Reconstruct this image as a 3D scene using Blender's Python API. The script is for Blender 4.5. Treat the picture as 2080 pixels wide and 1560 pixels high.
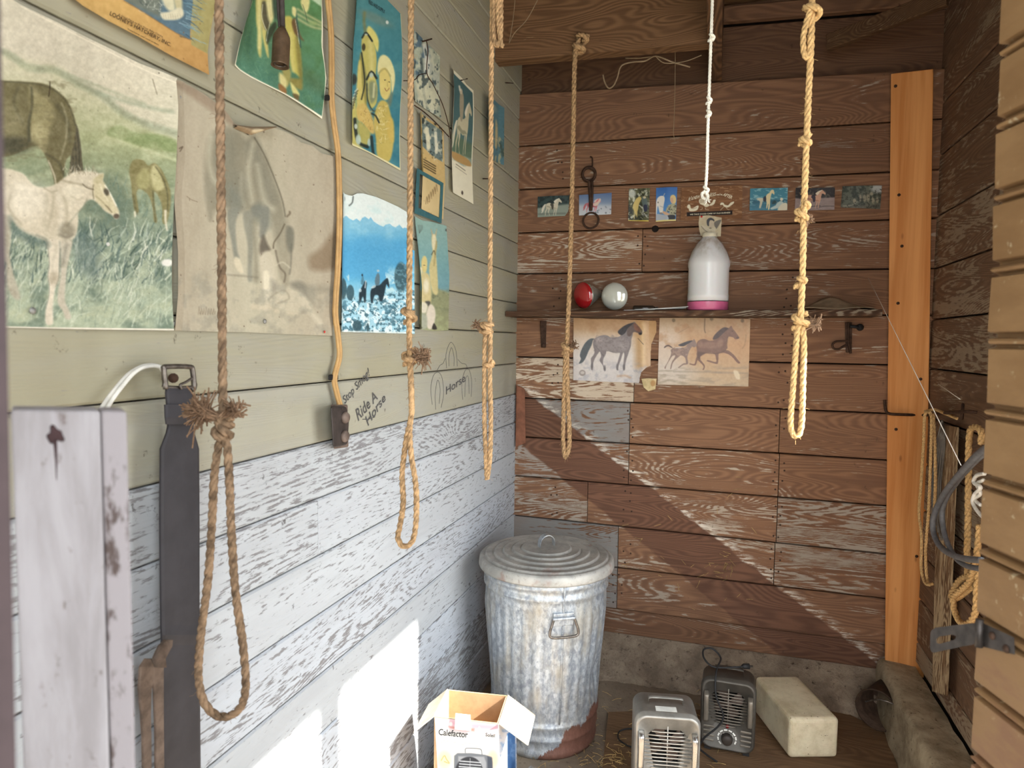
import bpy, math, random
import numpy as np
from mathutils import Vector, Matrix

for o in list(bpy.data.objects):
    bpy.data.objects.remove(o)
SC = bpy.context.scene
COL = SC.collection
rnd = random.Random(7)

# ------------------------------------------------------------------ camera
F = 1360.0                      # focal length in pixels of the 2080 wide frame
CAM = np.array([0.0, 0.0, 1.45])


def _n(v):
    v = np.array(v, float)
    return v / np.linalg.norm(v)


_dn = _n((-267, 21016, F))                       # world down, in image axes (right, down, forward)
_vy = _n((421, -82.66, F))                       # room depth direction
_vy = _n(_vy - _dn * np.dot(_dn, _vy))
_vx = np.cross(_vy, -_dn)                        # placeholder, fixed below
_vx = _n(np.cross(_dn, _vy))
# image axes expressed in world axes: world = R @ image_vec
R = np.array([_vx, _vy, -_dn])
if np.dot(R[0], (1, 0, 0)) < 0:
    R[0] *= -1
cam_d = bpy.data.cameras.new('camera')
cam = bpy.data.objects.new('camera', cam_d)
COL.objects.link(cam)
_right, _up, _fwd = R @ np.array([1, 0, 0.]), R @ np.array([0, -1, 0.]), R @ np.array([0, 0, 1.])
M4 = Matrix.Identity(4)
for i in range(3):
    M4[i][0], M4[i][1], M4[i][2], M4[i][3] = _right[i], _up[i], -_fwd[i], CAM[i]
cam.matrix_world = M4
cam_d.sensor_width = 36
cam_d.lens = 36 * F / 2080
cam_d.clip_start = 0.02
cam_d.dof.use_dof = True
cam_d.dof.focus_distance = 2.1
cam_d.dof.aperture_fstop = 6.1
SC.camera = cam

# ------------------------------------------------------------------ light
SC.view_settings.view_transform = 'Standard'
SC.view_settings.look = 'None'
SC.view_settings.gamma = 1
SC.view_settings.use_curve_mapping = False
SC.view_settings.exposure = 1.03
W = bpy.data.worlds.new('sky')
SC.world = W
W.use_nodes = True
_bg = W.node_tree.nodes['Background']
_bg.inputs[0].default_value = (0.86, 0.93, 1.0, 1)
_bg.inputs[1].default_value = 4.0
sun_d = bpy.data.lights.new('sun', 'SUN')
sun = bpy.data.objects.new('sun', sun_d)
COL.objects.link(sun)
SUN_DIR = Vector((-0.77, 0.015, -0.64)).normalized()      # direction the light travels
sun.rotation_euler = SUN_DIR.to_track_quat('-Z', 'Y').to_euler()
sun_d.energy = 20
sun_d.angle = math.radians(1.2)
sun_d.color = (1.0, 0.95, 0.86)
SC.cycles.sample_clamp_indirect = 8
SC.cycles.max_bounces = 8
SC.cycles.diffuse_bounces = 6

# ------------------------------------------------------------------ pixel geometry
def ray(px, py):
    px = np.asarray(px, float)
    py = np.asarray(py, float)
    d = np.stack([(px - 1040) / F, (py - 780) / F, np.ones_like(px * py)], -1)
    return d @ R.T


def on_plane(px, py, p0, nrm):
    d = ray(px, py)
    p0, nrm = np.array(p0, float), np.array(nrm, float)
    t = np.dot(p0 - CAM, nrm) / (d @ nrm)
    return CAM + d * t[..., None]


YB = 2.95


def atY(px, py, Y):
    return on_plane(px, py, (0, Y, 0), (0, 1, 0))


def atX(px, py, X):
    return on_plane(px, py, (X, 0, 0), (1, 0, 0))


def atZ(px, py, Z):
    return on_plane(px, py, (0, 0, Z), (0, 0, 1))


def atD(px, py, D):
    return CAM + ray(px, py) * D


XL = float(atY(1049, 700, YB)[0])
XR = float(atY(1886, 760, YB)[0])


def onL(px, py, off=0.0):
    return atX(px, py, XL + off)


def onB(px, py, off=0.0):
    return atY(px, py, YB - off)


def onR(px, py, off=0.0):
    return atX(px, py, XR - off)


# ------------------------------------------------------------------ mesh helpers
def tag(o, label=None, cat=None, group=None, kind=None):
    if label:
        o['label'] = label
    if cat:
        o['category'] = cat
    if group:
        o['group'] = group
    if kind:
        o['kind'] = kind
    return o


def thing(name, loc, label, cat, group=None):
    o = bpy.data.objects.new(name, None)
    COL.objects.link(o)
    o.location = loc
    o.empty_display_size = 0.05
    return tag(o, label, cat, group)


class MB:
    def __init__(s):
        s.v, s.f, s.m, s.sm, s.a = [], [], [], [], []

    def add(s, verts, faces, m=0, smooth=False, attr=(0, 0, 0, 1)):
        b = len(s.v)
        s.v.extend([tuple(map(float, p)) for p in verts])
        s.a.extend([attr] * len(verts))
        for f in faces:
            s.f.append(tuple(b + i for i in f))
            s.m.append(m)
            s.sm.append(smooth)
        return s

    def hexa(s, p, m=0, attr=(0, 0, 0, 1)):
        """8 points: 0-3 one face (ccw seen from outside), 4-7 the opposite face in the same order"""
        return s.add(p, [(0, 1, 2, 3), (7, 6, 5, 4), (0, 4, 5, 1), (1, 5, 6, 2), (2, 6, 7, 3), (3, 7, 4, 0)], m, False, attr)

    def box(s, lo, hi, m=0, rot=0, c=None, attr=(0, 0, 0, 1)):
        (x0, y0, z0), (x1, y1, z1) = lo, hi
        p = [(x0, y0, z0), (x1, y0, z0), (x1, y0, z1), (x0, y0, z1), (x0, y1, z0), (x1, y1, z0), (x1, y1, z1), (x0, y1, z1)]
        if rot:
            c = c or ((x0 + x1) / 2, (y0 + y1) / 2)
            k, q = math.cos(rot), math.sin(rot)
            p = [(c[0] + (x - c[0]) * k - (y - c[1]) * q, c[1] + (x - c[0]) * q + (y - c[1]) * k, z) for x, y, z in p]
        return s.hexa(p, m, attr)

    def tube(s, path, r, n=8, m=0, cap=True, closed=False):
        P = np.array(path, float)
        k = len(P)
        rr = np.full(k, r) if np.isscalar(r) else np.array(r, float)
        Tn, N, B = frames(P, closed)
        an = np.linspace(0, 2 * math.pi, n, endpoint=False)
        V = P[:, None, :] + rr[:, None, None] * (np.cos(an)[None, :, None] * N[:, None, :] + np.sin(an)[None, :, None] * B[:, None, :])
        fs = []
        kk = k if closed else k - 1
        for i in range(kk):
            j = (i + 1) % k
            for a in range(n):
                b = (a + 1) % n
                fs.append((i * n + a, i * n + b, j * n + b, j * n + a))
        if cap and not closed:
            fs.append(tuple(range(n - 1, -1, -1)))
            fs.append(tuple((k - 1) * n + a for a in range(n)))
        return s.add(V.reshape(-1, 3), fs, m, True)

    def lathe(s, prof, c=(0, 0, 0), n=32, m=0, axis=None, smooth=True, closed=False, wob=None):
        """prof: (r, h) list; axis: direction of h"""
        ax = np.array((0, 0, 1.)) if axis is None else _n(axis)
        h0 = np.array((1., 0, 0)) if abs(ax[0]) < .9 else np.array((0, 1., 0))
        u = _n(np.cross(ax, h0))
        w = np.cross(ax, u)
        V, fs = [], []
        for (r, h) in prof:
            for a in range(n):
                t = 2 * math.pi * a / n
                rr = r + (wob(t, h, r) if wob else 0)
                V.append(np.array(c) + ax * h + rr * (math.cos(t) * u + math.sin(t) * w))
        for i in range(len(prof) - 1):
            for a in range(n):
                b = (a + 1) % n
                fs.append((i * n + a, i * n + b, (i + 1) * n + b, (i + 1) * n + a))
        if prof[0][0] > 1e-6:
            fs.append(tuple(range(n - 1, -1, -1)))
        if prof[-1][0] > 1e-6 and not closed:
            fs.append(tuple((len(prof) - 1) * n + a for a in range(n)))
        return s.add(V, fs, m, smooth)

    def rope(s, path, rad, pitch=None, m=0, n=6, phase=0.0, step=None):
        """three strands laid round the path"""
        pitch = pitch or rad * 7
        step = step or pitch / 9
        P = resample(path, step)
        Tn, N, B = frames(P)
        L = np.concatenate([[0], np.cumsum(np.linalg.norm(np.diff(P, axis=0), axis=1))])
        for k in range(3):
            th = 2 * math.pi * (L / pitch + k / 3.0) + phase
            Q = P + rad * .47 * (np.cos(th)[:, None] * N + np.sin(th)[:, None] * B)
            s.tube(Q, rad * .56, n, m)
        return s

    def build(s, name, mats, parent=None, attr=False, bevel=0, smooth_angle=None, recalc=False):
        me = bpy.data.meshes.new(name)
        me.from_pydata(s.v, [], s.f)
        mats = mats if isinstance(mats, (list, tuple)) else [mats]
        for mt in mats:
            me.materials.append(mt)
        me.polygons.foreach_set('material_index', s.m)
        me.polygons.foreach_set('use_smooth', s.sm)
        if attr:
            at = me.color_attributes.new('board', 'FLOAT_COLOR', 'POINT')
            at.data.foreach_set('color', np.array(s.a, np.float32).ravel())
        me.update()
        if recalc:
            import bmesh
            bm = bmesh.new()
            bm.from_mesh(me)
            bmesh.ops.recalc_face_normals(bm, faces=bm.faces)
            bm.to_mesh(me)
            bm.free()
        o = bpy.data.objects.new(name, me)
        COL.objects.link(o)
        if parent is not None:
            o.parent = parent
            if parent.type == 'EMPTY' or parent.location.length > 0 or any(parent.rotation_euler):
                bpy.context.view_layer.update()
                o.matrix_parent_inverse = parent.matrix_world.inverted()
        if bevel:
            b = o.modifiers.new('bevel', 'BEVEL')
            b.width = bevel
            b.segments = 2
            b.limit_method = 'ANGLE'
            b.angle_limit = math.radians(40)
        return o


def frames(P, closed=False):
    k = len(P)
    Tn = np.zeros_like(P)
    if closed:
        Tn = np.roll(P, -1, 0) - np.roll(P, 1, 0)
    else:
        Tn[1:-1] = P[2:] - P[:-2]
        Tn[0] = P[1] - P[0]
        Tn[-1] = P[-1] - P[-2]
    Tn /= np.maximum(np.linalg.norm(Tn, axis=1), 1e-9)[:, None]
    N = np.zeros_like(P)
    a = np.array((0, 1., 0)) if abs(Tn[0][1]) < .8 else np.array((1., 0, 0))
    N[0] = _n(a - Tn[0] * np.dot(a, Tn[0]))
    for i in range(1, k):
        v = N[i - 1] - Tn[i] * np.dot(N[i - 1], Tn[i])
        l = np.linalg.norm(v)
        N[i] = v / l if l > 1e-6 else N[i - 1]
    return Tn, N, np.cross(Tn, N)


def catmull(P, sub=8, closed=False):
    P = np.array(P, float)
    k = len(P)
    if k < 3:
        return P
    out = []
    rng = range(k) if closed else range(k - 1)
    for i in rng:
        if closed:
            p0, p1, p2, p3 = P[(i - 1) % k], P[i], P[(i + 1) % k], P[(i + 2) % k]
        else:
            p0, p1, p2, p3 = P[max(i - 1, 0)], P[i], P[i + 1], P[min(i + 2, k - 1)]
        for t in np.linspace(0, 1, sub, endpoint=False):
            out.append(.5 * (2 * p1 + (p2 - p0) * t + (2 * p0 - 5 * p1 + 4 * p2 - p3) * t * t + (3 * p1 - p0 - 3 * p2 + p3) * t ** 3))
    if not closed:
        out.append(P[-1])
    return np.array(out)


def resample(P, step):
    P = np.array(P, float)
    L = np.concatenate([[0], np.cumsum(np.linalg.norm(np.diff(P, axis=0), axis=1))])
    n = max(2, int(L[-1] / step) + 1)
    t = np.linspace(0, L[-1], n)
    return np.stack([np.interp(t, L, P[:, i]) for i in range(3)], 1)


def pathY(pts, Y, sub=10):
    """pixel polyline on the plane at depth Y, smoothed"""
    a = np.array(pts, float)
    return catmull(atY(a[:, 0], a[:, 1], Y), sub)


def pathL(pts, off, sub=10):
    a = np.array(pts, float)
    return catmull(onL(a[:, 0], a[:, 1], off), sub)


def pathB(pts, off, sub=10):
    a = np.array(pts, float)
    return catmull(onB(a[:, 0], a[:, 1], off), sub)


def pathR(pts, off, sub=10):
    a = np.array(pts, float)
    return catmull(onR(a[:, 0], a[:, 1], off), sub)


# ------------------------------------------------------------------ materials
def lin(c):
    c = np.asarray(c, float) / 255.0
    return np.where(c <= .04045, c / 12.92, ((c + .055) / 1.055) ** 2.4)


def L4(c, k=1.0):
    return tuple(float(x) for x in np.clip(lin(c) * k, 0, .95)) + (1.0,)


class NT:
    def __init__(s, name):
        s.mat = bpy.data.materials.new(name)
        s.mat.use_nodes = True
        s.t = s.mat.node_tree
        s.b = s.t.nodes['Principled BSDF']
        s.b.inputs['Roughness'].default_value = .8
        s.b.inputs['Specular IOR Level'].default_value = .25

    def n(s, typ, **kw):
        nd = s.t.nodes.new('ShaderNode' + typ)
        for k, v in kw.items():
            setattr(nd, k, v)
        return nd

    def l(s, a, b):
        s.t.links.new(a, b)

    def _in(s, sock, v):
        if isinstance(v, bpy.types.NodeSocket):
            s.l(v, sock)
        else:
            sock.default_value = v

    def math(s, op, a, b=None, c=None, clamp=False):
        nd = s.n('Math', operation=op, use_clamp=clamp)
        s._in(nd.inputs[0], a)
        if b is not None:
            s._in(nd.inputs[1], b)
        if c is not None:
            s._in(nd.inputs[2], c)
        return nd.outputs[0]

    def step(s, v, lo, hi):
        nd = s.n('MapRange', interpolation_type='SMOOTHSTEP')
        s._in(nd.inputs['Value'], v)
        s._in(nd.inputs['From Min'], lo)
        s._in(nd.inputs['From Max'], hi)
        return nd.outputs[0]

    def mix(s, f, a, b, mode='MIX'):
        nd = s.n('Mix', data_type='RGBA', blend_type=mode)
        s._in(nd.inputs[0], f)
        s._in(nd.inputs[6], a)
        s._in(nd.inputs[7], b)
        return nd.outputs[2]

    def coord(s, scale=(1, 1, 1), off=None, rot=(0, 0, 0), src='Object'):
        tc = s.n('TexCoord')
        v = tc.outputs[src]
        if off is not None:
            ad = s.n('VectorMath', operation='ADD')
            s.l(v, ad.inputs[0])
            s._in(ad.inputs[1], off)
            v = ad.outputs[0]
        mp = s.n('Mapping')
        s.l(v, mp.inputs[0])
        mp.inputs['Scale'].default_value = scale
        mp.inputs['Rotation'].default_value = rot
        return mp.outputs[0]

    def noise(s, vec, scale=1, detail=4, rough=.6, dist=0.0):
        nd = s.n('TexNoise')
        s.l(vec, nd.inputs['Vector'])
        nd.inputs['Scale'].default_value = scale
        nd.inputs['Detail'].default_value = detail
        nd.inputs['Roughness'].default_value = rough
        nd.inputs['Distortion'].default_value = dist
        return nd.outputs['Fac']

    def bump(s, h, strength=.3, dist=.01):
        nd = s.n('Bump')
        s.l(h, nd.inputs['Height'])
        nd.inputs['Strength'].default_value = strength
        nd.inputs['Distance'].default_value = dist
        s.l(nd.outputs[0], s.b.inputs['Normal'])

    def col(s, c):
        s._in(s.b.inputs['Base Color'], c)


_mc = {}


def flat(name, c, rough=.7, metal=0.0, var=.12, scale=30, spec=.3, k=1.0, bump=0):
    """a plain surface with a little mottling"""
    if name in _mc:
        return _mc[name]
    t = NT(name)
    nz = t.noise(t.coord((scale,) * 3), 1, 4)
    f = t.step(nz, .3, .7)
    t.col(t.mix(f, L4(c, k * (1 - var * 1.6)), L4(c, k * (1 + var))))
    t.b.inputs['Roughness'].default_value = rough
    t.b.inputs['Metallic'].default_value = metal
    t.b.inputs['Specular IOR Level'].default_value = spec
    if bump:
        t.bump(nz, bump, .002)
    _mc[name] = t.mat
    return t.mat


def wood_mat(name, base, dark, paintA, paintB, along='x', k=1.0, ghost=None, grain=1.0, speck=.5, wp=.62, wf=.50, fs=1.0):
    """weathered boards: bare wood under paint that wears off along the grain.
    attribute board: r paint cover, g paint tint, b seed, alpha tone"""
    t = NT(name)
    at = t.n('Attribute', attribute_name='board')
    sp = t.n('SeparateColor')
    t.l(at.outputs['Color'], sp.inputs[0])
    cover, tint, seed = sp.outputs[0], sp.outputs[1], sp.outputs[2]
    tone = at.outputs['Alpha']
    cb = t.n('CombineXYZ')
    sd = t.math('MULTIPLY', seed, 37.0)
    for i in range(3):
        t.l(sd, cb.inputs[i])
    off = cb.outputs[0]
    def sc(a, c):
        return {'x': (a, c, c), 'y': (c, a, c), 'z': (c, c, a)}[along]
    fine = t.noise(t.coord(sc(2.2, 70), off), 1, 6, .7, .3)
    low = t.noise(t.coord(sc(.7, 5.0), off), 1, 2, .5, .3)
    ring = t.math('MULTIPLY_ADD', t.math('SINE', t.math('MULTIPLY', low, 330.0)), .5, .5)
    patch = t.noise(t.coord(sc(2.4, 11), off), 1, 5, .6, .4)
    flake = t.noise(t.coord(sc(14 * fs, 90 * fs), off), 1, 4, .7)
    g = t.math('ADD', t.math('MULTIPLY', fine, .65), t.math('MULTIPLY', ring, .35 * grain))
    bare = t.mix(t.step(g, .25, .75), L4(dark, k), L4(base, k))
    bare = t.mix(t.step(patch, .45, .75), bare, t.mix(.5, bare, L4(dark, k)))
    paint = t.mix(tint, L4(paintA, k), L4(paintB, k))
    paint = t.mix(t.math('MULTIPLY', t.step(patch, .35, .7), .3), paint, L4(base, k))
    paint = t.mix(t.math('MULTIPLY', t.step(fine, .5, .75), .35), paint, t.mix(.45, paint, L4(dark, k)))
    m = t.math('ADD', t.math('MULTIPLY', patch, wp), t.math('MULTIPLY', ring, .13 * grain))
    m = t.math('ADD', m, t.math('MULTIPLY', flake, wf))
    thr = t.math('SUBTRACT', .86, t.math('MULTIPLY', cover, .52))
    pm = t.step(m, thr, t.math('ADD', thr, .07))
    c = t.mix(pm, bare, paint)
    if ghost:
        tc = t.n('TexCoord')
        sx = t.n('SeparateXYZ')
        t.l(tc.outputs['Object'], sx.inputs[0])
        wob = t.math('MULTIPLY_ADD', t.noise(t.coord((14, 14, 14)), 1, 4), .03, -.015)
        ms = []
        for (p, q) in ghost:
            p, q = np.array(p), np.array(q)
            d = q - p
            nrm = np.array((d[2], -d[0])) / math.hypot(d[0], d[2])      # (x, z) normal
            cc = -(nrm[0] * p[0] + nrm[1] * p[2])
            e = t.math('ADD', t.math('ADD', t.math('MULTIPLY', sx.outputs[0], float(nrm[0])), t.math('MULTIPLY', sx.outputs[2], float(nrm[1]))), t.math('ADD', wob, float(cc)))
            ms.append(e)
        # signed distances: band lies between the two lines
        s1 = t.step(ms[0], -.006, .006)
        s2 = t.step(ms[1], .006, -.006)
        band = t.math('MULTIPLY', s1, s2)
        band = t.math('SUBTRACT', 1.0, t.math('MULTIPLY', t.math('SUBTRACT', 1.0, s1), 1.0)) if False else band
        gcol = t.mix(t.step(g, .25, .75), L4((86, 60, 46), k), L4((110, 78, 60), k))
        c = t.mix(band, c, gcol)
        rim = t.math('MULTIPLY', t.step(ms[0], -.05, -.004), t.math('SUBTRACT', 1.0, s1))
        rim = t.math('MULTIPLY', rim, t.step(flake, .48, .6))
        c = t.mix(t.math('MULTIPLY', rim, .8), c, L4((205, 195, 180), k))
    sv = t.noise(t.coord((26, 26, 26), off), 1, 5, .75)
    dots = t.step(sv, .63, .72)
    c = t.mix(t.math('MULTIPLY', dots, speck), c, L4((52, 40, 30), k))
    tn = t.n('Mix', data_type='RGBA', blend_type='MULTIPLY')
    tn.inputs[0].default_value = 1
    t.l(c, tn.inputs[6])
    cbt = t.n('CombineColor')
    for i in range(3):
        t.l(tone, cbt.inputs[i])
    t.l(cbt.outputs[0], tn.inputs[7])
    t.col(tn.outputs[2])
    t.bump(t.math('ADD', t.math('ADD', fine, t.math('MULTIPLY', ring, .3)), t.math('MULTIPLY', pm, .5)), .35, .004)
    t.b.inputs['Roughness'].default_value = .82
    t.b.inputs['Specular IOR Level'].default_value = .2
    return t.mat


def vmat(name, rough=.75, spec=.25):
    """printed paper: colour per point"""
    if name in _mc:
        return _mc[name]
    t = NT(name)
    at = t.n('Attribute', attribute_name='ink')
    t.l(at.outputs['Color'], t.b.inputs['Base Color'])
    t.b.inputs['Roughness'].default_value = rough
    t.b.inputs['Specular IOR Level'].default_value = spec
    _mc[name] = t.mat
    return t.mat
# ================================================================== THE ROOM
KL, KB = 1.0, 1.0
_u = lambda pts: [atY(p[0], p[1], YB) for p in pts]
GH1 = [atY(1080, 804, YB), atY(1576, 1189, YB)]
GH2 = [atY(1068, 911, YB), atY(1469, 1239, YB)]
M_left = wood_mat('left_wall_boards', (156, 156, 158), (128, 126, 126), (162, 156, 132), (188, 193, 199), 'y', 1.0, None, .7, .7, .36, .76, 1.7)
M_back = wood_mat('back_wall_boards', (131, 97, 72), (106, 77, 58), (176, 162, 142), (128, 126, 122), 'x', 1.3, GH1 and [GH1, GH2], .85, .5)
M_right = wood_mat('right_wall_boards', (122, 94, 72), (94, 72, 56), (134, 120, 100), (140, 128, 108), 'y', 1.3, None, .5, .5)
M_dark = wood_mat('old_brown_timber', (120, 90, 62), (92, 66, 44), (150, 125, 95), (150, 125, 95), 'x', 1.05, None, 1.0, .4)
M_darky = wood_mat('old_brown_joist', (120, 88, 62), (74, 52, 36), (150, 125, 95), (150, 125, 95), 'y', 1.0, None, 1.0, .4)
M_gap = flat('dark_gap', (36, 28, 22), .95)


def board_YZ(mb, X, nx, lo, hi, y0, y1, th, attr, gap=.0022, ch=.004):
    """a board on a wall of constant X between two sloping seams; lo, hi: z as functions of y; nx: +1 faces +x"""
    p = []
    a0, a1, b0, b1 = lo(y0) + gap, lo(y1) + gap, hi(y0) - gap, hi(y1) - gap
    face = X
    back = X - nx * th
    c = ch
    q = [(face, y0, a0 + c), (face, y1, a1 + c), (face, y1, b1 - c), (face, y0, b0 - c)]
    e = [(face - nx * c, y0, a0), (face - nx * c, y1, a1), (face - nx * c, y1, b1), (face - nx * c, y0, b0)]
    b = [(back, y0, a0), (back, y1, a1), (back, y1, b1), (back, y0, b0)]
    V = q + e + b
    fs = [(0, 1, 2, 3), (0, 4, 5, 1), (2, 6, 7, 3), (4, 8, 9, 5), (6, 10, 11, 7), (1, 5, 6, 2), (5, 9, 10, 6), (3, 7, 4, 0), (7, 11, 8, 4)]
    if nx < 0:
        fs = [tuple(reversed(f)) for f in fs]
    mb.add(V, fs, 0, False, attr)


def board_XZ(mb, Y, lo, hi, x0, x1, th, attr, gap=.0028, ch=.004, gx=.0015):
    x0 += gx
    x1 -= gx
    a0, a1, b0, b1 = lo(x0) + gap, lo(x1) + gap, hi(x0) - gap, hi(x1) - gap
    c = ch
    q = [(x0, Y, a0 + c), (x1, Y, a1 + c), (x1, Y, b1 - c), (x0, Y, b0 - c)]
    e = [(x0, Y + c, a0), (x1, Y + c, a1), (x1, Y + c, b1), (x0, Y + c, b0)]
    b = [(x0, Y + th, a0), (x1, Y + th, a1), (x1, Y + th, b1), (x0, Y + th, b0)]
    V = q + e + b
    fs = [(0, 1, 2, 3), (0, 4, 5, 1), (2, 6, 7, 3), (4, 8, 9, 5), (6, 10, 11, 7), (1, 5, 6, 2), (5, 9, 10, 6), (3, 7, 4, 0), (7, 11, 8, 4)]
    mb.add(V, fs, 0, False, attr)


def struct(o):
    o['kind'] = 'structure'
    return o


# ---- left wall: seams run to the vanishing point (1461, 697)
seam_px = [-140, -76, -12, 50, 112, 174, 236, 298, 366, 428, 493, 556, 616, 676, 738, 800, 857, 916, 977, 1040, 1102, 1164, 1226, 1288, 1350, 1412, 1474]
seams = []
for y1049 in seam_px:
    A = onL(1049, y1049)
    sl = (y1049 - 697) / (1049 - 1461.0)
    B = onL(700, y1049 + sl * (700 - 1049))
    m = (A[2] - B[2]) / (A[1] - B[1])
    seams.append((lambda y, A=A, m=m: A[2] + m * (y - A[1])))
Y0 = .12
wl = MB()
rr = random.Random(3)
for i in range(len(seams) - 1):
    hi, lo = seams[i], seams[i + 1]
    k = i
    if seam_px[i] < 800:
        cov, tint = (1.0, .0)
        if i == 14: tint, cov = .12, .98
    elif i in (15, 16):
        cov, tint = (.66, .8) if i == 15 else (.66, .85)
    else:
        cov, tint = rr.uniform(.58, .78), rr.uniform(.8, 1)
    cuts = [Y0, YB + .03]
    if i in (16, 18):
        cuts = [Y0, 1.35 if i == 16 else 2.2, YB + .03]
    for a, b in zip(cuts, cuts[1:]):
        board_YZ(wl, XL, 1, lo, hi, a + (.001 if a > Y0 else 0), b, .022, (cov + rr.uniform(-.04, .04), tint, rr.random(), rr.uniform(.93, 1.05)), gap=.0016)
wl.add([(XL - .02, Y0, -.1), (XL - .02, YB + .1, -.1), (XL - .02, YB + .1, 3.3), (XL - .02, Y0, 3.3)], [(0, 1, 2, 3)], 1)
wl.add([(XL - .05, Y0, -.1), (XL - .05, YB + .1, -.1), (XL - .05, YB + .1, 3.3), (XL - .05, Y0, 3.3)], [(0, 1, 2, 3)], 1)
wall_left = struct(wl.build('wall_left', [M_left, M_gap], attr=True))

# ---- back wall: measured seams (y at x=1052, y at x=1800)
bs = [(-90, -165), (47, -18), (80, 18), (190, 144), (297, 248), (385, 349), (473, 446), (556, 546), (637, 640), (725, 741), (808, 840), (887, 935), (967, 1028), (1048, 1126), (1130, 1217), (1211, 1311), (1262, 1366)]
bl = []
for a, b in bs:
    A, B = onB(1052, a), onB(1800, b)
    m = (B[2] - A[2]) / (B[0] - A[0])
    bl.append((lambda x, A=A, m=m: A[2] + m * (x - A[0])))
xb = lambda px, py=700: float(onB(px, py)[0])
XBR = XR + .06
# per row: list of (joint px or None, cover, tint, tone)
rows = {
    0: [(None, .05, .3, .55)], 1: [(None, .12, .3, .7)], 2: [(None, .05, .2, .5)],  # topmost boards: shade up behind the header is put into their low tone
    3: [(None, .22, .4, .8)],
    4: [(1618, .34, .3, .86), (None, .2, .6, .72)],
    5: [(None, .30, .3, .86)],
    6: [(1300, .46, .3, .98), (None, .26, .5, .82)],
    7: [(None, .28, .4, .82)],
    8: [(None, .28, .4, .95)],
    9: [(1290, .56, .0, 1.1), (None, .26, .3, .98)],
    10: [(1283, .66, 1.0, .92), (1590, .26, .3, 1.05), (None, .2, .3, .98)],
    11: [(1283, .5, .8, 1.0), (1592, .36, .2, 1.05), (None, .26, .3, .95)],
    12: [(1200, .48, .5, 1.0), (1592, .34, .3, 1.02), (None, .5, .5, .85)],
    13: [(1265, .72, 1.0, .85), (1590, .42, .3, .95), (None, .48, .5, .85)],
    14: [(1265, .62, 1.0, .8), (None, .34, .4, .85)],
    15: [(None, .34, .5, .75)],
}
wb = MB()
for i in range(len(bl) - 1):
    if i not in rows:
        continue
    x0 = XL - .03
    for (j, cov, tint, tone) in rows[i]:
        x1 = XBR if j is None else xb(j)
        Y = YB + (.035 if i in (0, 2) else .012 if i == 15 else 0)
        board_XZ(wb, Y, bl[i + 1], bl[i], x0, x1, .03, (cov, tint, rr.random(), tone))
        x0 = x1
wb.add([(XL - .2, YB + .075, -.1), (XBR + .2, YB + .075, -.1), (XBR + .2, YB + .075, 3.4), (XL - .2, YB + .075, 3.4)], [(0, 1, 2, 3)], 1)
wall_back = struct(wb.build('wall_back', [M_back, M_gap], attr=True))

# nails in the back wall joints are dark rusty heads
# ---- right wall
rs = [-160, 60, 232, 330, 445, 547, 649, 749, 850, 950, 1050, 1150, 1250, 1350, 1400]
rl = []
for y in rs:
    A = onR(1893, y)
    sl = (y - 697) / (1893 - 1461.0)
    B = onR(2030, y + sl * 137)
    m = (A[2] - B[2]) / (A[1] - B[1])
    rl.append((lambda q, A=A, m=m: A[2] + m * (q - A[1])))
wr = MB()
OY0, OY1, OZ = .30, 1.86, 1.97           # the open side doorway the sun comes through
for i in range(len(rl) - 1):
    at_ = (rr.uniform(.35, .6), rr.random(), rr.random(), rr.uniform(.8, 1))
    zlo, zhi = rl[i + 1](1.2), rl[i](1.2)
    if zlo > OZ:
        board_YZ(wr, XR, -1, rl[i + 1], rl[i], .0, YB + .05, .025, at_, gap=.003)
    elif zhi > OZ:
        board_YZ(wr, XR, -1, lambda y: OZ, rl[i], .0, OY1, .025, at_, gap=.003)
        board_YZ(wr, XR, -1, rl[i + 1], rl[i], OY1, YB + .05, .025, at_, gap=.003)
        board_YZ(wr, XR, -1, rl[i + 1], lambda y: OZ, .0, OY0, .025, at_, gap=.003)
    else:
        board_YZ(wr, XR, -1, rl[i + 1], rl[i], OY1, YB + .05, .025, at_, gap=.003)
        board_YZ(wr, XR, -1, rl[i + 1], rl[i], .0, OY0, .025, at_, gap=.003)
for (a, b, c_, d_) in ((OY1, YB + .1, -.1, 3.4), (-.1, OY0, -.1, 3.4), (OY0, OY1, OZ, 3.4)):
    wr.box((XR + .03, a, c_), (XR + .05, b, d_), 1)
wr.box((XR, 1.31, -.02), (XR + .06, 1.42, OZ), 0, attr=(.4, .5, .2, .9))
wall_right = struct(wr.build('wall_right', [M_right, M_gap], attr=True))

# ---- ceiling (loft boards) with joist and header
ZC = float(bl[1](0.0)) + .015
ce = MB()
for k in range(12):
    y0 = -.3 + k * .29
    ce.box((XL - .05, y0, ZC), (XR + .1, y0 + .286, ZC + .03), 0, attr=(.2, .5, rr.random(), rr.uniform(.8, 1.05)))
ce.box((XL - .1, -.3, ZC + .031), (XR + .2, 3.3, ZC + .05), 0, attr=(.2, .5, .5, .9))
ceiling = struct(ce.build('ceiling', [M_dark], attr=True))

hx1 = float(atY(1441, 95, 2.6)[0])
h_a, h_b = atY(1006, 125, 2.6), atY(1438, 88, 2.6)
tr = MB()
tr.hexa([(XL + .001, 2.6, h_a[2]), (hx1, 2.6, h_b[2]), (hx1, 2.6, ZC - .002), (XL + .001, 2.6, ZC - .002),
         (XL + .001, 2.655, h_a[2]), (hx1, 2.655, h_b[2]), (hx1, 2.655, ZC - .002), (XL + .001, 2.655, ZC - .002)], 0, (.12, .2, .31, 1.05))
header = struct(tr.build('trim_1', [M_dark], attr=True))

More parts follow.
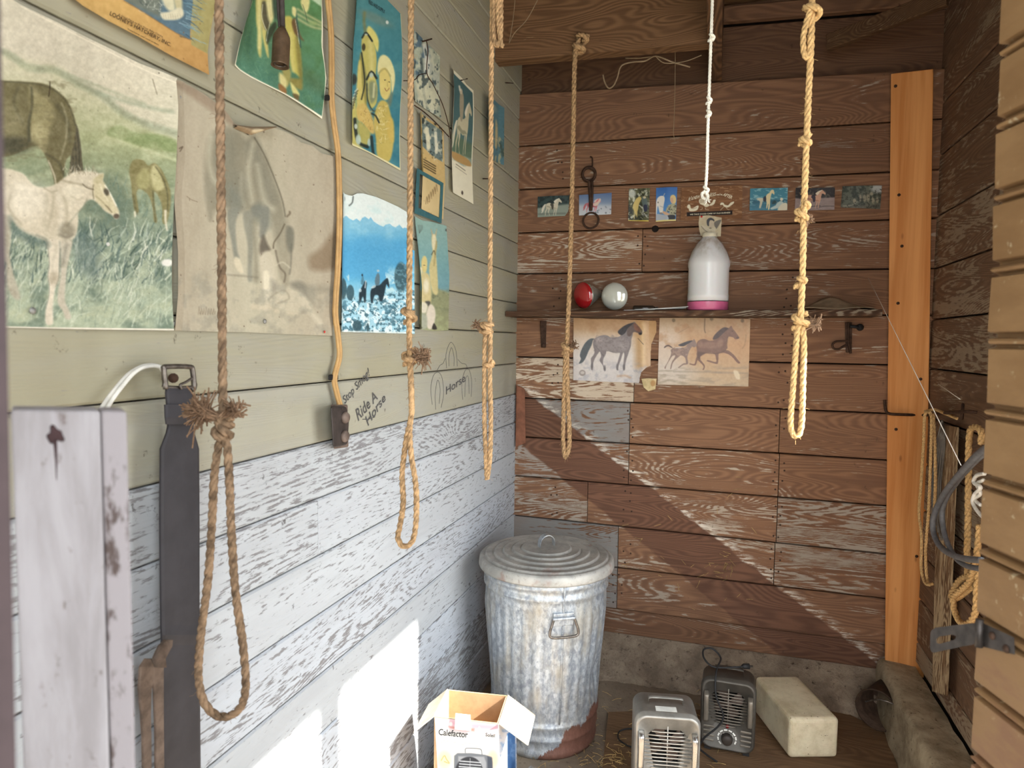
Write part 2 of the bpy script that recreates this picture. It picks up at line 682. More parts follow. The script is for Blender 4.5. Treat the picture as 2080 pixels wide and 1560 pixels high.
jx0, jx1 = float(atY(1441, 165, YB - .005)[0]), float(atY(1466, 165, YB - .005)[0])
jz = float(atY(1452, 165, YB)[2])
tr = MB()
tr.box((jx0, -.2, jz), (jx1, YB - .003, ZC - .002), 0, attr=(.15, .3, .7, .95))
joist = struct(tr.build('trim_2', [M_darky], attr=True))

# ---- foundation and floor
M_stone = None
t = NT('rough_foundation')
nz = t.noise(t.coord((9, 9, 9)), 1, 8, .7)
n2 = t.noise(t.coord((38, 38, 38)), 1, 6, .75)
c = t.mix(t.step(nz, .3, .7), L4((124, 108, 92)), L4((172, 154, 132)))
c = t.mix(t.step(n2, .55, .68), c, L4((84, 70, 58)))
t.col(c)
t.bump(t.math('ADD', nz, t.math('MULTIPLY', n2, .8)), .9, .02)
M_stone = t.mat
t = NT('dirt_floor')
nz = t.noise(t.coord((3, 3, 3)), 1, 8, .65)
n2 = t.noise(t.coord((40, 40, 40)), 1, 6, .75)
c = t.mix(t.step(nz, .35, .65), L4((112, 98, 82)), L4((140, 126, 108)))
c = t.mix(t.step(n2, .56, .7), c, L4((78, 66, 54)))
t.col(c)
t.bump(t.math('ADD', nz, t.math('MULTIPLY', n2, .6)), .5, .01)
M_floor = t.mat

fd = MB()
rf = random.Random(11)
nx_, nz_ = 60, 12
zt = lambda x: bl[16](x) + .004
V = []
for i in range(nx_ + 1):
    x = XL + (XBR - XL) * i / nx_
    for j in range(nz_ + 1):
        u = j / nz_
        z = -.02 + (zt(x) + .02) * (1 - u ** 1.0)
        y = YB + .02 - .20 * (u ** .8) + rf.uniform(-.010, .010)
        V.append((x, y, z + rf.uniform(-.006, .006) * (0 < j)))
fs = []
for i in range(nx_):
    for j in range(nz_):
        a = i * (nz_ + 1) + j
        fs.append((a, a + 1, a + nz_ + 2, a + nz_ + 1))
fd.add(V, fs, 0, True)
tr_f = struct(fd.build('trim_3', [M_stone]))
# concrete curb along the right wall
cu = MB()
c0 = [atZ(1832, 1385, .20), atZ(1985, 1560, .20)]
curb_in0, curb_in1 = float(XR - .115), float(XR - .115)
prof = [(XR - .15, -.02), (XR - .135, .12), (XR - .13, .185), (XR - .118, .2), (XR - .06, .195), (XR - .01, .19), (XR, .19)]
N = 30
V = []
for i in range(N + 1):
    y = .6 + (YB - .02 - .6) * i / N
    for (x, z) in prof:
        V.append((x + rf.uniform(-.004, .004), y, z + rf.uniform(-.004, .004)))
k = len(prof)
fs = [(i * k + j, (i + 1) * k + j, (i + 1) * k + j + 1, i * k + j + 1) for i in range(N) for j in range(k - 1)]
cu.add(V, [tuple(reversed(f)) for f in fs], 0, True)
t = NT('stained_concrete')
nz = t.noise(t.coord((12, 12, 12)), 1, 7, .65)
n2 = t.noise(t.coord((60, 60, 60)), 1, 4, .7)
c = t.mix(t.step(nz, .3, .7), L4((122, 108, 86)), L4((172, 158, 132)))
c = t.mix(t.step(n2, .6, .7), c, L4((82, 66, 48)))
t.col(c)
t.bump(t.math('ADD', nz, n2), .35, .005)
M_conc = t.mat
struct(cu.build('trim_4', [M_conc]))
fl = MB()
V, fs = [], []
nx_, ny_ = 40, 60
for i in range(nx_ + 1):
    for j in range(ny_ + 1):
        V.append((XL - .06 + (XR + .14 - XL) * i / nx_, .05 + 3.0 * j / ny_, rf.uniform(-.004, .002)))
for i in range(nx_):
    for j in range(ny_):
        a = i * (ny_ + 1) + j
        fs.append((a, a + ny_ + 1, a + ny_ + 2, a + 1))
fl.add(V, fs, 0, True)
struct(fl.build('floor', [M_floor]))
# the yard outside the doorway
yd = MB()
yd.add([(-6, -8, -.05), (9, -8, -.05), (9, 7, -.05), (-6, 7, -.05)], [(0, 1, 2, 3)])
struct(yd.build('yard_ground', flat('yard_gravel', (150, 148, 142), .9, scale=9)))

# ---- front wall with the doorway the picture is taken through
fw = MB()
DX0, DX1, DZ = -.36, .76, 2.55
FY = -.16
fw.box((-1.6, FY - .08, -.03), (DX0, FY, 3.2))
fw.box((DX1, FY - .08, -.03), (1.6, FY, 3.2))
fw.box((DX0, FY - .08, DZ), (DX1, FY, 3.2))
struct(fw.build('wall_front', flat('front_boards', (150, 130, 108), .85)))
sw = MB()
sw.box((XL - .06, FY, -.03), (XL - .03, Y0 + .02, 3.2))
sw.box((XR + .02, FY, -.03), (XR + .05, .0, 3.2))
struct(sw.build('wall_front_return', flat('front_boards', (150, 130, 108), .85)))

# nail heads and a knot hole in the back wall boards
nh = MB()
r_ = random.Random(21)
for (jx, rws) in ((1283, (10, 11, 12, 13)), (1300, (6,)), (1618, (4, 5)), (1592, (9, 10, 11, 12, 13)), (1600, (7, 8)), (1130, (4, 7, 9, 12)), (1265, (14,))):
    for rw in rws:
        x = xb(jx)
        a, b = bl[rw + 1](x), bl[rw](x)
        for k in range(4):
            for sx_ in (-1, 1):
                if r_.random() < .25:
                    continue
                z = a + (b - a) * (.16 + .22 * k + r_.uniform(-.04, .04))
                nh.lathe([(.0045, 0), (.004, .001), (0, .0012)], (x + sx_ * r_.uniform(.006, .022), YB + .001, z), 8, 0, (0, -1, 0))
nh.build('nail_heads', flat('rusty_nail_heads', (58, 40, 30), .8), wall_back)
kh = MB()
kh.lathe([(.016, 0), (.013, .0015), (0, .0018)], onB(1331, 465, -.0005), 9, 0, (0, -1, 0))
kh.build('knot_hole', flat('dark_knot_hole', (24, 17, 12), .95), wall_back)
# ================================================================== THINGS
M_rope = flat('manila_rope', (138, 113, 88), .9, scale=70, var=.34)
M_rope_m = flat('tan_rope', (176, 142, 102), .9, scale=90, var=.28)
M_rope_l = flat('pale_rope', (196, 160, 108), .9, scale=160, var=.2)
M_fray = flat('frayed_fibre', (136, 108, 84), .95, scale=200, var=.2)
M_string = flat('white_string', (222, 216, 200), .9)
M_iron = flat('rusty_iron', (74, 54, 42), .75, .5, .3, 60)
M_steel = flat('worn_steel', (120, 112, 104), .42, .85, .25, 60)
M_black = flat('black_rubber', (34, 33, 33), .6)
M_leather = flat('black_leather', (50, 47, 50), .62, 0, .14, 18, .4)
M_leather_b = flat('old_brown_leather', (104, 88, 76), .85, 0, .25, 40)
M_bak = flat('brown_bakelite', (112, 96, 86), .6, 0, .2, 40)
M_bakd = flat('dark_bakelite', (62, 54, 50), .55, 0, .2, 40)
M_cable = flat('tan_cable', (186, 148, 96), .6, 0, .1)
M_white = flat('white_plastic', (225, 222, 212), .5)
M_red = flat('red_plastic', (190, 50, 40), .4)
M_nail = flat('nail_head', (70, 62, 56), .5, .6)


def knot(path_c, rad, dirv, turns=2.6, spread=1.0, seed=1):
    """a lump of rope: a strand coiled over itself round centre path_c, main rope running along dirv"""
    c = np.array(path_c)
    d = _n(dirv)
    a = np.array((0, 1., 0))
    u = _n(np.cross(d, a))
    v = np.cross(u, d)
    r_ = random.Random(seed)
    pts = []
    n = 60
    for i in range(n + 1):
        t = i / n
        th = turns * 2 * math.pi * t
        rr_ = rad * (1.45 + .5 * math.sin(3 * math.pi * t + seed)) * spread
        h = (t - .5) * rad * 4.2 + rad * .9 * math.sin(th * .5 + seed)
        pts.append(c + d * h + rr_ * (math.cos(th) * u + math.sin(th) * v))
    return catmull(pts, 2)


def tuft(mb, c, dirv, length, rad, n=70, seed=2, spread=.9):
    r_ = random.Random(seed)
    d = _n(dirv)
    for i in range(n):
        v = _n(d + spread * np.array([r_.gauss(0, .5), r_.gauss(0, .5), r_.gauss(0, .5)]))
        p0 = np.array(c) + np.array([r_.uniform(-1, 1) for _ in range(3)]) * rad * .8
        L = length * r_.uniform(.55, 1.05)
        p1 = p0 + d * L * .5 + v * L * .1 + np.array([r_.gauss(0, .1) for _ in range(3)]) * L
        p2 = p0 + v * L + np.array([r_.gauss(0, .12) for _ in range(3)]) * L
        mb.tube(catmull([p0, p1, p2], 4), rad * r_.uniform(.12, .22), 4, 0, False)


def fuzz(mb, P, rad, n, seed=5, ln=.012):
    """loose fibres standing off a rope"""
    r_ = random.Random(seed)
    P = np.array(P)
    for i in range(n):
        p = P[r_.randrange(len(P))]
        d = _n([r_.gauss(0, 1) for _ in range(3)])
        q = p + d * rad * .8
        e = q + d * ln * r_.uniform(.3, 1) + np.array((0, 0, -ln * .3))
        mb.tube([q, (q + e) / 2 + np.array([r_.gauss(0, .001) for _ in range(3)]), e], rad * .045, 3, 0, False)


def hang_rope(name, label, group, Y, main, loop, rad, knots=(), tufts=(), mat=None, extra=()):
    mat = mat or M_rope
    top = atY(*main[0], Y)
    t = thing(name, tuple(top), label, 'rope', group)
    mb = MB()
    P = pathY(main, Y, 14)
    mb.rope(P, rad)
    fuzz(mb, P, rad, 90, seed=int(main[0][0]))
    for L_ in loop:
        Q = pathY(L_, Y, 14)
        mb.rope(Q, rad * .97, phase=1.0)
        fuzz(mb, Q, rad, 40, seed=int(L_[0][0]) + 3)
    mb.build('rope_line', mat, t)
    for i, (px, py, turns, spread) in enumerate(knots):
        kb = MB()
        kb.rope(knot(atY(px, py, Y), rad, (0.15, 0, 1), turns, spread, i + int(px) % 7), rad * .95)
        kb.build('knot', mat, t)
    for i, (px, py, dx, dz, ln, n) in enumerate(tufts):
        tb = MB()
        tuft(tb, atY(px, py, Y), (dx, -.15, dz), ln, rad, n, i + int(px) % 5)
        tb.build('frayed_end', M_fray, t)
    for (pts, dy) in extra:
        eb = MB()
        eb.rope(pathY(pts, Y - dy, 12), rad * .9)
        eb.build('rope_tail', mat, t)
    return t


GR = 'looped ropes hanging from the loft'
hang_rope('hanging_rope', 'thick twisted rope with a long open noose, nearest of the hanging ropes', GR, .81,
          [(444, -260), (445, 0), (447, 200), (450, 500), (452, 760), (453, 830), (455, 868), (452, 900)],
          [[(452, 880), (443, 912), (435, 970), (430, 1070), (422, 1180), (408, 1290), (403, 1370), (412, 1420), (432, 1448), (455, 1456), (478, 1448), (494, 1425), (499, 1380), (492, 1300), (478, 1200), (470, 1080), (466, 980), (462, 915), (456, 880)]],
          .0066, [(451, 872, 2.4, .95), (458, 868, 1.6, .8)], [(440, 846, -.9, .30, .046, 190), (462, 842, .8, .5, .028, 90)])
hang_rope('hanging_rope', 'twisted rope with two knots, a frayed tuft and a narrow loop beside the handwriting', GR, 1.24,
          [(836, -120), (835, 0), (834, 200), (833, 420), (831, 640), (833, 735), (835, 780), (836, 830)],
          [[(835, 780), (836, 840), (826, 890), (817, 960), (819, 1020), (812, 1070), (808, 1090), (814, 1106), (824, 1110), (838, 1098), (845, 1060), (845, 990), (836, 930), (832, 880), (837, 830)]],
          .0064, [(831, 638, 2.2, 1.15), (831, 728, 2.6, 1.05)], [(844, 728, .9, .2, .032, 190)], mat=M_rope_m)
hang_rope('hanging_rope', 'twisted rope in the left back corner, bunched knot and pinched closed loop', GR, 1.465,
          [(999, -120), (1000, 0), (998, 150), (997, 330), (996, 480), (995, 620), (996, 690), (995, 760), (997, 850), (995, 930), (990, 972)],
          [[(990, 674), (985, 690), (984, 760), (984, 850), (987, 930), (989, 974)]],
          .0060, [(988, 668, 3.0, 1.15), (993, 741, 1.6, 1.0)], [(978, 664, -.7, .3, .02, 40)], mat=M_rope_m,
          extra=[([(1006, -90), (1004, 0), (1003, 60), (1008, 92), (1016, 80), (1018, 30), (1016, -90)], .01), ([(1010, -80), (1012, 40), (1018, 88), (1022, 94)], .012)])
hang_rope('hanging_rope', 'twisted rope tied to the loft header, with a slim doubled end', GR, 2.585,
          [(1177, 78), (1168, 118), (1165, 250), (1161, 430), (1156, 600), (1152, 700), (1153, 790), (1156, 860), (1156, 905), (1150, 928)],
          [[(1150, 705), (1147, 760), (1145, 830), (1144, 890), (1147, 925), (1151, 930)]],
          .0098, [(1176, 98, 2.6, 1.1), (1181, 78, 1.5, 1.3), (1152, 708, 2.2, 1.0)], [(1158, 704, .7, .2, .03, 40)], mat=M_rope_m)
hang_rope('hanging_rope', 'rope with several small knots and an oval loop, in front of the right postcards', GR, 1.48,
          [(1652, -100), (1650, 0), (1648, 80), (1642, 200), (1637, 320), (1633, 430), (1630, 560), (1626, 650)],
          [[(1628, 655), (1621, 668), (1616, 720), (1610, 800), (1606, 850), (1608, 876), (1616, 887), (1624, 880), (1629, 850), (1631, 770), (1633, 700), (1630, 664)]],
          .0066, [(1650, 22, 2.2, 1.2), (1639, 284, 1.4, .9), (1632, 432, 1.8, 1.05), (1628, 575, 1.0, .75), (1626, 654, 2.4, 1.1)],
          [(1641, 656, .95, -.1, .026, 90), (1641, 440, .6, -.9, .016, 22)], mat=M_rope_l,
          extra=[([(1650, 10), (1640, 40), (1632, 75), (1634, 112), (1644, 112), (1646, 70)], .008)])

# white string with a chunk of knots
t = thing('string', tuple(atY(1446, 0, 1.62)), 'thin white knotted string hanging in front of the chicken sign', 'string')
mb = MB()
mb.rope(pathY([(1450, -160), (1447, 0), (1442, 140), (1438, 260), (1436, 340), (1433, 385)], 1.62), .0036)
mb.build('string_line', M_string, t)
for (x, y, s_) in ((1445, 78, .9), (1440, 206, .8), (1439, 232, .75), (1433, 388, 1.0)):
    mb = MB()
    mb.rope(knot(atY(x, y, 1.62), .0034, (0, 0, 1), 2.0, s_), .0033)
    mb.build('knot', M_string, t)
mb = MB()
mb.rope(pathY([(1433, 388), (1426, 393), (1428, 402), (1434, 404)], 1.615), .0034)
mb.rope(pathY([(1433, 388), (1437, 396), (1438, 404)], 1.615), .0034)
tuft(mb, atY(1437, 402, 1.61), (.1, 0, -1), .012, .004, 20)
mb.build('string_tail', M_string, t)

# ------------------------------------------------------------------ black leather strap on the left wall
SO = .05
t = thing('leather_strap', tuple(onL(365, 760, SO)), 'long black leather harness strap with a steel buckle on the left wall', 'strap')
def strip(name, rows_, off, mat, parent, th=.005, nsub=6, m2=None):
    """rows_: (y, xleft, xright, extra offset) in pixels down a strap lying parallel to the left wall"""
    rows_ = np.array(rows_, float)
    ys = np.concatenate([np.linspace(a, b, nsub, endpoint=False) for a, b in zip(rows_[:-1, 0], rows_[1:, 0])] + [[rows_[-1, 0]]])
    xl, xr, ex = (np.interp(ys, rows_[:, 0], rows_[:, i]) for i in (1, 2, 3))
    V, fs = [], []
    for y, a, b, e in zip(ys, xl, xr, ex):
        for k in (0, .06, .5, .94, 1):
            p = onL(a + (b - a) * k, y, off + e)
            V.append(p + np.array((-.0015 if k in (0, 1) else 0, 0, 0)))
        for k in (0, .06, .5, .94, 1):
            p = onL(a + (b - a) * k, y, off + e)
            V.append(p - np.array((th, 0, 0)))
    n = len(ys)
    for i in range(n - 1):
        o_ = i * 10
        for k in range(4):
            fs.append((o_ + k, o_ + 10 + k, o_ + 11 + k, o_ + k + 1))
            fs.append((o_ + 5 + k, o_ + 6 + k, o_ + 16 + k, o_ + 15 + k))
        fs.append((o_, o_ + 5, o_ + 15, o_ + 10))
        fs.append((o_ + 4, o_ + 14, o_ + 19, o_ + 9))
    fs += [(k, k + 1, k + 6, k + 5) for k in range(4)]
    b_ = (n - 1) * 10
    fs += [(b_ + k + 5, b_ + k + 6, b_ + k + 1, b_ + k) for k in range(4)]
    return MB().add(V, fs, 0, False).build(name, mat, parent, recalc=True)
strip('strap_body', [(800, 345, 394, 0), (866, 344, 395, 0), (880, 341, 397, 0), (912, 329, 406, 0), (1060, 328, 407, 0), (1270, 330, 407, .002), (1290, 331, 407, .004), (1310, 331, 407, .001), (1430, 330, 408, 0), (1640, 333, 410, 0)], SO, M_leather, t)
strip('strap_end', [(785, 341, 386, 0), (800, 340, 392, .002), (838, 343, 394, .003)], SO + .006, M_leather, t)
strip('keeper_loop', [(822, 337, 401, 0), (848, 338, 402, .003), (862, 340, 402, 0)], SO + .013, M_leather, t, .004)
bk = MB()
bp = [(337, 790), (333, 752), (338, 745), (384, 745), (391, 752), (394, 786), (390, 792)]
bk.tube(pathL(bp, SO + .004, 6), .0042, 8)
bk.tube(pathL([(338, 775), (336, 786), (393, 786), (395, 776)], SO + .004, 4), .003, 8)
bk.build('buckle', M_steel, t)
bk = MB()
bk.tube(pathL([(390, 768), (378, 776), (366, 782), (369, 790)], SO + .01, 5), .0022, 6)
bk.build('buckle_tongue', M_steel, t)
bk = MB()
bk.tube([onL(352, 765, 0), onL(352, 768, SO + .012)], .004, 8)
bk.tube([onL(352, 768, SO + .011), onL(352, 768, SO + .0135)], .008, 10)
bk.build('hanging_nail', M_iron, t)

# old brown strap hung lower down
t = thing('leather_strap', tuple(onL(312, 1330, .05)), 'cracked brown leather rein folded over a nail, low on the left wall', 'strap')
strip('strap_body', [(1338, 297, 336, .012), (1355, 286, 322, .014), (1400, 283, 310, .012), (1450, 288, 308, .01), (1500, 291, 309, .008), (1640, 293, 309, .006)], .066, M_leather_b, t, .004)
strip('strap_fall', [(1340, 304, 338, .0), (1360, 312, 334, .0), (1480, 317, 334, 0), (1640, 318, 336, 0)], .080, M_leather_b, t, .004)
strip('strap_fold', [(1300, 338, 352, .012), (1312, 326, 352, .016), (1338, 314, 338, .02), (1356, 318, 340, .016)], .086, M_leather_b, t, .005)
mb = MB()
mb.tube([onL(318, 1345, 0), onL(318, 1345, .10)], .004, 8)
mb.build('hanging_nail', M_iron, t)
# thin strip with shadow to its left
tag(MB().tube(pathL([(268, 1352), (262, 1380), (264, 1420), (270, 1455)], .02), .003, 6).build('leather_thong', M_leather_b),
    'short dark leather thong left of the brown rein', 'thong')

# white cord behind the strap
t = MB()
t.tube(pathL([(196, 850), (212, 820), (238, 786), (262, 760), (288, 745), (312, 742), (330, 750), (336, 772)], .016, 10), .0035, 8)
t.tube(pathL([(208, 850), (224, 818), (250, 782), (276, 754), (300, 744), (322, 744), (332, 756)], .024, 10), .0033, 8)
tag(t.build('white_cord', M_white), 'white two strand cord arching from behind the grey post to the buckle', 'cord')

# ------------------------------------------------------------------ tan cable and socket box
t = MB()
cp = [(658, -80), (664, 0), (670, 70), (671, 150), (671, 200), (676, 250), (683, 300), (686, 350), (687, 450), (684, 540), (680, 600), (679, 640), (685, 690), (687, 725), (677, 767), (681, 795), (689, 826)]
c1 = pathL(cp, .017, 8)
t.tube(c1, .0042, 8)
t.tube(c1 + np.array((.002, .0075, 0)), .0042, 8)
cable = t.build('power_cable', M_cable)
tag(cable, 'tan twin cable running down the left wall to the socket box', 'cable')
for (x, y) in ((669, 199), (677, 767)):
    tag(MB().hexa([onL(x - 10, y - 6, .018), onL(x - 10, y + 6, .018), onL(x + 10, y + 5, .018), onL(x + 10, y - 7, .018),
                   onL(x - 10, y - 6, .0), onL(x - 10, y + 6, .0), onL(x + 10, y + 5, .0), onL(x + 10, y - 7, .0)]).build('cable_clip', M_black, bevel=.003),
        'black cable clip ' + ('beside the green field calendar' if y < 400 else 'just above the brown socket box'), 'clip', 'cable clips on the tan cable')
def on_box(name, mat, parent, pts, o0, o1, bev=.003):
    a = [onL(x, y, o1) for x, y in pts]
    b = [onL(x, y, o0) for x, y in pts]
    n = len(pts)
    return MB().add(a + b, [tuple(range(n)), tuple(range(2 * n - 1, n - 1, -1))] + [(i, i + n, (i + 1) % n + n, (i + 1) % n) for i in range(n)]).build(name, mat, parent, bevel=bev, recalc=True)
t = thing('socket_box', tuple(onL(684, 866, .02)), 'brown surface mounted socket box at the end of the tan cable', 'socket')
on_box('back_box', M_bak, t, [(672, 822), (678, 912), (708, 908), (706, 822)], 0, .028)
on_box('cover', M_bakd, t, [(671, 824), (676, 909), (706, 903), (709, 852), (703, 825)], .028, .048, .006)
for (x, y) in ((698, 848), (697, 886)):
    s_ = MB().lathe([(.0, .0), (.013, 0), (.0145, .006), (.011, .011), (0, .011)][1:], onL(x, y, .046), 18, 0, (1, 0, 0)).build('socket_face', M_bak, t)
MB().lathe([(.003, 0), (.003, .002), (0, .0025)], onL(694, 826 + 4, .047), 8, 0, (1, 0, 0)).build('screw', M_nail, t)

# ------------------------------------------------------------------ hanging lamp socket in front of the green calendar
Ls = .07
t = thing('lamp_socket', tuple(onL(571, 60, Ls)), 'brown hanging bulb socket on a stem in front of the green field calendar', 'socket')
a0, a1, a2 = onL(566, -170, Ls), onL(573, 56, Ls), onL(569, 134, Ls)
st = MB()
st.tube([a0, a1], .0062, 10)
st.tube(pathL([(561, -160), (564, 0), (567, 54)], Ls + .004), .0022, 6)
st.build('stem', M_bakd, t)
ax = _n(a2 - a1)
H = float(np.linalg.norm(a2 - a1))
M_sock = flat('tarnished_socket_shell', (104, 84, 64), .45, .4, .2, 50)
MB().lathe([(.0065, 0), (.0085, .004), (.0155, .018), (.0165, .026), (.0165, H - .002), (.0172, H), (.0150, H), (.0150, H - .02), (.006, H - .022)], a1, 24, 0, ax).build('shell', M_sock, t)
MB().tube([a1 + ax * (H - .004) + .0105 * (math.cos(q) * _right + math.sin(q) * np.cross(ax, _right)) for q in np.linspace(0, 5.5, 24)], .0016, 6).build('contact_coil', M_steel, t)

# ------------------------------------------------------------------ bent wire over the small pictures
w = MB()
w.tube(pathL([(858, 84), (866, 84), (869, 105), (867, 148), (880, 172), (900, 215), (912, 258), (915, 282)], .03, 8), .0016, 6)
w.tube(pathL([(820, 164), (842, 162), (852, 152), (867, 149)], .03, 8), .0014, 6)
w.tube(pathL([(842, 214), (862, 228), (888, 252), (912, 278)], .02, 8), .0018, 6)
tag(w.build('wire', M_iron), 'bent rusty wire hanging across the small blue and white horse picture', 'wire')
# wall nails
for (x, y, dx, dy, lab) in ((857, 84, 20, -5, 'bent nail at the top of the small blue and white horse picture'), (935, 163, 14, -3, 'bent nail through the torn top of the white calendar sheet'), (1026, 168, 16, 1, 'bent nail high on the left wall near the back corner'),
                       (980, 363, 18, 0, 'bent nail right of the white calendar sheet')):
    a, b = onL(x, y, -.005), onL(x + 3, y, .02)
    tag(MB().tube([a, b, onL(x + dx, y + dy, .028)], .0022, 6).build('nail', M_iron), lab, 'nail', 'bent nails in the left wall')

# ------------------------------------------------------------------ shelf on the back wall
SD = .185
sz = float(onB(1420, 640)[2])
M_shelf = wood_mat('shelf_board', (112, 82, 60), (70, 50, 38), (170, 160, 140), (150, 140, 125), 'x', .9, None, 1, .5)
s0, s1 = float(atY(1026, 634, YB - SD)[0]), float(atY(1793, 634, YB - SD)[0])
s0 = XL + .003
zt0, zt1 = float(atY(1052, 632, YB - SD)[2]), float(atY(1795, 628, YB - SD)[2])
zb0, zb1 = float(atY(1052, 643, YB - SD)[2]), float(atY(1795, 642, YB - SD)[2])
shelf = MB().hexa([(s0, YB - SD, zb0), (s1, YB - SD, zb1), (s1, YB - SD, zt1), (s0, YB - SD, zt0),
                   (s0, YB - .001, zb0), (s1, YB - .001, zb1), (s1, YB - .001, zt1), (s0, YB - .001, zt0)], 0, (.3, .4, .3, .85)).build('shelf', M_shelf, attr=True, bevel=.003)
tag(shelf, 'narrow weathered wooden shelf across the back wall', 'shelf')
zs = lambda x: zt0 + (zt1 - zt0) * (x - s0) / (s1 - s0)
def shelf_pt(px, y_in):
    x = float(atY(px, 630, YB - y_in)[0])
    return np.array((x, YB - y_in, zs(x)))
# metal straps under the shelf
b_ = MB()
b_.hexa([onB(1097, 652, .012), onB(1110, 652, .012), onB(1109, 706, .008), onB(1099, 706, .008), onB(1097, 652, .001), onB(1110, 652, .001), onB(1109, 706, .001), onB(1099, 706, .001)])
b_.tube([onB(1104, 702, .004), onB(1104, 702, .014)], .008, 10)
tag(b_.build('iron_strap', M_iron, bevel=.002), 'short dark iron strap hanging below the left end of the shelf', 'strap')

# hook and lever under the right end of the shelf
t = thing('iron_latch', tuple(onB(1724, 690, .01)), 'rusty iron latch with a wire loop below the right end of the shelf', 'latch')
b_ = MB()
b_.hexa([onB(1716, 655, .014), onB(1731, 655, .014), onB(1730, 716, .014), onB(1718, 716, .014), onB(1716, 655, .001), onB(1731, 655, .001), onB(1730, 716, .001), onB(1718, 716, .001)])
b_.build('plate', M_iron, t, bevel=.002)
MB().tube(pathB([(1724, 692), (1710, 693), (1698, 694), (1691, 700), (1694, 708), (1704, 709), (1712, 704), (1720, 700)], .018), .004, 8).build('wire_loop', M_iron, t)
b_ = MB()
b_.lathe([(.012, 0), (.014, .01), (.008, .018), (0, .02)], onB(1746, 665, .0), 14, 0, (0, -1, 0))
b_.tube([onB(1724, 662, .016), onB(1746, 665, .014)], .006, 8)
b_.build('knob', M_black, t)
MB().tube(pathB([(1724, 655, ), (1723, 690), (1728, 718)], .02), .0045, 8).build('lever', M_iron, t)

# iron bit with rings over the postcards
t = thing('bridle_bit', tuple(onB(1198, 350, .01)), 'rusty iron bit with a round ring hanging over the pink horse postcard', 'bit')
b_ = MB()
b_.tube(pathB([(1199, 318), (1203, 322), (1203, 338), (1198, 344)], .012), .003, 8)
b_.build('hanging_hook', M_iron, t)
b_ = MB()
c_ = onB(1196, 354, .02)
for r_, tilt in ((.030, .3), (.026, -.5)):
    b_.tube([c_ + r_ * np.array((math.cos(q), -.5 * math.sin(q + tilt), math.sin(q))) * np.array((1, .5, 1)) for q in np.linspace(0, 2 * math.pi, 28, endpoint=False)], .005, 8, 0, False, True)
b_.build('swivel', M_iron, t)
b_ = MB()
b_.tube(pathB([(1197, 368), (1199, 400), (1200, 428)], .018), .0072, 10)
b_.tube(pathB([(1203, 368), (1203, 400), (1201, 428)], .02), .005, 10)
b_.build('shank', M_iron, t)
b_ = MB()
c_ = onB(1200, 448, .016)
b_.tube([c_ + .034 * np.array((math.cos(q), .1 * math.sin(q), math.sin(q))) for q in np.linspace(0, 2 * math.pi, 36, endpoint=False)], .0045, 8, 0, False, True)
b_.build('ring', M_iron, t)

# ------------------------------------------------------------------ things on the shelf
def bulb(label, px, py, y_in, ax, glass, tint):
    c = atY(px, py, YB - y_in)
    t = thing('heat_bulb', tuple(c), label, 'bulb', 'reflector bulbs on the shelf')
    ax = _n(ax)
    r = .0565
    # h measured backwards from the lens centre
    MB().lathe([(0, -.022), (.018, -.0205), (.034, -.016), (.047, -.009), (r, .0), (r + .0005, .004)], c, 36, 0, -ax).build('lens', glass, t)
    MB().lathe([(r + .0005, .004), (.0545, .012), (.048, .030), (.040, .050), (.031, .070), (.024, .084), (.021, .096)], c, 36, 0, -ax, closed=True).build('reflector_shell', tint, t)
    MB().lathe([(.0205, .096), (.0190, .098), (.0150, .1), (.0150, .103), (.0158, .106), (.0145, .109), (.0158, .112), (.0145, .115), (.0158, .118), (.010, .126), (.004, .129), (0, .129)], c, 20, 0, -ax).build('screw_base', M_steel, t)
    return t
g = NT('red_bulb_glass')
g.col((.30, .010, .012, 1))
g.b.inputs['Roughness'].default_value = .06
g.b.inputs['Specular IOR Level'].default_value = .7
g.b.inputs['Coat Weight'].default_value = .6
M_redglass = g.mat
M_silver = flat('mirror_shell', (188, 190, 180), .22, .75, .05, 10)
g = NT('frosted_bulb_glass')
g.col((.62, .62, .54, 1))
g.b.inputs['Roughness'].default_value = .12
g.b.inputs['Specular IOR Level'].default_value = .6
g.b.inputs['Metallic'].default_value = .35
M_frost = g.mat
bulb('red heat bulb lying on its side at the left of the shelf', 1183, 600, .115, (-.55, -.80, -.12), M_redglass, M_silver)
bulb('clear silver reflector bulb lying beside the red bulb on the shelf', 1248, 602, .12, (-.12, -.95, -.10), M_frost, M_silver)

# papers lying on the shelf
pb = MB()
for i, (a, b, y0, y1, dz) in enumerate(((1268, 1330, .16, .06, .004), (1290, 1394, .17, .07, .010), (1320, 1398, .16, .08, .016))):
    p = [shelf_pt(a, y0), shelf_pt(b, y0 - .02), shelf_pt(b - 6, y1 - .02), shelf_pt(a - 6, y1)]
    p = [q + np.array((0, 0, dz * (.35 if k in (0, 3) else 1))) for k, q in enumerate(p)]
    pb.hexa([p[0], p[1], p[1] + (0, 0, .002), p[0] + (0, 0, .002), p[3], p[2], p[2] + (0, 0, .002), p[3] + (0, 0, .002)])
tag(pb.build('paper_strips', M_white), 'thin white paper strips lying beside the plastic jug on the shelf', 'paper')
vb = thing('glass_vial', tuple(shelf_pt(1310, .05)), 'dark glass vial lying behind the papers on the shelf', 'vial')
p0, p1 = shelf_pt(1286, .045) + (0, 0, .015), shelf_pt(1336, .045) + (0, 0, .015)
M_vial = flat('dark_vial_glass', (58, 48, 40), .12, 0, .1, 20, .6)
L_ = float(np.linalg.norm(p1 - p0))
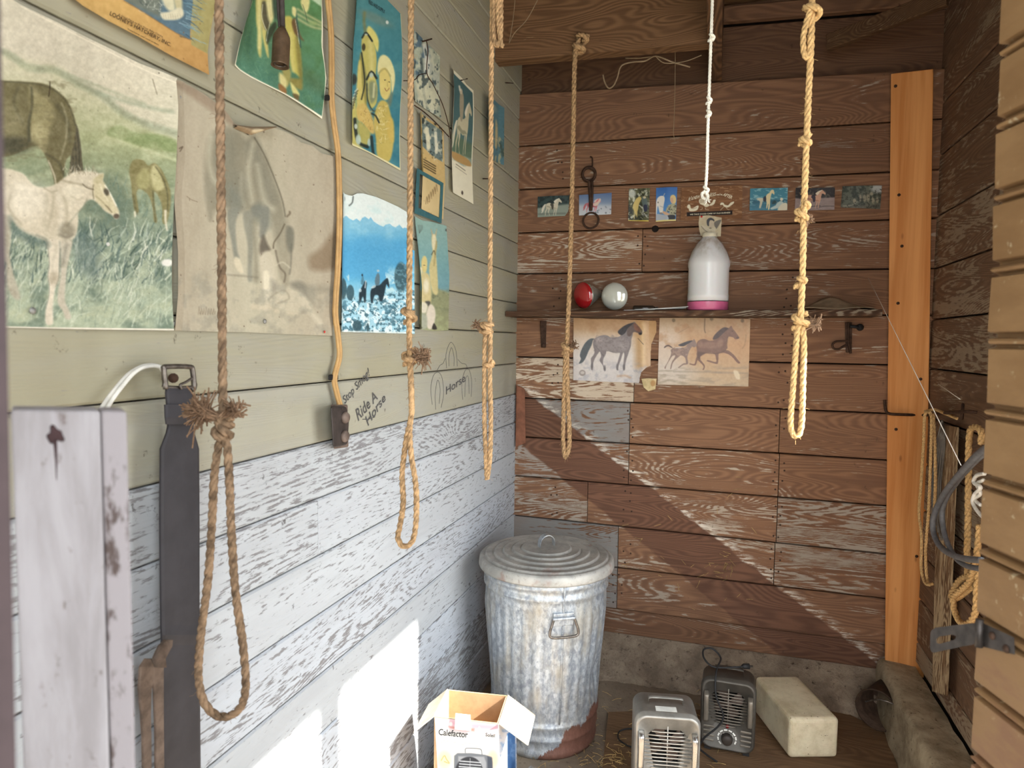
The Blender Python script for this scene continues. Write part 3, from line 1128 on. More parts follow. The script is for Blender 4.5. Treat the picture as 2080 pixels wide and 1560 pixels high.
MB().lathe([(0, 0), (.011, .001), (.013, .005), (.013, L_ * .8), (.006, L_ * .88), (.006, L_ * .9)], p0, 16, 0, p1 - p0).build('body', M_vial, vb)
MB().lathe([(.0075, L_ * .89), (.0075, L_), (0, L_)], p0, 12, 0, p1 - p0).build('cap', M_steel, vb)
# folded sacking at the right
cl = MB()
V, fs = [], []
nx_, ny_ = 26, 8
for i in range(nx_ + 1):
    for j in range(ny_ + 1):
        u, v = i / nx_, j / ny_
        q = shelf_pt(1612 + 160 * u + 10 * math.sin(3 * v), .16 - .12 * v)
        h = .006 + .030 * v * math.exp(-((u - .42) / .25) ** 2) + .018 * math.sin(math.pi * u) * v + .004 * math.sin(9 * u + 3 * v)
        V.append(q + np.array((0, 0, h)))
for i in range(nx_):
    for j in range(ny_):
        a = i * (ny_ + 1) + j
        fs.append((a, a + ny_ + 1, a + ny_ + 2, a + 1))
o = cl.add(V, fs, 0, True).build('paper_sack', flat('brown_sack_paper', (150, 130, 104), .9, 0, .15, 30))
sm = o.modifiers.new('thickness', 'SOLIDIFY'); sm.thickness = .003; sm.offset = -1
tag(o, 'folded brown paper sack lying flat on the right end of the shelf', 'sack')

# plastic jug
yj = .098
jc = shelf_pt(1437, yj)
sc_ = (2.95 - yj) / F * .985
wj = float(np.linalg.norm(atY(1479, 560, YB - yj) - atY(1395, 560, YB - yj))) / 2
wj = min(wj, .086)
k_ = wj / 42.0
hz = lambda py: float(atY(1437, py, YB - yj)[2]) - jc[2]
t = thing('plastic_jug', tuple(jc), 'milky white plastic jug with pink liquid at the bottom on the shelf', 'jug')
g = NT('milky_plastic')
nz = g.noise(g.coord((18, 18, 9)), 1, 5, .7)
tc = g.n('TexCoord'); sx = g.n('SeparateXYZ'); g.l(tc.outputs['Object'], sx.inputs[0])
dirt = g.math('MULTIPLY', g.step(nz, .35, .7), g.step(sx.outputs[2], jc[2] + hz(540), jc[2] + hz(500)))
g.col(g.mix(g.math('ADD', g.math('MULTIPLY', dirt, .8), 0.0), L4((214, 212, 210)), L4((150, 132, 104))))
g.b.inputs['Roughness'].default_value = .28
g.b.inputs['Specular IOR Level'].default_value = .5
g.b.inputs['Subsurface Weight'].default_value = .15
M_milk = g.mat
prof = [(0, .0), (.92 * wj, .0), (wj, .006)]
prof_top = [(wj, hz(612)), (wj * 1.0, hz(600)), (wj * .985, hz(596)), (wj * .985, hz(560)), (wj * .985, hz(546)), (wj * 1.02, hz(540)), (wj * 1.02, hz(534)), (wj * .97, hz(526)), (wj * .85, hz(512)), (wj * .62, hz(496)), (wj * .40, hz(486)), (wj * .30, hz(480)), (wj * .30, hz(478))]
MB().lathe(prof + [(wj, hz(614))], jc, 40, 0, (0, 0, 1), closed=True).build('liquid', flat('pink_liquid', (196, 96, 132), .3, 0, .06, 20, .5), t)
MB().lathe(prof_top, jc, 40).build('body', M_milk, t)
MB().lathe([(wj * .34, hz(482)), (wj * .36, hz(480)), (wj * .36, hz(474)), (wj * .30, hz(473)), (0, hz(473))], jc, 24).build('cap', flat('cream_cap', (214, 204, 178), .6), t)

# ------------------------------------------------------------------ pine board in the back right corner
t = thing('pine_board', tuple(onB(1850, 1370, .03)), 'new orange pine board fixed upright in the back right corner', 'board')
g = NT('fresh_pine')
cv = g.coord((26, 26, 1.2))
gr = g.noise(cv, 1, 4, .55, .4)
gr2 = g.noise(g.coord((120, 120, 3)), 1, 3, .6)
c = g.mix(g.step(gr, .3, .7), L4((190, 122, 62)), L4((216, 152, 90)))
c = g.mix(g.math('MULTIPLY', g.step(gr2, .55, .75), .35), c, L4((160, 98, 48)))
vr = g.n('TexVoronoi'); g.l(g.coord((16, 16, 6)), vr.inputs['Vector']); vr.inputs['Scale'].default_value = 1
kn = g.step(vr.outputs['Distance'], .13, .05)
c = g.mix(g.math('MULTIPLY', kn, .6), c, L4((110, 60, 30)))
g.col(c)
g.b.inputs['Roughness'].default_value = .62
M_pine = g.mat
q = [(1797, 1370), (1878, 1377), (1896, 140), (1810, 150)]
MB().hexa([onB(x, y, .032) for x, y in q] + [onB(x, y, .002) for x, y in q]).build('plank', M_pine, t, bevel=.002)
for (x, y) in ((1819, 175), (1826, 396), (1824, 616), (1820, 872), (1870, 770), (1832, 500), (1862, 1130)):
    MB().lathe([(.006, 0), (.006, .001), (0, .0016)], onB(x, y, .0318), 10, 0, (0, -1, 0)).build('nail_head', M_iron, t)
# brown block in the back left corner
cb_ = MB()
q = [(1047, 908), (1068, 900), (1066, 790), (1049, 782)]
M_blockw = flat('brown_painted_wood', (134, 88, 66), .8, 0, .15, 25)
cb_.hexa([onB(x, y, .028) for x, y in q] + [onB(x, y, .001) for x, y in q])
tag(cb_.build('wood_block', M_blockw, bevel=.003), 'short brown wooden block in the back left corner', 'block')

# diagonal brace up in the right back corner
a, b = atY(1681, 88, YB - .10), atY(1925, -6, YB - .30)
d = _n(b - a)
upv = _n(np.cross(np.cross(d, (0, 0, 1)), d))
sd_ = np.cross(d, upv)
h_ = .030
br = MB().hexa([a - upv * h_ + sd_ * -.015, b - upv * h_ + sd_ * -.015, b + upv * h_ + sd_ * -.015, a + upv * h_ + sd_ * -.015,
                a - upv * h_ + sd_ * .015, b - upv * h_ + sd_ * .015, b + upv * h_ + sd_ * .015, a + upv * h_ + sd_ * .015], 0, (.2, .3, .6, .55))
tag(br.build('brace', M_dark, attr=True, bevel=.004), 'brown wooden brace slanting up to the right under the loft', 'brace')
# ================================================================== GALVANISED CAN
cc = atZ(1110, 1106, .675)
RL = .2485
ccx, ccy = float(cc[0]) * .965, float(cc[1]) * .965
ccx = max(ccx, XL + RL + .012)
ZT = .645
g = NT('galvanised_steel')
n1 = g.noise(g.coord((16, 16, 5)), 1, 6, .65)
n2 = g.noise(g.coord((70, 70, 40)), 1, 4, .7)
vr = g.n('TexVoronoi'); g.l(g.coord((95, 95, 70)), vr.inputs['Vector']); vr.inputs['Scale'].default_value = 1
sp = g.math('ADD', g.math('MULTIPLY', vr.outputs['Color'], .22), g.math('MULTIPLY', n2, .78))
c = g.mix(g.step(sp, .3, .75), L4((138, 144, 152)), L4((200, 205, 208)))
c = g.mix(g.math('MULTIPLY', g.step(n1, .42, .7), .65), c, L4((176, 166, 146)))
tc = g.n('TexCoord'); sx = g.n('SeparateXYZ'); g.l(tc.outputs['Object'], sx.inputs[0])
# rust eats up from the foot on the right side
rs_ = g.math('ADD', g.math('MULTIPLY', sx.outputs[2], -3.6), g.math('MULTIPLY', g.math('SUBTRACT', sx.outputs[0], ccx), 3.0))
rs_ = g.math('ADD', rs_, g.math('MULTIPLY', n1, .9))
rm = g.step(rs_, .50, .54)
c = g.mix(rm, c, g.mix(n2, L4((78, 46, 36)), L4((132, 96, 82))))
g.col(c)
g.l(g.math('MULTIPLY', g.math('SUBTRACT', 1.0, rm), .55), g.b.inputs['Metallic'])
g.b.inputs['Roughness'].default_value = .48
g.bump(g.math('ADD', n1, g.math('MULTIPLY', n2, .4)), .25, .006)
M_galv = g.mat
g = NT('dusty_lid')
n1 = g.noise(g.coord((9, 9, 9)), 1, 6, .65)
n2 = g.noise(g.coord((60, 60, 60)), 1, 4, .7)
c = g.mix(g.step(n1, .35, .65), L4((150, 148, 142)), L4((184, 180, 172)))
c = g.mix(g.math('MULTIPLY', g.step(n2, .55, .7), .4), c, L4((120, 104, 92)))
c = g.mix(g.math('MULTIPLY', g.step(g.noise(g.coord((7, 7, 7), (3, 1, 5)), 1, 4), .58, .68), .6), c, L4((140, 104, 90)))
g.col(c)
g.b.inputs['Metallic'].default_value = .25
g.b.inputs['Roughness'].default_value = .55
M_lid = g.mat
t = thing('garbage_can', (ccx, ccy, 0), 'dented galvanised steel garbage can with lid in the back left corner', 'garbage can')
rT, rBt = .227, .190
def rad_at(z):
    return rBt + (rT - rBt) * (z / ZT)
prof = [(.001, .012), (rBt - .006, .012), (rBt - .004, 0), (rBt + .002, 0)]
for z, dr in ((.012, .004), (.022, .004), (.03, -.001), (.055, -.001), (.062, .004), (.07, .004), (.078, 0), (.105, 0), (.112, .005), (.12, .005), (.128, 0)):
    prof.append((rad_at(z) + dr, z))
for z in np.linspace(.14, .555, 26):
    prof.append((rad_at(z), z))
for z, dr in ((.565, .0), (.572, .006), (.582, .006), (.59, 0), (.602, 0), (.609, .006), (.619, .006), (.627, 0), (.64, 0), (.648, .004), (.66, .004), (ZT, 0)):
    prof.append((rad_at(z) + dr, z))
def flute(th, h, r):
    if .15 < h < .55:
        e = min(1, (h - .15) / .04, (.55 - h) / .04)
        f = .006 * e * (abs(math.sin(th * 17)) ** .5 - .6)
        f += .006 * math.sin(2.3 * th + 1) * math.sin(9 * h) * e
        f -= .016 * e * math.exp(-(((th - 4.55) / .22) ** 2 + ((h - .27) / .05) ** 2))
        return f
    return 0.0
MB().lathe(prof, (ccx, ccy, 0), 136, 0, closed=True, wob=flute).build('can_body', M_galv, t)
lp = [(RL - .012, ZT - .012), (RL - .002, ZT - .014), (RL, ZT - .008), (RL - .002, ZT + .014), (RL - .008, ZT + .022)]
zc_ = .024
for r_ in (.222, .190, .156, .122, .088):
    lp += [(r_ + .010, ZT + zc_), (r_ + .006, ZT + zc_ - .003), (r_ + .003, ZT + zc_ + .005), (r_ - .002, ZT + zc_ + .006), (r_ - .006, ZT + zc_ + .004)]
    zc_ += .0052
lp += [(.06, ZT + zc_ + .002), (.045, ZT + zc_ - .002), (0, ZT + zc_)]
lid = MB().lathe(lp, (ccx, ccy, 0), 72).build('lid', M_lid, t)
ha = []
hd = _n((.75, .66, 0))
for q in np.linspace(0, math.pi, 14):
    ha.append(np.array((ccx, ccy, ZT + .05)) + hd * (-.030 * math.cos(q)) + np.array((0, 0, .042 * math.sin(q) ** .7)))
hb = MB()
pd = np.cross(hd, (0, 0, 1)) * .012
V = []
for p in ha:
    V += [p - pd, p + pd, p + pd + np.array((0, 0, .003)), p - pd + np.array((0, 0, .003))]
fs = []
for i in range(len(ha) - 1):
    for k in range(4):
        fs.append((i * 4 + k, (i + 1) * 4 + k, (i + 1) * 4 + (k + 1) % 4, i * 4 + (k + 1) % 4))
hb.add(V, fs, 0, False)
hb.build('lid_handle', M_galv, lid, recalc=True)
# vertical seam and side handle, facing the camera
sa = math.atan2(-ccy, -ccx) + math.radians(16)
sdv = np.array((math.cos(sa), math.sin(sa), 0))
stv = np.array((-math.sin(sa), math.cos(sa), 0))
sm_ = MB()
sm_.tube([np.array((ccx, ccy, z)) + sdv * (rad_at(z) + (.006 if z > .56 else .001)) for z in (.13, .3, .5, .56, .6, .64)], .0036, 6)
sm_.build('seam', M_galv, t)
hz_ = .535
def sp_(u, z, o):
    return np.array((ccx, ccy, z)) + sdv * (rad_at(z) + o) + stv * u
pl = MB()
pl.hexa([sp_(-.036, .49, .006), sp_(.036, .49, .006), sp_(.036, .535, .008), sp_(-.036, .535, .008), sp_(-.036, .49, -.004), sp_(.036, .49, -.004), sp_(.036, .535, -.004), sp_(-.036, .535, -.004)])
pl.tube([sp_(-.04, .518, .010), sp_(.04, .518, .010)], .006, 8)
hp = pl.build('handle_plate', M_galv, t, bevel=.002)
MB().tube(catmull([sp_(-.036, .518, .011), sp_(-.042, .50, .013), sp_(-.050, .475, .016), (sp_(-.044, .458, .018)), sp_(0, .455, .019), sp_(.044, .458, .018), sp_(.050, .475, .016), sp_(.042, .50, .013), sp_(.036, .518, .011)], 5), .0045, 8).build('bail_handle', M_steel, hp)

# ================================================================== HEATERS
M_hs = flat('silver_heater_paint', (150, 146, 138), .42, .55, .12, 24)
M_hs2 = flat('chrome_trim', (190, 188, 184), .22, .9, .05, 20)
M_hk = flat('charcoal_heater_paint', (84, 79, 72), .48, .35, .12, 24)
M_hole = flat('dark_inside', (20, 18, 17), .9)
M_slat = flat('grille_steel', (168, 162, 152), .35, .7, .1, 30)
M_slat2 = flat('dull_grille_steel', (128, 120, 108), .45, .6, .1, 30)
M_ins = flat('fan_inside', (92, 78, 70), .5, .4)


def rrect(w, h, r, n=7):
    pts = []
    for cx, cy, a0 in ((w / 2 - r, h - r, 0), (-w / 2 + r, h - r, 90), (-w / 2 + r, r, 180), (w / 2 - r, r, 270)):
        for k in range(n):
            a = math.radians(a0 + 90 * k / (n - 1))
            pts.append((cx + r * math.cos(a), cy + r * math.sin(a)))
    return pts


def heater(loc, yaw, w, h, d, body, slat, label, dark):
    """front faces -y locally"""
    t = thing('space_heater', loc, label, 'heater', None)
    t.rotation_euler = (0, 0, yaw)
    bpy.context.view_layer.update()
    MW = np.array(t.matrix_world)

    def add(mb, name, mat, parent=None, bevel=0):
        mb.v = [tuple((MW @ np.array((*p, 1)))[:3]) for p in mb.v]
        return mb.build(name, mat, parent or t, bevel=bevel)
    # shell: rounded front, lofted to the back
    z0 = .012
    secs = [(-d / 2 + .004, .010), (-d / 2, .016), (-d / 2 + .001, .022)]
    prof = [(0.0, d / 2, .02)]
    mb = MB()
    loops = [(d / 2, .012, .028), (d / 2 - .012, 0, .034), (-d / 2 + .03, 0, .034), (-d / 2 + .018, -.003, .034), (-d / 2 + .014, 0, .034), (-d / 2 + .004, 0, .034), (-d / 2, .004, .032), (-d / 2, .008, .030), (-d / 2 + .006, .011, .028)]
    V, fs, n = [], [], 28
    for y, ins, r in loops:
        for x, z in rrect(w - 2 * ins, h - 2 * ins, r):
            V.append((x, y, z0 + ins + z))
    for i in range(len(loops) - 1):
        for k in range(n):
            fs.append((i * n + k, i * n + (k + 1) % n, (i + 1) * n + (k + 1) % n, (i + 1) * n + k))
    fs.append(tuple(range(n - 1, -1, -1)))
    # front face with a round hole
    yf = -d / 2 + .006
    R_ = w * .385
    zc = z0 + h - R_ - h * .115
    nb = len(V)
    cir = []
    for k in range(n):
        x, _, z = V[(len(loops) - 1) * n + k]
        a = math.atan2(z - zc, x)
        cir.append((R_ * math.cos(a), yf, zc + R_ * math.sin(a)))
    V += cir
    for k in range(n):
        fs.append(((len(loops) - 1) * n + k, (len(loops) - 1) * n + (k + 1) % n, nb + (k + 1) % n, nb + k))
    V += [(x, yf + .05, z) for x, y, z in cir]
    for k in range(n):
        fs.append((nb + k, nb + (k + 1) % n, nb + n + (k + 1) % n, nb + n + k))
    mb.add(V, fs, 0, True)
    hs = add(mb, 'housing', body)
    mb = MB().lathe([(R_ * .99, 0), (R_ * .99, .004), (0, .004)], (0, yf + .048, zc), 28, 0, (0, 1, 0))
    add(mb, 'grille_recess', M_hole)
    # fan inside
    mb = MB()
    for k in range(4):
        a = k * math.pi / 2 + .5
        u, v = np.array((math.cos(a), 0, math.sin(a))), np.array((-math.sin(a), 0, math.cos(a)))
        c0 = np.array((0, yf + .034, zc))
        mb.hexa([c0 + u * .008 - v * .006, c0 + u * R_ * .8 - v * .022, c0 + u * R_ * .75 + v * .02 + np.array((0, .008, 0)), c0 + u * .008 + v * .006,
                 c0 + u * .008 - v * .006 + (0, .002, 0), c0 + u * R_ * .8 - v * .022 + (0, .002, 0), c0 + u * R_ * .75 + v * .02 + np.array((0, .010, 0)), c0 + u * .008 + v * .006 + (0, .002, 0)])
    mb.lathe([(0, -.012), (.012, -.010), (.014, .01)], (0, yf + .034, zc), 16, 0, (0, 1, 0))
    add(mb, 'fan', M_ins)
    nb_ = 13
    for k in range(nb_):
        z = zc + R_ * (1 - (k + .5) * 2 / nb_)
        L_ = math.sqrt(max(0, R_ ** 2 - (z - zc) ** 2)) * 1.01
        if k == 0:
            continue
        mb = MB()
        mb.tube([(-L_, yf - .002, z), (-L_ * .5, yf - .004, z), (L_ * .5, yf - .004, z), (L_, yf - .002, z)], .0023 if not dark else .002, 6)
        add(mb, 'grille_bar', slat)
    add(MB().tube([(0, yf - .001, zc - R_), (0, yf + .0, zc + R_)], .0022, 6), 'grille_rod', slat)
    # chrome guards each side
    for s_ in (-1, 1):
        mb = MB()
        x = s_ * (w / 2 - .017)
        pts = [(x, yf - .002, zc + R_ * .78), (x, yf - .016, zc + R_ * .70), (x, yf - .022, zc + R_ * .5), (x, yf - .020, zc - R_ * .5), (x, yf - .016, zc - R_ * .72), (x, yf - .002, zc - R_ * .8)]
        P = catmull(pts, 5)
        V = []
        for p in P:
            V += [p + (-.009, .0, 0), p + (-.006, -.004, 0), p + (.006, -.004, 0), p + (.009, 0, 0), p + (.006, .004, 0), p + (-.006, .004, 0)]
        fs = [(i * 6 + k, i * 6 + (k + 1) % 6, (i + 1) * 6 + (k + 1) % 6, (i + 1) * 6 + k) for i in range(len(P) - 1) for k in range(6)]
        fs += [tuple(range(5, -1, -1)), tuple((len(P) - 1) * 6 + k for k in range(6))]
        mb.add(V, fs, 0, True)
        add(mb, 'side_guard', M_hs2 if not dark else M_slat2)
    # top handle
    zt_ = z0 + h
    hp_ = [(-w * .27, .0, zt_ - .004), (-w * .27, 0, zt_ + .014), (-w * .22, 0, zt_ + .022), (w * .22, 0, zt_ + .022), (w * .27, 0, zt_ + .014), (w * .27, 0, zt_ - .004)]
    P = catmull(hp_, 4)
    V = []
    for p in P:
        V += [p + (0, -.011, .001), p + (0, .011, .001), p + (0, .011, -.001), p + (0, -.011, -.001)]
    fs = [(i * 4 + k, (i + 1) * 4 + k, (i + 1) * 4 + (k + 1) % 4, i * 4 + (k + 1) % 4) for i in range(len(P) - 1) for k in range(4)]
    add(MB().add(V, fs, 0, True), 'top_handle', body)
    if not dark:
        add(MB().box((-.034, -.045, zt_ + .0002), (.03, -.018, zt_ + .001)), 'rating_label', M_white)
    # control area
    zk = z0 + h * .17
    add(MB().lathe([(.020, 0), (.018, .016), (.015, .019), (0, .019)], (0, yf, zk), 24, 0, (0, -1, 0)), 'dial_knob', flat('heater_knob', (58, 50, 44), .5))
    mb = MB()
    for a in range(-130, 140, 30):
        q = math.radians(90 - a)
        u, v = np.array((math.cos(q), 0, math.sin(q))), np.array((-math.sin(q), 0, math.cos(q)))
        c0 = np.array((0, yf - .0006, zk)) + u * .030
        mb.add([c0 - u * .0025 - v * .006, c0 - u * .0025 + v * .006, c0 + u * .0025 + v * .006, c0 + u * .0025 - v * .006], [(0, 1, 2, 3)])
    add(mb, 'dial_marks', M_white)
    add(MB().lathe([(.007, 0), (.006, .004), (0, .006)], (0, yf, zk + .044), 14, 0, (0, -1, 0)), 'pilot_light', flat('pilot_red', (120, 24, 28), .3))
    for s_ in (-1, 1):
        for k in range(4):
            z = zk - .02 + k * .0165
            add(MB().box((s_ * w * .35 - .019, yf - .0022, z), (s_ * w * .35 + .019, yf + .001, z + .0075)), 'vent_slot', slat if not dark else M_slat2, bevel=.0015)
    add(MB().box((-w * .42, -d * .4, 0), (-w * .30, d * .4, .014)), 'foot', M_black)
    add(MB().box((w * .30, -d * .4, 0), (w * .42, d * .4, .014)), 'foot', M_black)
    return t, MW


ZF = .014      # top of the plywood the heaters stand on
p_l, p_r = atZ(1296, 1452, .315), atZ(1420, 1461, .315)
fc, ang = (p_l + p_r) / 2, math.atan2(p_r[1] - p_l[1], p_r[0] - p_l[0])
wS = float(np.linalg.norm(p_r - p_l)) + .012
nrm = np.array((-math.sin(ang), math.cos(ang), 0))
cS = fc + nrm * .075
hS, MS = heater((float(cS[0]), float(cS[1]), ZF), ang, wS, .303 - ZF, .15, M_hs, M_slat, 'silver milk house space heater with chrome guards, standing in front', False)
p_l, p_r = atZ(1426, 1384, .262), atZ(1536, 1402, .262)
fc, ang = (p_l + p_r) / 2, math.atan2(p_r[1] - p_l[1], p_r[0] - p_l[0])
wK = float(np.linalg.norm(p_r - p_l))
nrm = np.array((-math.sin(ang), math.cos(ang), 0))
cK = fc + nrm * .06
print('heater widths', wS, wK, 'ang', ang, cS, cK)
hK, MK = heater((float(cK[0]), float(cK[1]), ZF), ang, wK, .25, .12, M_hk, M_slat2, 'charcoal space heater with a dial, wedged beside the white plastic tank', True)


def text_mesh(body, size=1.0):
    cu_ = bpy.data.curves.new('lettering', 'FONT')
    cu_.body = body
    cu_.resolution_u = 3
    cu_.offset = .014
    o_ = bpy.data.objects.new('lettering', cu_)
    COL.objects.link(o_)
    bpy.context.view_layer.update()
    me = bpy.data.meshes.new_from_object(o_.evaluated_get(bpy.context.evaluated_depsgraph_get()))
    v = np.array([tuple(p.co) for p in me.vertices])
    f = [tuple(p.vertices) for p in me.polygons]
    bpy.data.objects.remove(o_)
    bpy.data.meshes.remove(me)
    v = v[:, :2]
    lo, hi = v.min(0), v.max(0)
    return (v - lo) / (hi - lo), f, float((hi - lo)[0] / (hi - lo)[1])


def text_on(name, body, quad, proj, mat, parent, bend=0.0):
    """lettering laid on a surface; quad: pixel corners bl, br, tr, tl; proj(px, py) -> point"""
    uv, f, _ = text_mesh(body)
    q = np.array(quad, float)
    u, v = uv[:, :1], uv[:, 1:]
    p = q[0] * (1 - u) * (1 - v) + q[1] * u * (1 - v) + q[2] * u * v + q[3] * (1 - u) * v
    p[:, 1] -= bend * (4 * uv[:, 0] * (1 - uv[:, 0]))
    P = proj(p[:, 0], p[:, 1])
    a, b, c = f[0][:3]
    n_ = np.cross(P[b] - P[a], P[c] - P[a])
    if np.dot(n_, CAM - P[a]) < 0:
        f = [tuple(reversed(x)) for x in f]
    return MB().add(P, f, 0, False).build(name, mat, parent)


def local_proj(MW, y):
    n_ = MW[:3, :3] @ np.array((0, -1, 0))
    p0 = (MW @ np.array((0, y, 0, 1)))[:3]
    return lambda px, py: on_plane(px, py, p0, n_)


text_on('lettering', 'o SOLEIL', [(1462, 1492), (1492, 1500), (1492, 1494), (1462, 1486)], local_proj(MK, -.06 + .0052), flat('pale_print', (170, 165, 155)), hK)
# cord coiled on top of the charcoal heater and falling down its front
def wp(M, p):
    return (M @ np.array((*p, 1)))[:3]
zt_ = .25 + .012
cdp = [wp(MK, p) for p in ((.06, .02, zt_ + .028), (.02, -.005, zt_ + .03), (-.05, -.03, zt_ + .03), (-.085, -.01, zt_ + .045), (-.09, .03, zt_ + .06), (-.06, .05, zt_ + .06), (-.03, .03, zt_ + .04), (-.04, -.03, zt_ + .03), (-.045, -.07, zt_ + .004), (-.04, -.082, zt_ - .05), (-.015, -.086, zt_ - .11), (-.03, -.088, zt_ - .15), (-.075, -.09, zt_ - .20), (-.09, -.085, zt_ - .24), (-.07, -.10, .012), (-.03, -.125, .006))]
tag(MB().tube(catmull(cdp, 8), .0033, 8).build('heater_cord', M_black), 'black cord looped on top of the charcoal heater and trailing down its grille', 'cord')
plg = wp(MK, (.06, .02, zt_ + .028))
dv_ = MK[:3, :3] @ np.array((.9, .3, 0))
tag(MB().lathe([(.004, -.02), (.009, -.012), (.010, .008), (0, .009)], plg, 12, 0, dv_).tube([plg + dv_ * .009 + (0, .004, 0), plg + dv_ * .022 + (0, .004, 0)], .0014, 5).tube([plg + dv_ * .009 + (0, -.004, 0), plg + dv_ * .022 + (0, -.004, 0)], .0014, 5).build('cord_plug', M_black), 'black plug resting on the charcoal heater', 'plug')
# second cord left of the silver heater
a = np.array([(1290, 1520), (1270, 1512), (1256, 1500), (1258, 1486), (1276, 1480), (1292, 1482)], float)
tag(MB().tube(catmull(atZ(a[:, 0], a[:, 1], .02), 8), .003, 6).build('heater_cord', M_black), 'thin black cord loop on the floor left of the silver heater', 'cord')

# ================================================================== CARDBOARD HEATER BOX
hb_ = .37
FLc, FRc, BRc, BLc = (atZ(x, y, hb_) for x, y in ((882, 1456), (1012, 1470), (1048, 1419), (926, 1402)))
ex_ = _n(FRc - FLc)
ez_ = np.array((0, 0, 1.))
ey_ = np.array((-ex_[1], ex_[0], 0))
bw_ = float(np.linalg.norm(FRc - FLc))
bd_ = float(np.dot(BLc - FLc, ey_))
O_ = np.array((FLc[0], FLc[1], 0))
M_kraft = flat('brown_cardboard', (168, 136, 102), .85, 0, .08, 30)
M_kraft_g = flat('grey_cardboard', (182, 170, 150), .85, 0, .08, 30)
t = thing('cardboard_box', tuple(O_ + ex_ * bw_ / 2 + ey_ * bd_ / 2), 'open white printed cardboard heater box standing before the garbage can', 'box')
def bx_(x0, x1, y0, y1, z0, z1):
    return [O_ + ex_ * x + ey_ * y + ez_ * z for x, y, z in ((x0, y0, z0), (x1, y0, z0), (x1, y0, z1), (x0, y0, z1), (x0, y1, z0), (x1, y1, z0), (x1, y1, z1), (x0, y1, z1))]
T_ = .004
mb = MB()
mb.hexa(bx_(0, bw_, 0, T_, .001, hb_))
mb.hexa(bx_(0, bw_, bd_ - T_, bd_, .001, hb_))
mb.hexa(bx_(0, T_, T_, bd_ - T_, .001, hb_))
mb.hexa(bx_(bw_ - T_, bw_, T_, bd_ - T_, .001, hb_))
mb.hexa(bx_(T_, bw_ - T_, T_, bd_ - T_, .001, .005))
mb.build('carton', M_kraft, t)
# raised back wall, flaps
def slab(name, pts, mat, th=.003):
    pts = [np.array(p) for p in pts]
    n_ = _n(np.cross(pts[1] - pts[0], pts[2] - pts[0])) * th
    return MB().hexa([*pts, *[p - n_ for p in pts]]).build(name, mat, t, recalc=True)
Lc = lambda x, y, z: O_ + ex_ * x + ey_ * y + ez_ * z
slab('flap', [Lc(bw_, 0, hb_), Lc(bw_, bd_, hb_), Lc(bw_ + .085, bd_ + .0, hb_ - .055), Lc(bw_ + .085, 0, hb_ - .055)], M_kraft_g)
slab('flap', [Lc(0, bd_, hb_), Lc(0, 0, hb_), Lc(-.06, 0, hb_ - .055), Lc(-.06, bd_, hb_ - .055)], M_kraft_g)
slab('tab', [Lc(bw_ * .33, -.004, hb_ - .028), Lc(bw_ * .58, -.004, hb_ - .028), Lc(bw_ * .57, -.004, hb_ + .018), Lc(bw_ * .34, -.004, hb_ + .018)], M_white)
BOXN = -ey_
box_proj = lambda px, py: on_plane(px, py, O_ - ey_ * .0012, BOXN)
box_proj2 = lambda px, py: on_plane(px, py, O_ - ey_ * .0020, BOXN)
side_proj = lambda px, py: on_plane(px, py, O_ + ex_ * (bw_ + .001), ex_)

# ================================================================== WHITE PLASTIC TANK
A_, B_ = atZ(1604, 1540, ZF), atZ(1700, 1538, ZF)
hT = .145
FLt, FRt, BRt, BLt = atZ(1604, 1462, hT + ZF), atZ(1705, 1461, hT + ZF), atZ(1626, 1378, hT + ZF), atZ(1547, 1379, hT + ZF)
C0 = (A_ * .5 + np.array((FLt[0], FLt[1], ZF)) * .5)
ex2 = _n(np.array((FRt[0] - FLt[0], FRt[1] - FLt[1], 0)))
wT = float(np.linalg.norm(FRt - FLt))
ey2 = _n(np.array((BRt[0] - FRt[0], BRt[1] - FRt[1], 0)))
dT = .30
g = NT('stained_white_plastic')
nz = g.noise(g.coord((10, 10, 10)), 1, 6, .7)
n2 = g.noise(g.coord((70, 70, 70)), 1, 3, .7)
c = g.mix(g.step(nz, .35, .7), L4((214, 202, 172)), L4((182, 166, 134)))
c = g.mix(g.step(n2, .66, .72), c, L4((84, 66, 48)))
g.col(c)
g.b.inputs['Roughness'].default_value = .5
g.b.inputs['Subsurface Weight'].default_value = .1
mb = MB()
pts = []
for z in (ZF, hT + ZF):
    pts += [np.array((C0[0], C0[1], z)), np.array((C0[0], C0[1], z)) + ex2 * wT, np.array((C0[0], C0[1], z)) + ex2 * wT * .98 + ey2 * dT, np.array((C0[0], C0[1], z)) + ey2 * dT]
mb.hexa([pts[0], pts[1], pts[5], pts[4], pts[3], pts[2], pts[6], pts[7]])
o = mb.build('plastic_tank', g.mat, recalc=True)
bv = o.modifiers.new('bevel', 'BEVEL'); bv.width = .016; bv.segments = 4
tag(o, 'stained white block shaped plastic tank right of the charcoal heater', 'tank')

# plywood on the floor
q = [atZ(x, y, 0) for x, y in ((1236, 1452), (1690, 1440), (1797, 1492), (1850, 1640), (1215, 1640))]
g_ = wood_mat('floor_plywood', (150, 118, 86), (112, 86, 62), (160, 130, 100), (150, 140, 120), 'x', .8, None, .5, .4)
tag(MB().add([p + (0, 0, .012) for p in q] + [p + (0, 0, .0005) for p in q], [(4, 3, 2, 1, 0)[::-1][::-1], (5, 6, 7, 8, 9)] + [(i, i + 5, (i + 1) % 5 + 5, (i + 1) % 5) for i in range(5)], 0, False, (.15, .3, .4, .9)).build('plywood_sheet', g_, attr=True, recalc=True),
    'worn brown plywood sheet lying on the floor under the heaters', 'plywood')

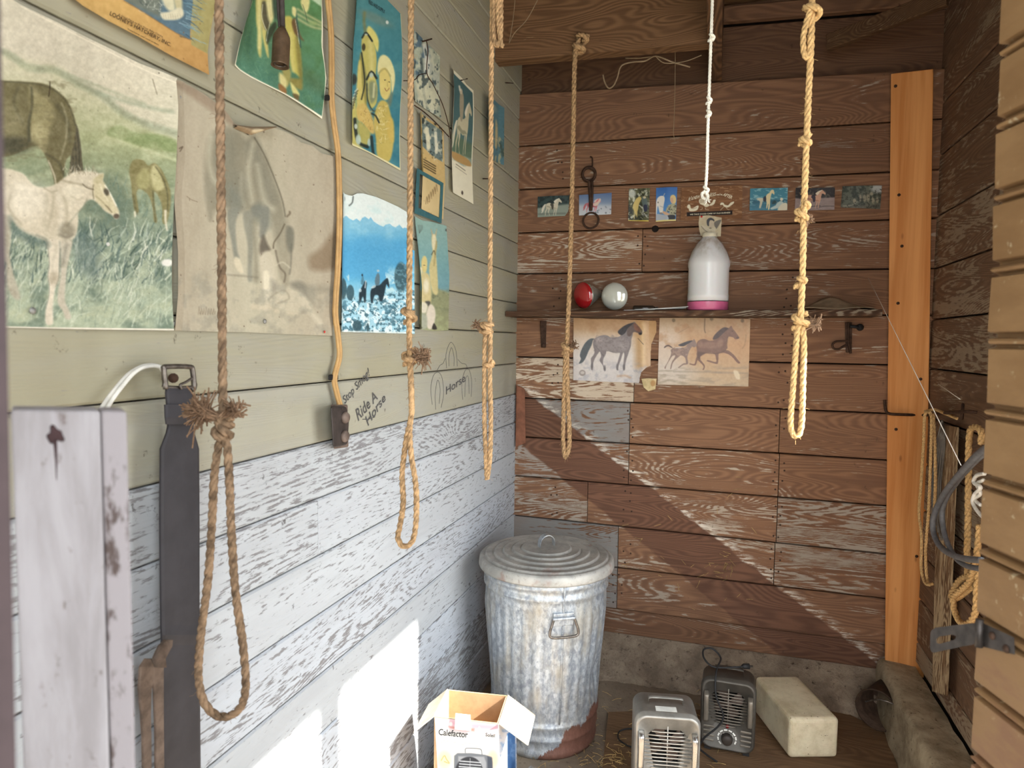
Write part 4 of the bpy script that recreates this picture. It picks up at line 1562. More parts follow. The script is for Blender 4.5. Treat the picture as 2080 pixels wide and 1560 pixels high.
# dark pail lying in the right corner
t = thing('metal_pail', tuple(atZ(1795, 1480, 0)), 'dark rusty pail lying on its side in the right corner by the curb', 'pail')
M_pail = flat('dark_rust', (70, 54, 42), .8, .2, .25, 30)
pc = atZ(1796, 1486, .0) + (0, 0, .09)
pax = _n((-.50, -.86, .0))
MB().lathe([(0, -.11), (.06, -.11), (.064, -.10), (.072, .05), (.077, .055), (.077, .06), (.072, .06), (.066, -.09), (0, -.095)], pc + np.array((-.005, .02, .004)), 28, 0, pax).build('body', M_pail, t)
MB().tube(catmull([pc + np.array((.06, -.03, .03)), pc + np.array((.03, -.07, .05)), pc + np.array((-.03, -.06, .06)), pc + np.array((-.07, -.01, .02))], 6), .003, 6).build('bail_handle', M_steel, t)

# grey rag by the box
rg = MB()
c0 = atZ(1082, 1572, .09)
V, fs = [], []
for i in range(19):
    for j in range(10):
        a, b = 2 * math.pi * i / 18, math.pi / 2 * j / 9
        r_ = 1 + .16 * math.sin(3 * a + 1) + .1 * math.sin(7 * b + 2 * a)
        V.append((c0[0] + .058 * r_ * math.cos(a) * math.cos(b), c0[1] + .05 * r_ * math.sin(a) * math.cos(b), .001 + .105 * (math.sin(b)) * (1 + .06 * math.sin(4 * a))))
for i in range(18):
    for j in range(9):
        a = i * 10 + j
        fs.append((a, a + 10, a + 11, a + 1))
tag(rg.add(V, fs, 0, True).build('rag', flat('grey_rag', (150, 144, 134), .95, 0, .2, 40)), 'crumpled grey rag at the right foot of the cardboard box', 'rag')

# straw litter
sw_ = MB()
r_ = random.Random(4)
for i in range(170):
    px, py = (r_.gauss(1225, 30), r_.gauss(1545, 26)) if i < 80 else (r_.uniform(1060, 1480), r_.uniform(1400, 1570))
    p = atZ(px, py, .006 if px < 1240 else .017)
    a = r_.uniform(0, 6.28)
    L_ = r_.uniform(.015, .05)
    e = p + np.array((math.cos(a), math.sin(a), r_.uniform(-.05, .25))) * L_
    sw_.tube([p, (p + e) / 2 + (0, 0, .003), e], .0009, 4, 0, False)
tag(sw_.build('straw', flat('straw', (176, 146, 92), .85, 0, .3, 50)), 'loose straw scattered on the floor round the foot of the can', 'straw', kind='stuff')
# straw stuck on the back wall
sw_ = MB()
for i in range(46):
    px, py = (r_.gauss(1455, 32), r_.gauss(1152, 14)) if i < 26 else (r_.uniform(1250, 1560), r_.uniform(960, 1240))
    p = onB(px, py, .003)
    a = r_.uniform(0, 6.28)
    L_ = r_.uniform(.015, .04)
    e = p + np.array((math.cos(a), -r_.uniform(0, .2), math.sin(a))) * L_
    sw_.tube([p, e], .0008, 4, 0, False)
tag(sw_.build('straw', flat('straw', (176, 146, 92), .85, 0, .3, 50)), 'wisps of straw caught on the lower back wall', 'straw', kind='stuff')

# ================================================================== FOREGROUND: DOOR, HASP, POST, JAMB
E0 = atY(2012, 690, .95)
dv = ray(1065, 700); dv = _n((dv[0], dv[1], 0))
dn_ = np.array((-dv[1], dv[0], 0)); dn_ = dn_ if np.dot(CAM - E0, dn_) > 0 else -dn_
dn_[2] = 0
door_proj = lambda px, py, o_=0.0: on_plane(px, py, E0 + dn_ * o_, dn_)
g = NT('tan_door_paint')
n1 = g.noise(g.coord((5, 5, 14)), 1, 6, .65)
n2 = g.noise(g.coord((40, 40, 40)), 1, 4, .7)
tc = g.n('TexCoord'); sx = g.n('SeparateXYZ'); g.l(tc.outputs['Object'], sx.inputs[0])
wear = g.math('ADD', n1, g.math('MULTIPLY', g.math('SUBTRACT', 1.25, sx.outputs[2]), .42))
c = g.mix(g.step(n1, .3, .7), L4((118, 88, 56)), L4((136, 105, 70)))
c = g.mix(g.math('MULTIPLY', g.step(wear, .56, .72), .75), c, L4((112, 78, 56)))
c = g.mix(g.step(n2, .62, .72), c, L4((172, 154, 122)))
g.col(c)
g.bump(g.math('ADD', n1, n2), .15, .003)
g.b.inputs['Roughness'].default_value = .6
M_door = g.mat
zr = [float(door_proj(2006, y)[2]) for y in (84, 242, 400, 545, 682, 817, 963, 1102, 1241, 1380)]
stepz = (zr[0] - zr[-1]) / 9
prof = []           # (outward offset, z)
zz = 2.3
grooves = [zr[4] + stepz * k for k in range(12, -16, -1)]
prof.append((0, grooves[0] + .06))
for gz in grooves:
    if gz < .03:
        break
    prof += [(0, gz + .005), (-.011, gz + .0025), (-.011, gz - .002), (-.002, gz - .004), (.0008, gz - .0065), (-.001, gz - .0095), (-.010, gz - .0115), (-.010, gz - .014), (0, gz - .0165)]
prof.append((0, .03))
LD = .72
V, fs = [], []
e_top, e_bot = door_proj(2035, 0), door_proj(1980, 1380)
sl_ = float(np.dot(e_top - e_bot, dv)) / float(e_top[2] - e_bot[2])
def edge(z):
    return e_bot + dv * sl_ * (z - e_bot[2])
r_ = random.Random(9)
for (o_, z) in prof:
    a = edge(z)
    a = np.array((a[0], a[1], z)) + dn_ * o_ + dv * r_.uniform(-.002, .002)
    b = np.array((E0[0], E0[1], z)) - dv * LD + dn_ * o_
    V += [a, b, a - dn_ * (.028 + o_), b - dn_ * (.028 + o_)]
n = len(prof)
for i in range(n - 1):
    a = i * 4
    fs += [(a, a + 1, a + 5, a + 4), (a + 2, a + 6, a + 7, a + 3), (a, a + 4, a + 6, a + 2), (a + 1, a + 3, a + 7, a + 5)]
fs += [(0, 2, 3, 1), (4 * n - 4, 4 * n - 3, 4 * n - 1, 4 * n - 2)]
door = struct(MB().add(V, fs, 0, False).build('door_1', M_door, recalc=True))
# hasp on the free edge
hp1 = [(1890, 1282), (1900, 1275), (1985, 1264), (1994, 1262), (2000, 1268), (1996, 1300), (1990, 1308), (1960, 1312), (1893, 1327), (1889, 1318)]
slot = [(1902, 1298), (1908, 1293), (1936, 1289), (1943, 1293), (1940, 1299), (1908, 1308), (1902, 1305)]
def ringplate(outer, inner, o0, o1):
    n_ = 40
    def rs(pp):
        P = np.array(pp + [pp[0]], float)
        c_ = np.array(inner).mean(0)
        L_ = np.concatenate([[0], np.cumsum(np.linalg.norm(np.diff(P, axis=0), axis=1))])
        q_ = np.linspace(0, L_[-1], 400)
        pts = np.stack([np.interp(q_, L_, P[:, i]) for i in range(2)], 1)
        an = np.arctan2(pts[:, 1] - c_[1], pts[:, 0] - c_[0])
        out = []
        for k in range(n_):
            a = -math.pi + 2 * math.pi * (k + .5) / n_
            out.append(pts[np.argmin(np.abs(np.angle(np.exp(1j * (an - a)))))])
        return np.array(out)
    o_, i_ = rs(outer), rs(inner)
    V = []
    for off in (o1, o0):
        for P in (o_, i_):
            V += list(door_proj(P[:, 0], P[:, 1], off))
    fs = []
    for k in range(n_):
        j = (k + 1) % n_
        fs += [(k, j, n_ + j, n_ + k), (2 * n_ + k, 3 * n_ + k, 3 * n_ + j, 2 * n_ + j), (k, 2 * n_ + k, 2 * n_ + j, j), (n_ + k, n_ + j, 3 * n_ + j, 3 * n_ + k)]
    return MB().add(V, fs, 0, False)
M_hasp = flat('dark_steel', (66, 60, 56), .5, .6, .25, 60)
hasp = ringplate(hp1, slot, .002, .006).build('hasp', M_hasp, door, recalc=True)
hasp['label'] = 'dark steel slotted hasp on the free edge of the door'
mb = MB()
hq = [(1990, 1262), (2060, 1295), (2062, 1330), (1990, 1312)]
mb.hexa([door_proj(x, y, .004) for x, y in hq] + [door_proj(x, y, .0) for x, y in hq])
mb.tube([door_proj(1990, 1258, .008), door_proj(1988, 1314, .008)], .0045, 8)
mb.build('hasp_leaf', M_hasp, hasp, recalc=True)
for (x, y) in ((2016, 1291), (2044, 1318)):
    MB().lathe([(.005, 0), (.004, .002), (0, .003)], door_proj(x, y, .004), 10, 0, dn_).build('hasp_screw', M_iron, hasp)

# grey post on the left, close to the camera
g = NT('worn_grey_post_paint')
n1 = g.noise(g.coord((30, 30, 4)), 1, 5, .65, .4)
n2 = g.noise(g.coord((55, 55, 30)), 1, 5, .7)
c = g.mix(g.step(n1, .35, .65), L4((132, 126, 126)), L4((152, 147, 148)))
c = g.mix(g.step(n2, .60, .72), c, L4((92, 78, 74)))
g.col(c)
M_post = g.mat
Dp = .50
t = thing('stall_post', tuple(atD(140, 1560, Dp) * np.array((1, 1, 0))), 'weathered grey painted wooden post at the near left edge, with a dark knot', 'post')
def vpx(px, D):
    """post corner: follows a pixel column at distance D, plumb from the top"""
    return atD(px, 832, D)
def plumb_box(mb, p0, p1, depth, z0, attr=(0, 0, 0, 1)):
    nrm_ = P2 - CAM; nrm_ = _n((nrm_[0], nrm_[1], 0)); nrm_ = _n(nrm_ * .97 + np.array((nrm_[1], -nrm_[0], 0)) * -.10)
    lo0, lo1 = np.array((p0[0], p0[1], z0)), np.array((p1[0], p1[1], z0))
    mb.hexa([lo0, lo1, p1, p0, lo0 + nrm_ * depth, lo1 + nrm_ * depth, p1 + nrm_ * depth, p0 + nrm_ * depth])
pz = float(atD(140, 834, Dp)[2])
P0, P1, P2 = vpx(22, Dp), vpx(205, Dp), vpx(258, Dp)
for P in (P0, P1, P2):
    P[2] = pz
mb = MB(); plumb_box(mb, P0, P1 - (P1 - P0) * .006, .038, 0); mb.build('post_face', M_post, t, bevel=.002)
mb = MB(); plumb_box(mb, P1 + (P2 - P1) * .02, P2, .038, 0)
g = NT('spotted_grey_post_paint')
n2 = g.noise(g.coord((70, 70, 28)), 1, 5, .7)
n3 = g.noise(g.coord((12, 12, 8)), 1, 3, .6)
c = g.mix(g.step(g.math('ADD', g.math('MULTIPLY', n2, .75), g.math('MULTIPLY', n3, .25)), .5, .6), L4((138, 131, 132)), L4((76, 64, 60)))
g.col(c)
mb.build('post_trim', g.mat, t, bevel=.002)
kd = MB()
kn_ = _n((-(P1 - P0)[1], (P1 - P0)[0], 0)) * -1
kc = atD(112, 884, Dp)
kc = on_plane(112, 884, P0, kn_)
kd.lathe([(.0062, 0), (.0045, .0004), (0, .0007)], kc + kn_ * .0002, 22, 0, kn_, wob=lambda th, h, r: r * (.22 * math.sin(3 * th + 1) + .16 * math.sin(5 * th)))
kd.tube([kc + (0, 0, -.004), kc + (.0004, 0, -.018), kc + (0, 0, -.034)], [.0016, .0009, .0003], 6)
kd.build('knot_hole', flat('dark_knot', (60, 42, 42), .9), t)
# dark door jamb at the very left edge
jb = MB()
Dj = .32
a0, a1 = atD(1, 0, Dj), atD(33, 1560, Dj)
b0, b1 = atD(-80, 0, Dj * .97), atD(-80, 1560, Dj * .97)
ext = lambda p, q, s_: p + (q - p) * s_
A0, A1, B0, B1 = ext(a0, a1, -.6), ext(a0, a1, 1.9), ext(b0, b1, -.6), ext(b0, b1, 1.9)
gd = lambda p: p + _n(p - CAM) * .03
jb.hexa([B1, A1, A0, B0, gd(B1), gd(A1), gd(A0), gd(B0)])
struct(jb.build('trim_6', flat('dark_jamb_paint', (58, 46, 46), .8), recalc=True))

# ================================================================== RIGHT WALL TACK
# old plank on the right wall
q = [(1893, 1404), (1926, 1414), (1948, 868), (1906, 862)]
t = MB().hexa([onR(x, y, .028) for x, y in q] + [onR(x, y, .001) for x, y in q], 0, (.55, .4, .3, 1.1))
M_plank = wood_mat('old_plank', (150, 118, 84), (96, 72, 52), (190, 170, 136), (170, 150, 120), 'z', 1.0, None, .6, .5)
tag(t.build('wood_plank', M_plank, attr=True, recalc=True), 'rough old wooden plank upright on the right wall beside the pine board', 'plank')
# iron rod hook across the pine board
t = thing('iron_hook', tuple(onR(1900, 842, .06)), 'long rusty iron hook reaching across the pine board', 'hook')
h0 = [onB(1797, 812, .05), onB(1799, 832, .055), onB(1806, 840, .055), onB(1830, 842, .055), onB(1884, 843, .055)]
h1 = [atX(1930, 838, XR - .06), atX(1965, 836, XR - .06), atX(1985, 838, XR - .04)]
MB().tube(catmull(h0 + h1, 8), .0055, 8).build('rod', M_iron, t)
mb = MB()
c_ = atX(1955, 836, XR - .05)
mb.tube([c_ + .022 * np.array((.3 * math.cos(q), math.cos(q), math.sin(q))) for q in np.linspace(0, 2 * math.pi, 24, endpoint=False)], .0045, 8, 0, False, True)
mb.build('eye', M_iron, t)
# thin tan cord coil
t = thing('rope_coil', tuple(onR(1888, 850, .09)), 'thin tan cord coiled long and hung on the iron hook', 'rope')
mb = MB()
for i, pts in enumerate(([(1890, 838), (1879, 842), (1876, 900), (1871, 980), (1867, 1040), (1872, 1090), (1871, 1150), (1878, 1182), (1888, 1188)],
                         [(1884, 838), (1892, 850), (1890, 940), (1886, 1040), (1880, 1120), (1884, 1180), (1894, 1186)],
                         [(1896, 840), (1899, 900), (1900, 980), (1898, 1060), (1904, 1100)],
                         [(1879, 836), (1898, 832), (1920, 840), (1944, 850)])):
    mb.rope(pathR(pts, .085 - .012 * i, 10), .0052)
mb.build('coil', M_rope_l, t)
# bundle of grey cords
t = MB()
r_ = random.Random(3)
for i in range(7):
    x = 1899 + i * 2.6
    t.tube(pathR([(1914, 854), (x + 4, 900), (x - 4 + r_.uniform(-2, 2), 980), (x - 4, 1040), (x + r_.uniform(-3, 3), 1085 + r_.uniform(-10, 16))], .05 - .003 * i, 8), .0032, 6)
tag(t.build('cord_bundle', flat('grey_cord', (104, 98, 90), .8)), 'bundle of limp grey cords hanging on the old plank', 'cord')
# thick rope on the right wall, behind the door edge
t = thing('rope_halter', tuple(onR(1970, 870, .06)), 'thick tan rope lead knotted into a bottom loop behind the door edge', 'rope')
mb = MB()
mb.rope(pathR([(1992, 902), (1994, 878), (1984, 868), (1972, 872), (1968, 900), (1967, 980), (1966, 1070), (1964, 1130), (1966, 1166)], .06, 10), .0095)
mb.rope(pathR([(1990, 1066), (1986, 1110), (1981, 1150), (1970, 1180), (1950, 1200), (1936, 1212)], .075, 10), .0095)
mb.rope(pathR([(1975, 1166), (1950, 1178), (1938, 1196), (1932, 1210), (1940, 1216), (1956, 1206), (1976, 1190)], .06, 10), .0095)
mb.rope(pathR([(1936, 1214), (1938, 1236), (1946, 1258), (1958, 1268), (1972, 1262), (1982, 1240), (1984, 1200), (1990, 1150)], .07, 10), .0095)
mb.build('lead', M_rope_l, t)
# grey cable loop
t = MB()
t.tube(pathR([(2016, 900), (1984, 925), (1950, 962), (1920, 1000), (1900, 1038), (1895, 1070), (1903, 1100), (1924, 1122), (1956, 1134), (1994, 1138)], .13, 10), .0085, 8)
t.tube(pathR([(2010, 912), (1976, 942), (1946, 976), (1922, 1012), (1914, 1046), (1920, 1090), (1938, 1128), (1960, 1148), (1994, 1156)], .115, 10), .0075, 8)
tag(t.build('cable_loop', flat('grey_cable', (96, 96, 98), .5, 0, .15, 60, .4)), 'thick grey cable looped in front of the tan rope on the right', 'cable')
# white cord
t = MB()
t.tube(pathR([(2000, 962), (1984, 966), (1978, 980), (1992, 990), (1980, 1004), (1976, 1020), (1984, 1036), (1998, 1052)], .09, 10), .0055, 6)
t.tube(pathR([(1998, 975), (1984, 984), (1992, 1002), (1980, 1014), (1992, 1026)], .085, 10), .005, 6)
tag(t.build('white_cord', M_white), 'tangled bright white cord at the door edge on the right', 'cord')
# tight white twine across the corner
a, b = atY(1764, 565, YB - .21), atX(1952, 945, XR - .15)
tag(MB().tube([a, a + (b - a) * .25, (a + b) / 2, b], [.0003, .0008, .0013, .0012], 5).build('twine', M_white), 'taut white twine slanting from the shelf end across the pine board', 'twine')
a, b = atX(1906, 780, XR - .10), atX(1950, 811, XR - .12)
tag(MB().tube([a, b], .001, 5).build('twine', M_white), 'short white twine above the iron hook', 'twine')

# cobwebs under the header
cw = MB()
M_web = flat('dusty_cobweb', (150, 128, 100), .95)
for pts, r in (([(1225, 152), (1228, 166), (1236, 179), (1246, 174), (1254, 158), (1262, 134), (1285, 126), (1310, 124), (1332, 114), (1366, 126), (1402, 136)], .0032),
               ([(1332, 114), (1350, 128), (1390, 125), (1425, 112)], .002), ([(1270, 118), (1300, 118), (1332, 114)], .002)):
    cw.tube(pathY(pts, 2.72, 6), r, 5)
for pts in ([(1046, 0), (1042, 40), (1034, 88)], [(1092, 0), (1070, 40), (1046, 66), (1034, 88)]):
    cw.tube(pathY(pts, 2.50, 6), .0016, 5)
cw.tube(pathY([(1372, 60), (1371, 180), (1369, 250), (1368, 272), (1372, 288)], 2.72, 6), .0012, 5)
tag(cw.build('cobweb', M_web), 'dusty cobweb strands drooping under the loft header', 'cobweb', kind='stuff')
# ================================================================== PRINTED PICTURES
_tab = np.random.RandomState(5).rand(256, 256)


def vnoise(x, y, seed=0, octv=4):
    out = np.zeros_like(x)
    a, tot = 1.0, 0.0
    for o in range(octv):
        xx, yy = x * 2 ** o + seed * 17.3 + o * 31.7, y * 2 ** o + seed * 7.9 + o * 11.3
        xi, yi = np.floor(xx).astype(int), np.floor(yy).astype(int)
        fx, fy = xx - xi, yy - yi
        fx, fy = fx * fx * (3 - 2 * fx), fy * fy * (3 - 2 * fy)
        g_ = lambda i, j: _tab[i % 256, j % 256]
        out += a * ((g_(xi, yi) * (1 - fx) + g_(xi + 1, yi) * fx) * (1 - fy) + (g_(xi, yi + 1) * (1 - fx) + g_(xi + 1, yi + 1) * fx) * fy)
        tot += a
        a *= .55
    return out / tot


class Art:
    """paints colours (0-255) onto the points of a sheet, addressed in crop coordinates of the view it was drawn from"""

    def __init__(s, X, Y):
        s.X, s.Y = X, Y
        s.C = np.full((len(X), 3), 200.0)
        s.t(0, 0, 1)

    def t(s, ox, oy, sc):
        s.ox, s.oy, s.sc = ox, oy, sc
        return s

    def P(s, pts):
        a = np.array(pts, float)
        return np.stack([s.ox + a[:, 0] * s.sc, s.oy + a[:, 1] * s.sc], 1)

    def fill(s, c):
        s.C[:] = c
        return s

    def put(s, idx, a, c):
        a = a[:, None]
        s.C[idx] = s.C[idx] * (1 - a) + np.array(c, float) * a

    def grad(s, stops, p, q):
        """colour stops along p -> q"""
        (x0, y0), (x1, y1) = s.P([p, q])
        u = ((s.X - x0) * (x1 - x0) + (s.Y - y0) * (y1 - y0)) / ((x1 - x0) ** 2 + (y1 - y0) ** 2)
        k = [a for a, _ in stops]
        for i in range(3):
            s.C[:, i] = np.interp(u, k, [c[i] for _, c in stops])
        return s

    def poly(s, pts, c, soft=1.2, alpha=1.0, smooth=True):
        Q = s.P(pts)
        if smooth:
            Q = catmull(Q, 4, True)
        lo, hi = Q.min(0) - soft - 1, Q.max(0) + soft + 1
        idx = np.where((s.X > lo[0]) & (s.X < hi[0]) & (s.Y > lo[1]) & (s.Y < hi[1]))[0]
        if not len(idx):
            return s
        x, y = s.X[idx], s.Y[idx]
        d2 = np.full(len(idx), 1e9)
        ins = np.zeros(len(idx), bool)
        A_, B_ = Q, np.roll(Q, -1, 0)
        for (ax_, ay_), (bx, by) in zip(A_, B_):
            dx, dy = bx - ax_, by - ay_
            l2 = dx * dx + dy * dy + 1e-9
            u = np.clip(((x - ax_) * dx + (y - ay_) * dy) / l2, 0, 1)
            d2 = np.minimum(d2, (x - ax_ - u * dx) ** 2 + (y - ay_ - u * dy) ** 2)
            cr = (ay_ > y) != (by > y)
            if cr.any() and dy != 0:
                ins ^= cr & (x < dx * (y - ay_) / dy + ax_)
        d = np.sqrt(d2)
        d = np.where(ins, d, -d)
        s.put(idx, np.clip(.5 + d / soft, 0, 1) * alpha, c)
        return s

    def line(s, pts, w, c, alpha=1.0, soft=1.0, smooth=True):
        """w: width in crop units, number or (start, end)"""
        Q = s.P(pts)
        if smooth and len(Q) > 2:
            Q = catmull(Q, 4)
        n = len(Q)
        w0, w1 = (w, w) if np.isscalar(w) else w
        ww = np.linspace(w0, w1, n) * s.sc / 2
        m = ww.max() + soft + 1
        lo, hi = Q.min(0) - m, Q.max(0) + m
        idx = np.where((s.X > lo[0]) & (s.X < hi[0]) & (s.Y > lo[1]) & (s.Y < hi[1]))[0]
        if not len(idx):
            return s
        x, y = s.X[idx], s.Y[idx]
        best = np.full(len(idx), -1e9)
        for i in range(n - 1):
            dx, dy = Q[i + 1] - Q[i]
            l2 = dx * dx + dy * dy + 1e-9
            u = np.clip(((x - Q[i, 0]) * dx + (y - Q[i, 1]) * dy) / l2, 0, 1)
            d = np.sqrt((x - Q[i, 0] - u * dx) ** 2 + (y - Q[i, 1] - u * dy) ** 2)
            best = np.maximum(best, ww[i] + (ww[i + 1] - ww[i]) * u - d)
        s.put(idx, np.clip(.5 + best / soft, 0, 1) * alpha, c)
        return s

    def blob(s, x, y, rx, ry, c, alpha=1.0, soft=.6, rot=0):
        (cx, cy), = s.P([(x, y)])
        rx, ry = rx * s.sc, ry * s.sc
        k, q = math.cos(math.radians(rot)), math.sin(math.radians(rot))
        dx, dy = s.X - cx, s.Y - cy
        r_ = np.hypot((dx * k + dy * q) / rx, (-dx * q + dy * k) / ry)
        a = np.clip((1 + soft / 2 - r_) / soft, 0, 1)
        a = a * a * (3 - 2 * a)
        idx = np.where(a > 0)[0]
        if len(idx):
            s.put(idx, a[idx] * alpha, c)
        return s

    def tex(s, fx, fy, amt, seed=0, octv=4, region=None):
        """value grain; fx, fy: cycles per photo pixel"""
        n = (vnoise(s.X * fx, s.Y * fy, seed, octv) - .5) * 2 * amt
        s.C += n[:, None] * (1 if region is None else region[:, None])
        return s

    def patch(s, fx, fy, lo, hi, c, alpha=1.0, seed=0, region=None, octv=4):
        n = vnoise(s.X * fx, s.Y * fy, seed, octv)
        a = np.clip((n - lo) / (hi - lo), 0, 1) * alpha
        if region is not None:
            a = a * region
        s.put(np.arange(len(s.X)), a, c)
        return s

    def below(s, pts, soft=2.0):
        """0..1 mask of points below a polyline"""
        Q = s.P(pts)
        return np.clip(.5 + (s.Y - np.interp(s.X, Q[:, 0], Q[:, 1])) / soft, 0, 1)

    def strokes(s, n, xr, yr, L, w, cols, ang, da, seed, alpha=.7):
        r_ = random.Random(seed)
        for i in range(n):
            x, y = r_.uniform(*xr), r_.uniform(*yr)
            a = math.radians(ang + r_.gauss(0, da))
            l = L * r_.uniform(.5, 1.3)
            b = r_.uniform(-.25, .25)
            s.line([(x, y), (x + l * .5 * math.cos(a) + b * l * .3, y - l * .5 * math.sin(a)), (x + l * math.cos(a + b), y - l * math.sin(a + b))], (w, w * .3), r_.choice(cols), alpha * r_.uniform(.5, 1), .8, False)
        return s


M_paper = vmat('printed_paper', .7, .25)
M_tin = flat('dull_tin', (150, 148, 142), .5, .3)
M_photo = vmat('glossy_print', .38, .35)
KP = .98


def arc(P, n):
    P = np.array(P, float)
    L = np.concatenate([[0], np.cumsum(np.linalg.norm(np.diff(P, axis=0), axis=1))])
    t_ = np.linspace(0, L[-1], n)
    return np.stack([np.interp(t_, L, P[:, i]) for i in range(2)], 1)


def sheet(name, label, cat, top, bot, left, right, proj, paint, res=1.45, curl=None, off=.004, mat=None, hole=None, group=None, parent=None, k=None):
    """a sheet of paper on a wall, its four edges given as pixel polylines; curl(u, v) lifts it off the wall"""
    left = left or [top[0], bot[0]]
    right = right or [top[-1], bot[-1]]
    ln = lambda P: sum(math.dist(a, b) for a, b in zip(P, P[1:]))
    nu = int(max(ln(top), ln(bot)) / res) + 2
    nv = int(max(ln(left), ln(right)) / res) + 2
    T_, B_, L_, R_ = arc(top, nu), arc(bot, nu), arc(left, nv), arc(right, nv)
    u, v = np.linspace(0, 1, nu)[None, :, None], np.linspace(0, 1, nv)[:, None, None]
    S = (1 - v) * T_[None] + v * B_[None] + (1 - u) * L_[:, None] + u * R_[:, None]
    S -= (1 - u) * (1 - v) * T_[0] + u * (1 - v) * T_[-1] + (1 - u) * v * B_[0] + u * v * B_[-1]
    X, Y = S[..., 0].ravel(), S[..., 1].ravel()
    P = proj(X, Y)
    nrm = proj(np.array([X[0]]), np.array([Y[0]]))
    U, V_ = np.meshgrid(np.linspace(0, 1, nu), np.linspace(0, 1, nv))
    lift = np.full(U.shape, off)
    if curl is not None:
        lift = lift + curl(U, V_)
    G3 = P.reshape(nv, nu, 3)
    n_ = _n(np.cross(G3[0, -1] - G3[0, 0], G3[-1, 0] - G3[0, 0]))
    if np.dot(n_, CAM - G3[nv // 2, nu // 2]) < 0:
        n_ = -n_
    P = P + lift.ravel()[:, None] * n_
    A = Art(X, Y)
    paint(A)
    colr = np.clip(A.C, 0, 255)
    rgba = np.ones((len(X), 4), np.float32)
    rgba[:, :3] = np.clip(lin(colr) * (KP if k is None else k), 0, .93)
    ii = (np.arange(nv - 1)[:, None] * nu + np.arange(nu - 1)[None, :]).ravel()
    faces = np.stack([ii, ii + nu, ii + nu + 1, ii + 1], 1)
    if hole is not None:
        cx, cy = X[faces].mean(1), Y[faces].mean(1)
        faces = faces[~hole(cx, cy)]
    me = bpy.data.meshes.new(name)
    me.vertices.add(len(P))
    me.vertices.foreach_set('co', P.astype(np.float32).ravel())
    nf = len(faces)
    me.loops.add(nf * 4)
    me.loops.foreach_set('vertex_index', faces.astype(np.int32).ravel())
    me.polygons.add(nf)
    me.polygons.foreach_set('loop_start', np.arange(0, nf * 4, 4, dtype=np.int32))
    me.polygons.foreach_set('loop_total', np.full(nf, 4, np.int32))
    me.polygons.foreach_set('use_smooth', np.ones(nf, bool))
    me.update()
    me.validate()
    at = me.color_attributes.new('ink', 'FLOAT_COLOR', 'POINT')
    at.data.foreach_set('color', rgba.ravel())
    me.materials.append(mat or M_paper)
    o = bpy.data.objects.new(name, me)
    COL.objects.link(o)
    if parent is not None:
        o.parent = parent
        bpy.context.view_layer.update()
        o.matrix_parent_inverse = parent.matrix_world.inverted()
    else:
        tag(o, label, cat, group)
    return o


def tack(parent, p, n_, mat, r=.0048, label=None):
    o = MB().lathe([(r, 0), (r * .92, .0012), (r * .5, .0024), (0, .0028)], np.array(p), 14, 0, n_).build('thumbtack', mat, parent)
    if label:
        o['label'] = label


def speck(A, n, xr, yr, seed, c=(70, 58, 46), w=(2, 7)):
    r_ = random.Random(seed)
    for i in range(n):
        A.blob(r_.uniform(*xr), r_.uniform(*yr), r_.uniform(*w) * .5, r_.uniform(*w) * .5, c, r_.uniform(.3, .9))


# horse outlines reused for the small prints (side view, facing right)
HB = [(1255, 130), (1290, 170), (1320, 200), (1370, 260), (1415, 330), (1400, 385), (1360, 390), (1320, 350), (1240, 340), (1225, 400), (1200, 480), (1190, 600), (1160, 700), (1130, 790), (1100, 880), (1080, 980), (1070, 1080), (1040, 1090), (1040, 980), (1050, 880), (1060, 790), (1045, 740), (1020, 790), (990, 890), (960, 960), (935, 1040), (945, 1090), (905, 1080), (925, 950), (945, 870), (975, 760), (970, 740), (850, 740), (760, 710), (715, 690), (690, 780), (645, 870), (640, 970), (680, 1050), (690, 1100), (660, 1090), (635, 1000), (570, 900), (600, 820), (590, 760), (575, 720), (520, 790), (470, 880), (440, 980), (435, 1090), (400, 1070), (405, 960), (400, 860), (450, 790), (470, 720), (445, 620), (440, 540), (470, 470), (540, 425), (640, 400), (720, 405), (790, 440), (880, 445), (960, 425), (1000, 390), (1060, 330), (1120, 230), (1190, 160), (1230, 150)]
HMANE = [(1240, 150), (1100, 190), (980, 270), (930, 340), (1000, 400), (1080, 350), (1130, 260), (1200, 200)]
HTAIL = [(470, 470), (380, 470), (280, 560), (210, 690), (180, 800), (200, 870), (160, 960), (230, 940), (290, 860), (350, 720), (410, 600), (440, 500)]


def fit(pts, x0, y0, x1, y1, flip=False):
    a = np.array(pts, float)
    u, v = (a[:, 0] - 160) / 1255, (a[:, 1] - 130) / 970
    if flip:
        u = 1 - u
    return list(zip(x0 + u * (x1 - x0), y0 + v * (y1 - y0)))


def horse(A, box, body, mane, tail, flip=False, shade=None, tacked=None):
    A.poly(fit(HTAIL, *box, flip), tail, .9, 1)
    A.poly(fit(HB, *box, flip), body, .9, 1)
    A.poly(fit(HMANE, *box, flip), mane, .9, 1)
    if shade:
        A.poly(fit([(480, 600), (700, 680), (860, 720), (1000, 720), (1120, 720), (1000, 660), (800, 640), (600, 560)], *box, flip), shade, 1.5, .6)
        A.line(fit([(500, 480), (480, 600), (540, 740)], *box, flip), 3, shade, .5)
    if tacked:
        A.poly(fit([(760, 430), (900, 440), (930, 560), (900, 740), (820, 760), (780, 600), (720, 520)], *box, flip), tacked, .9, .9)


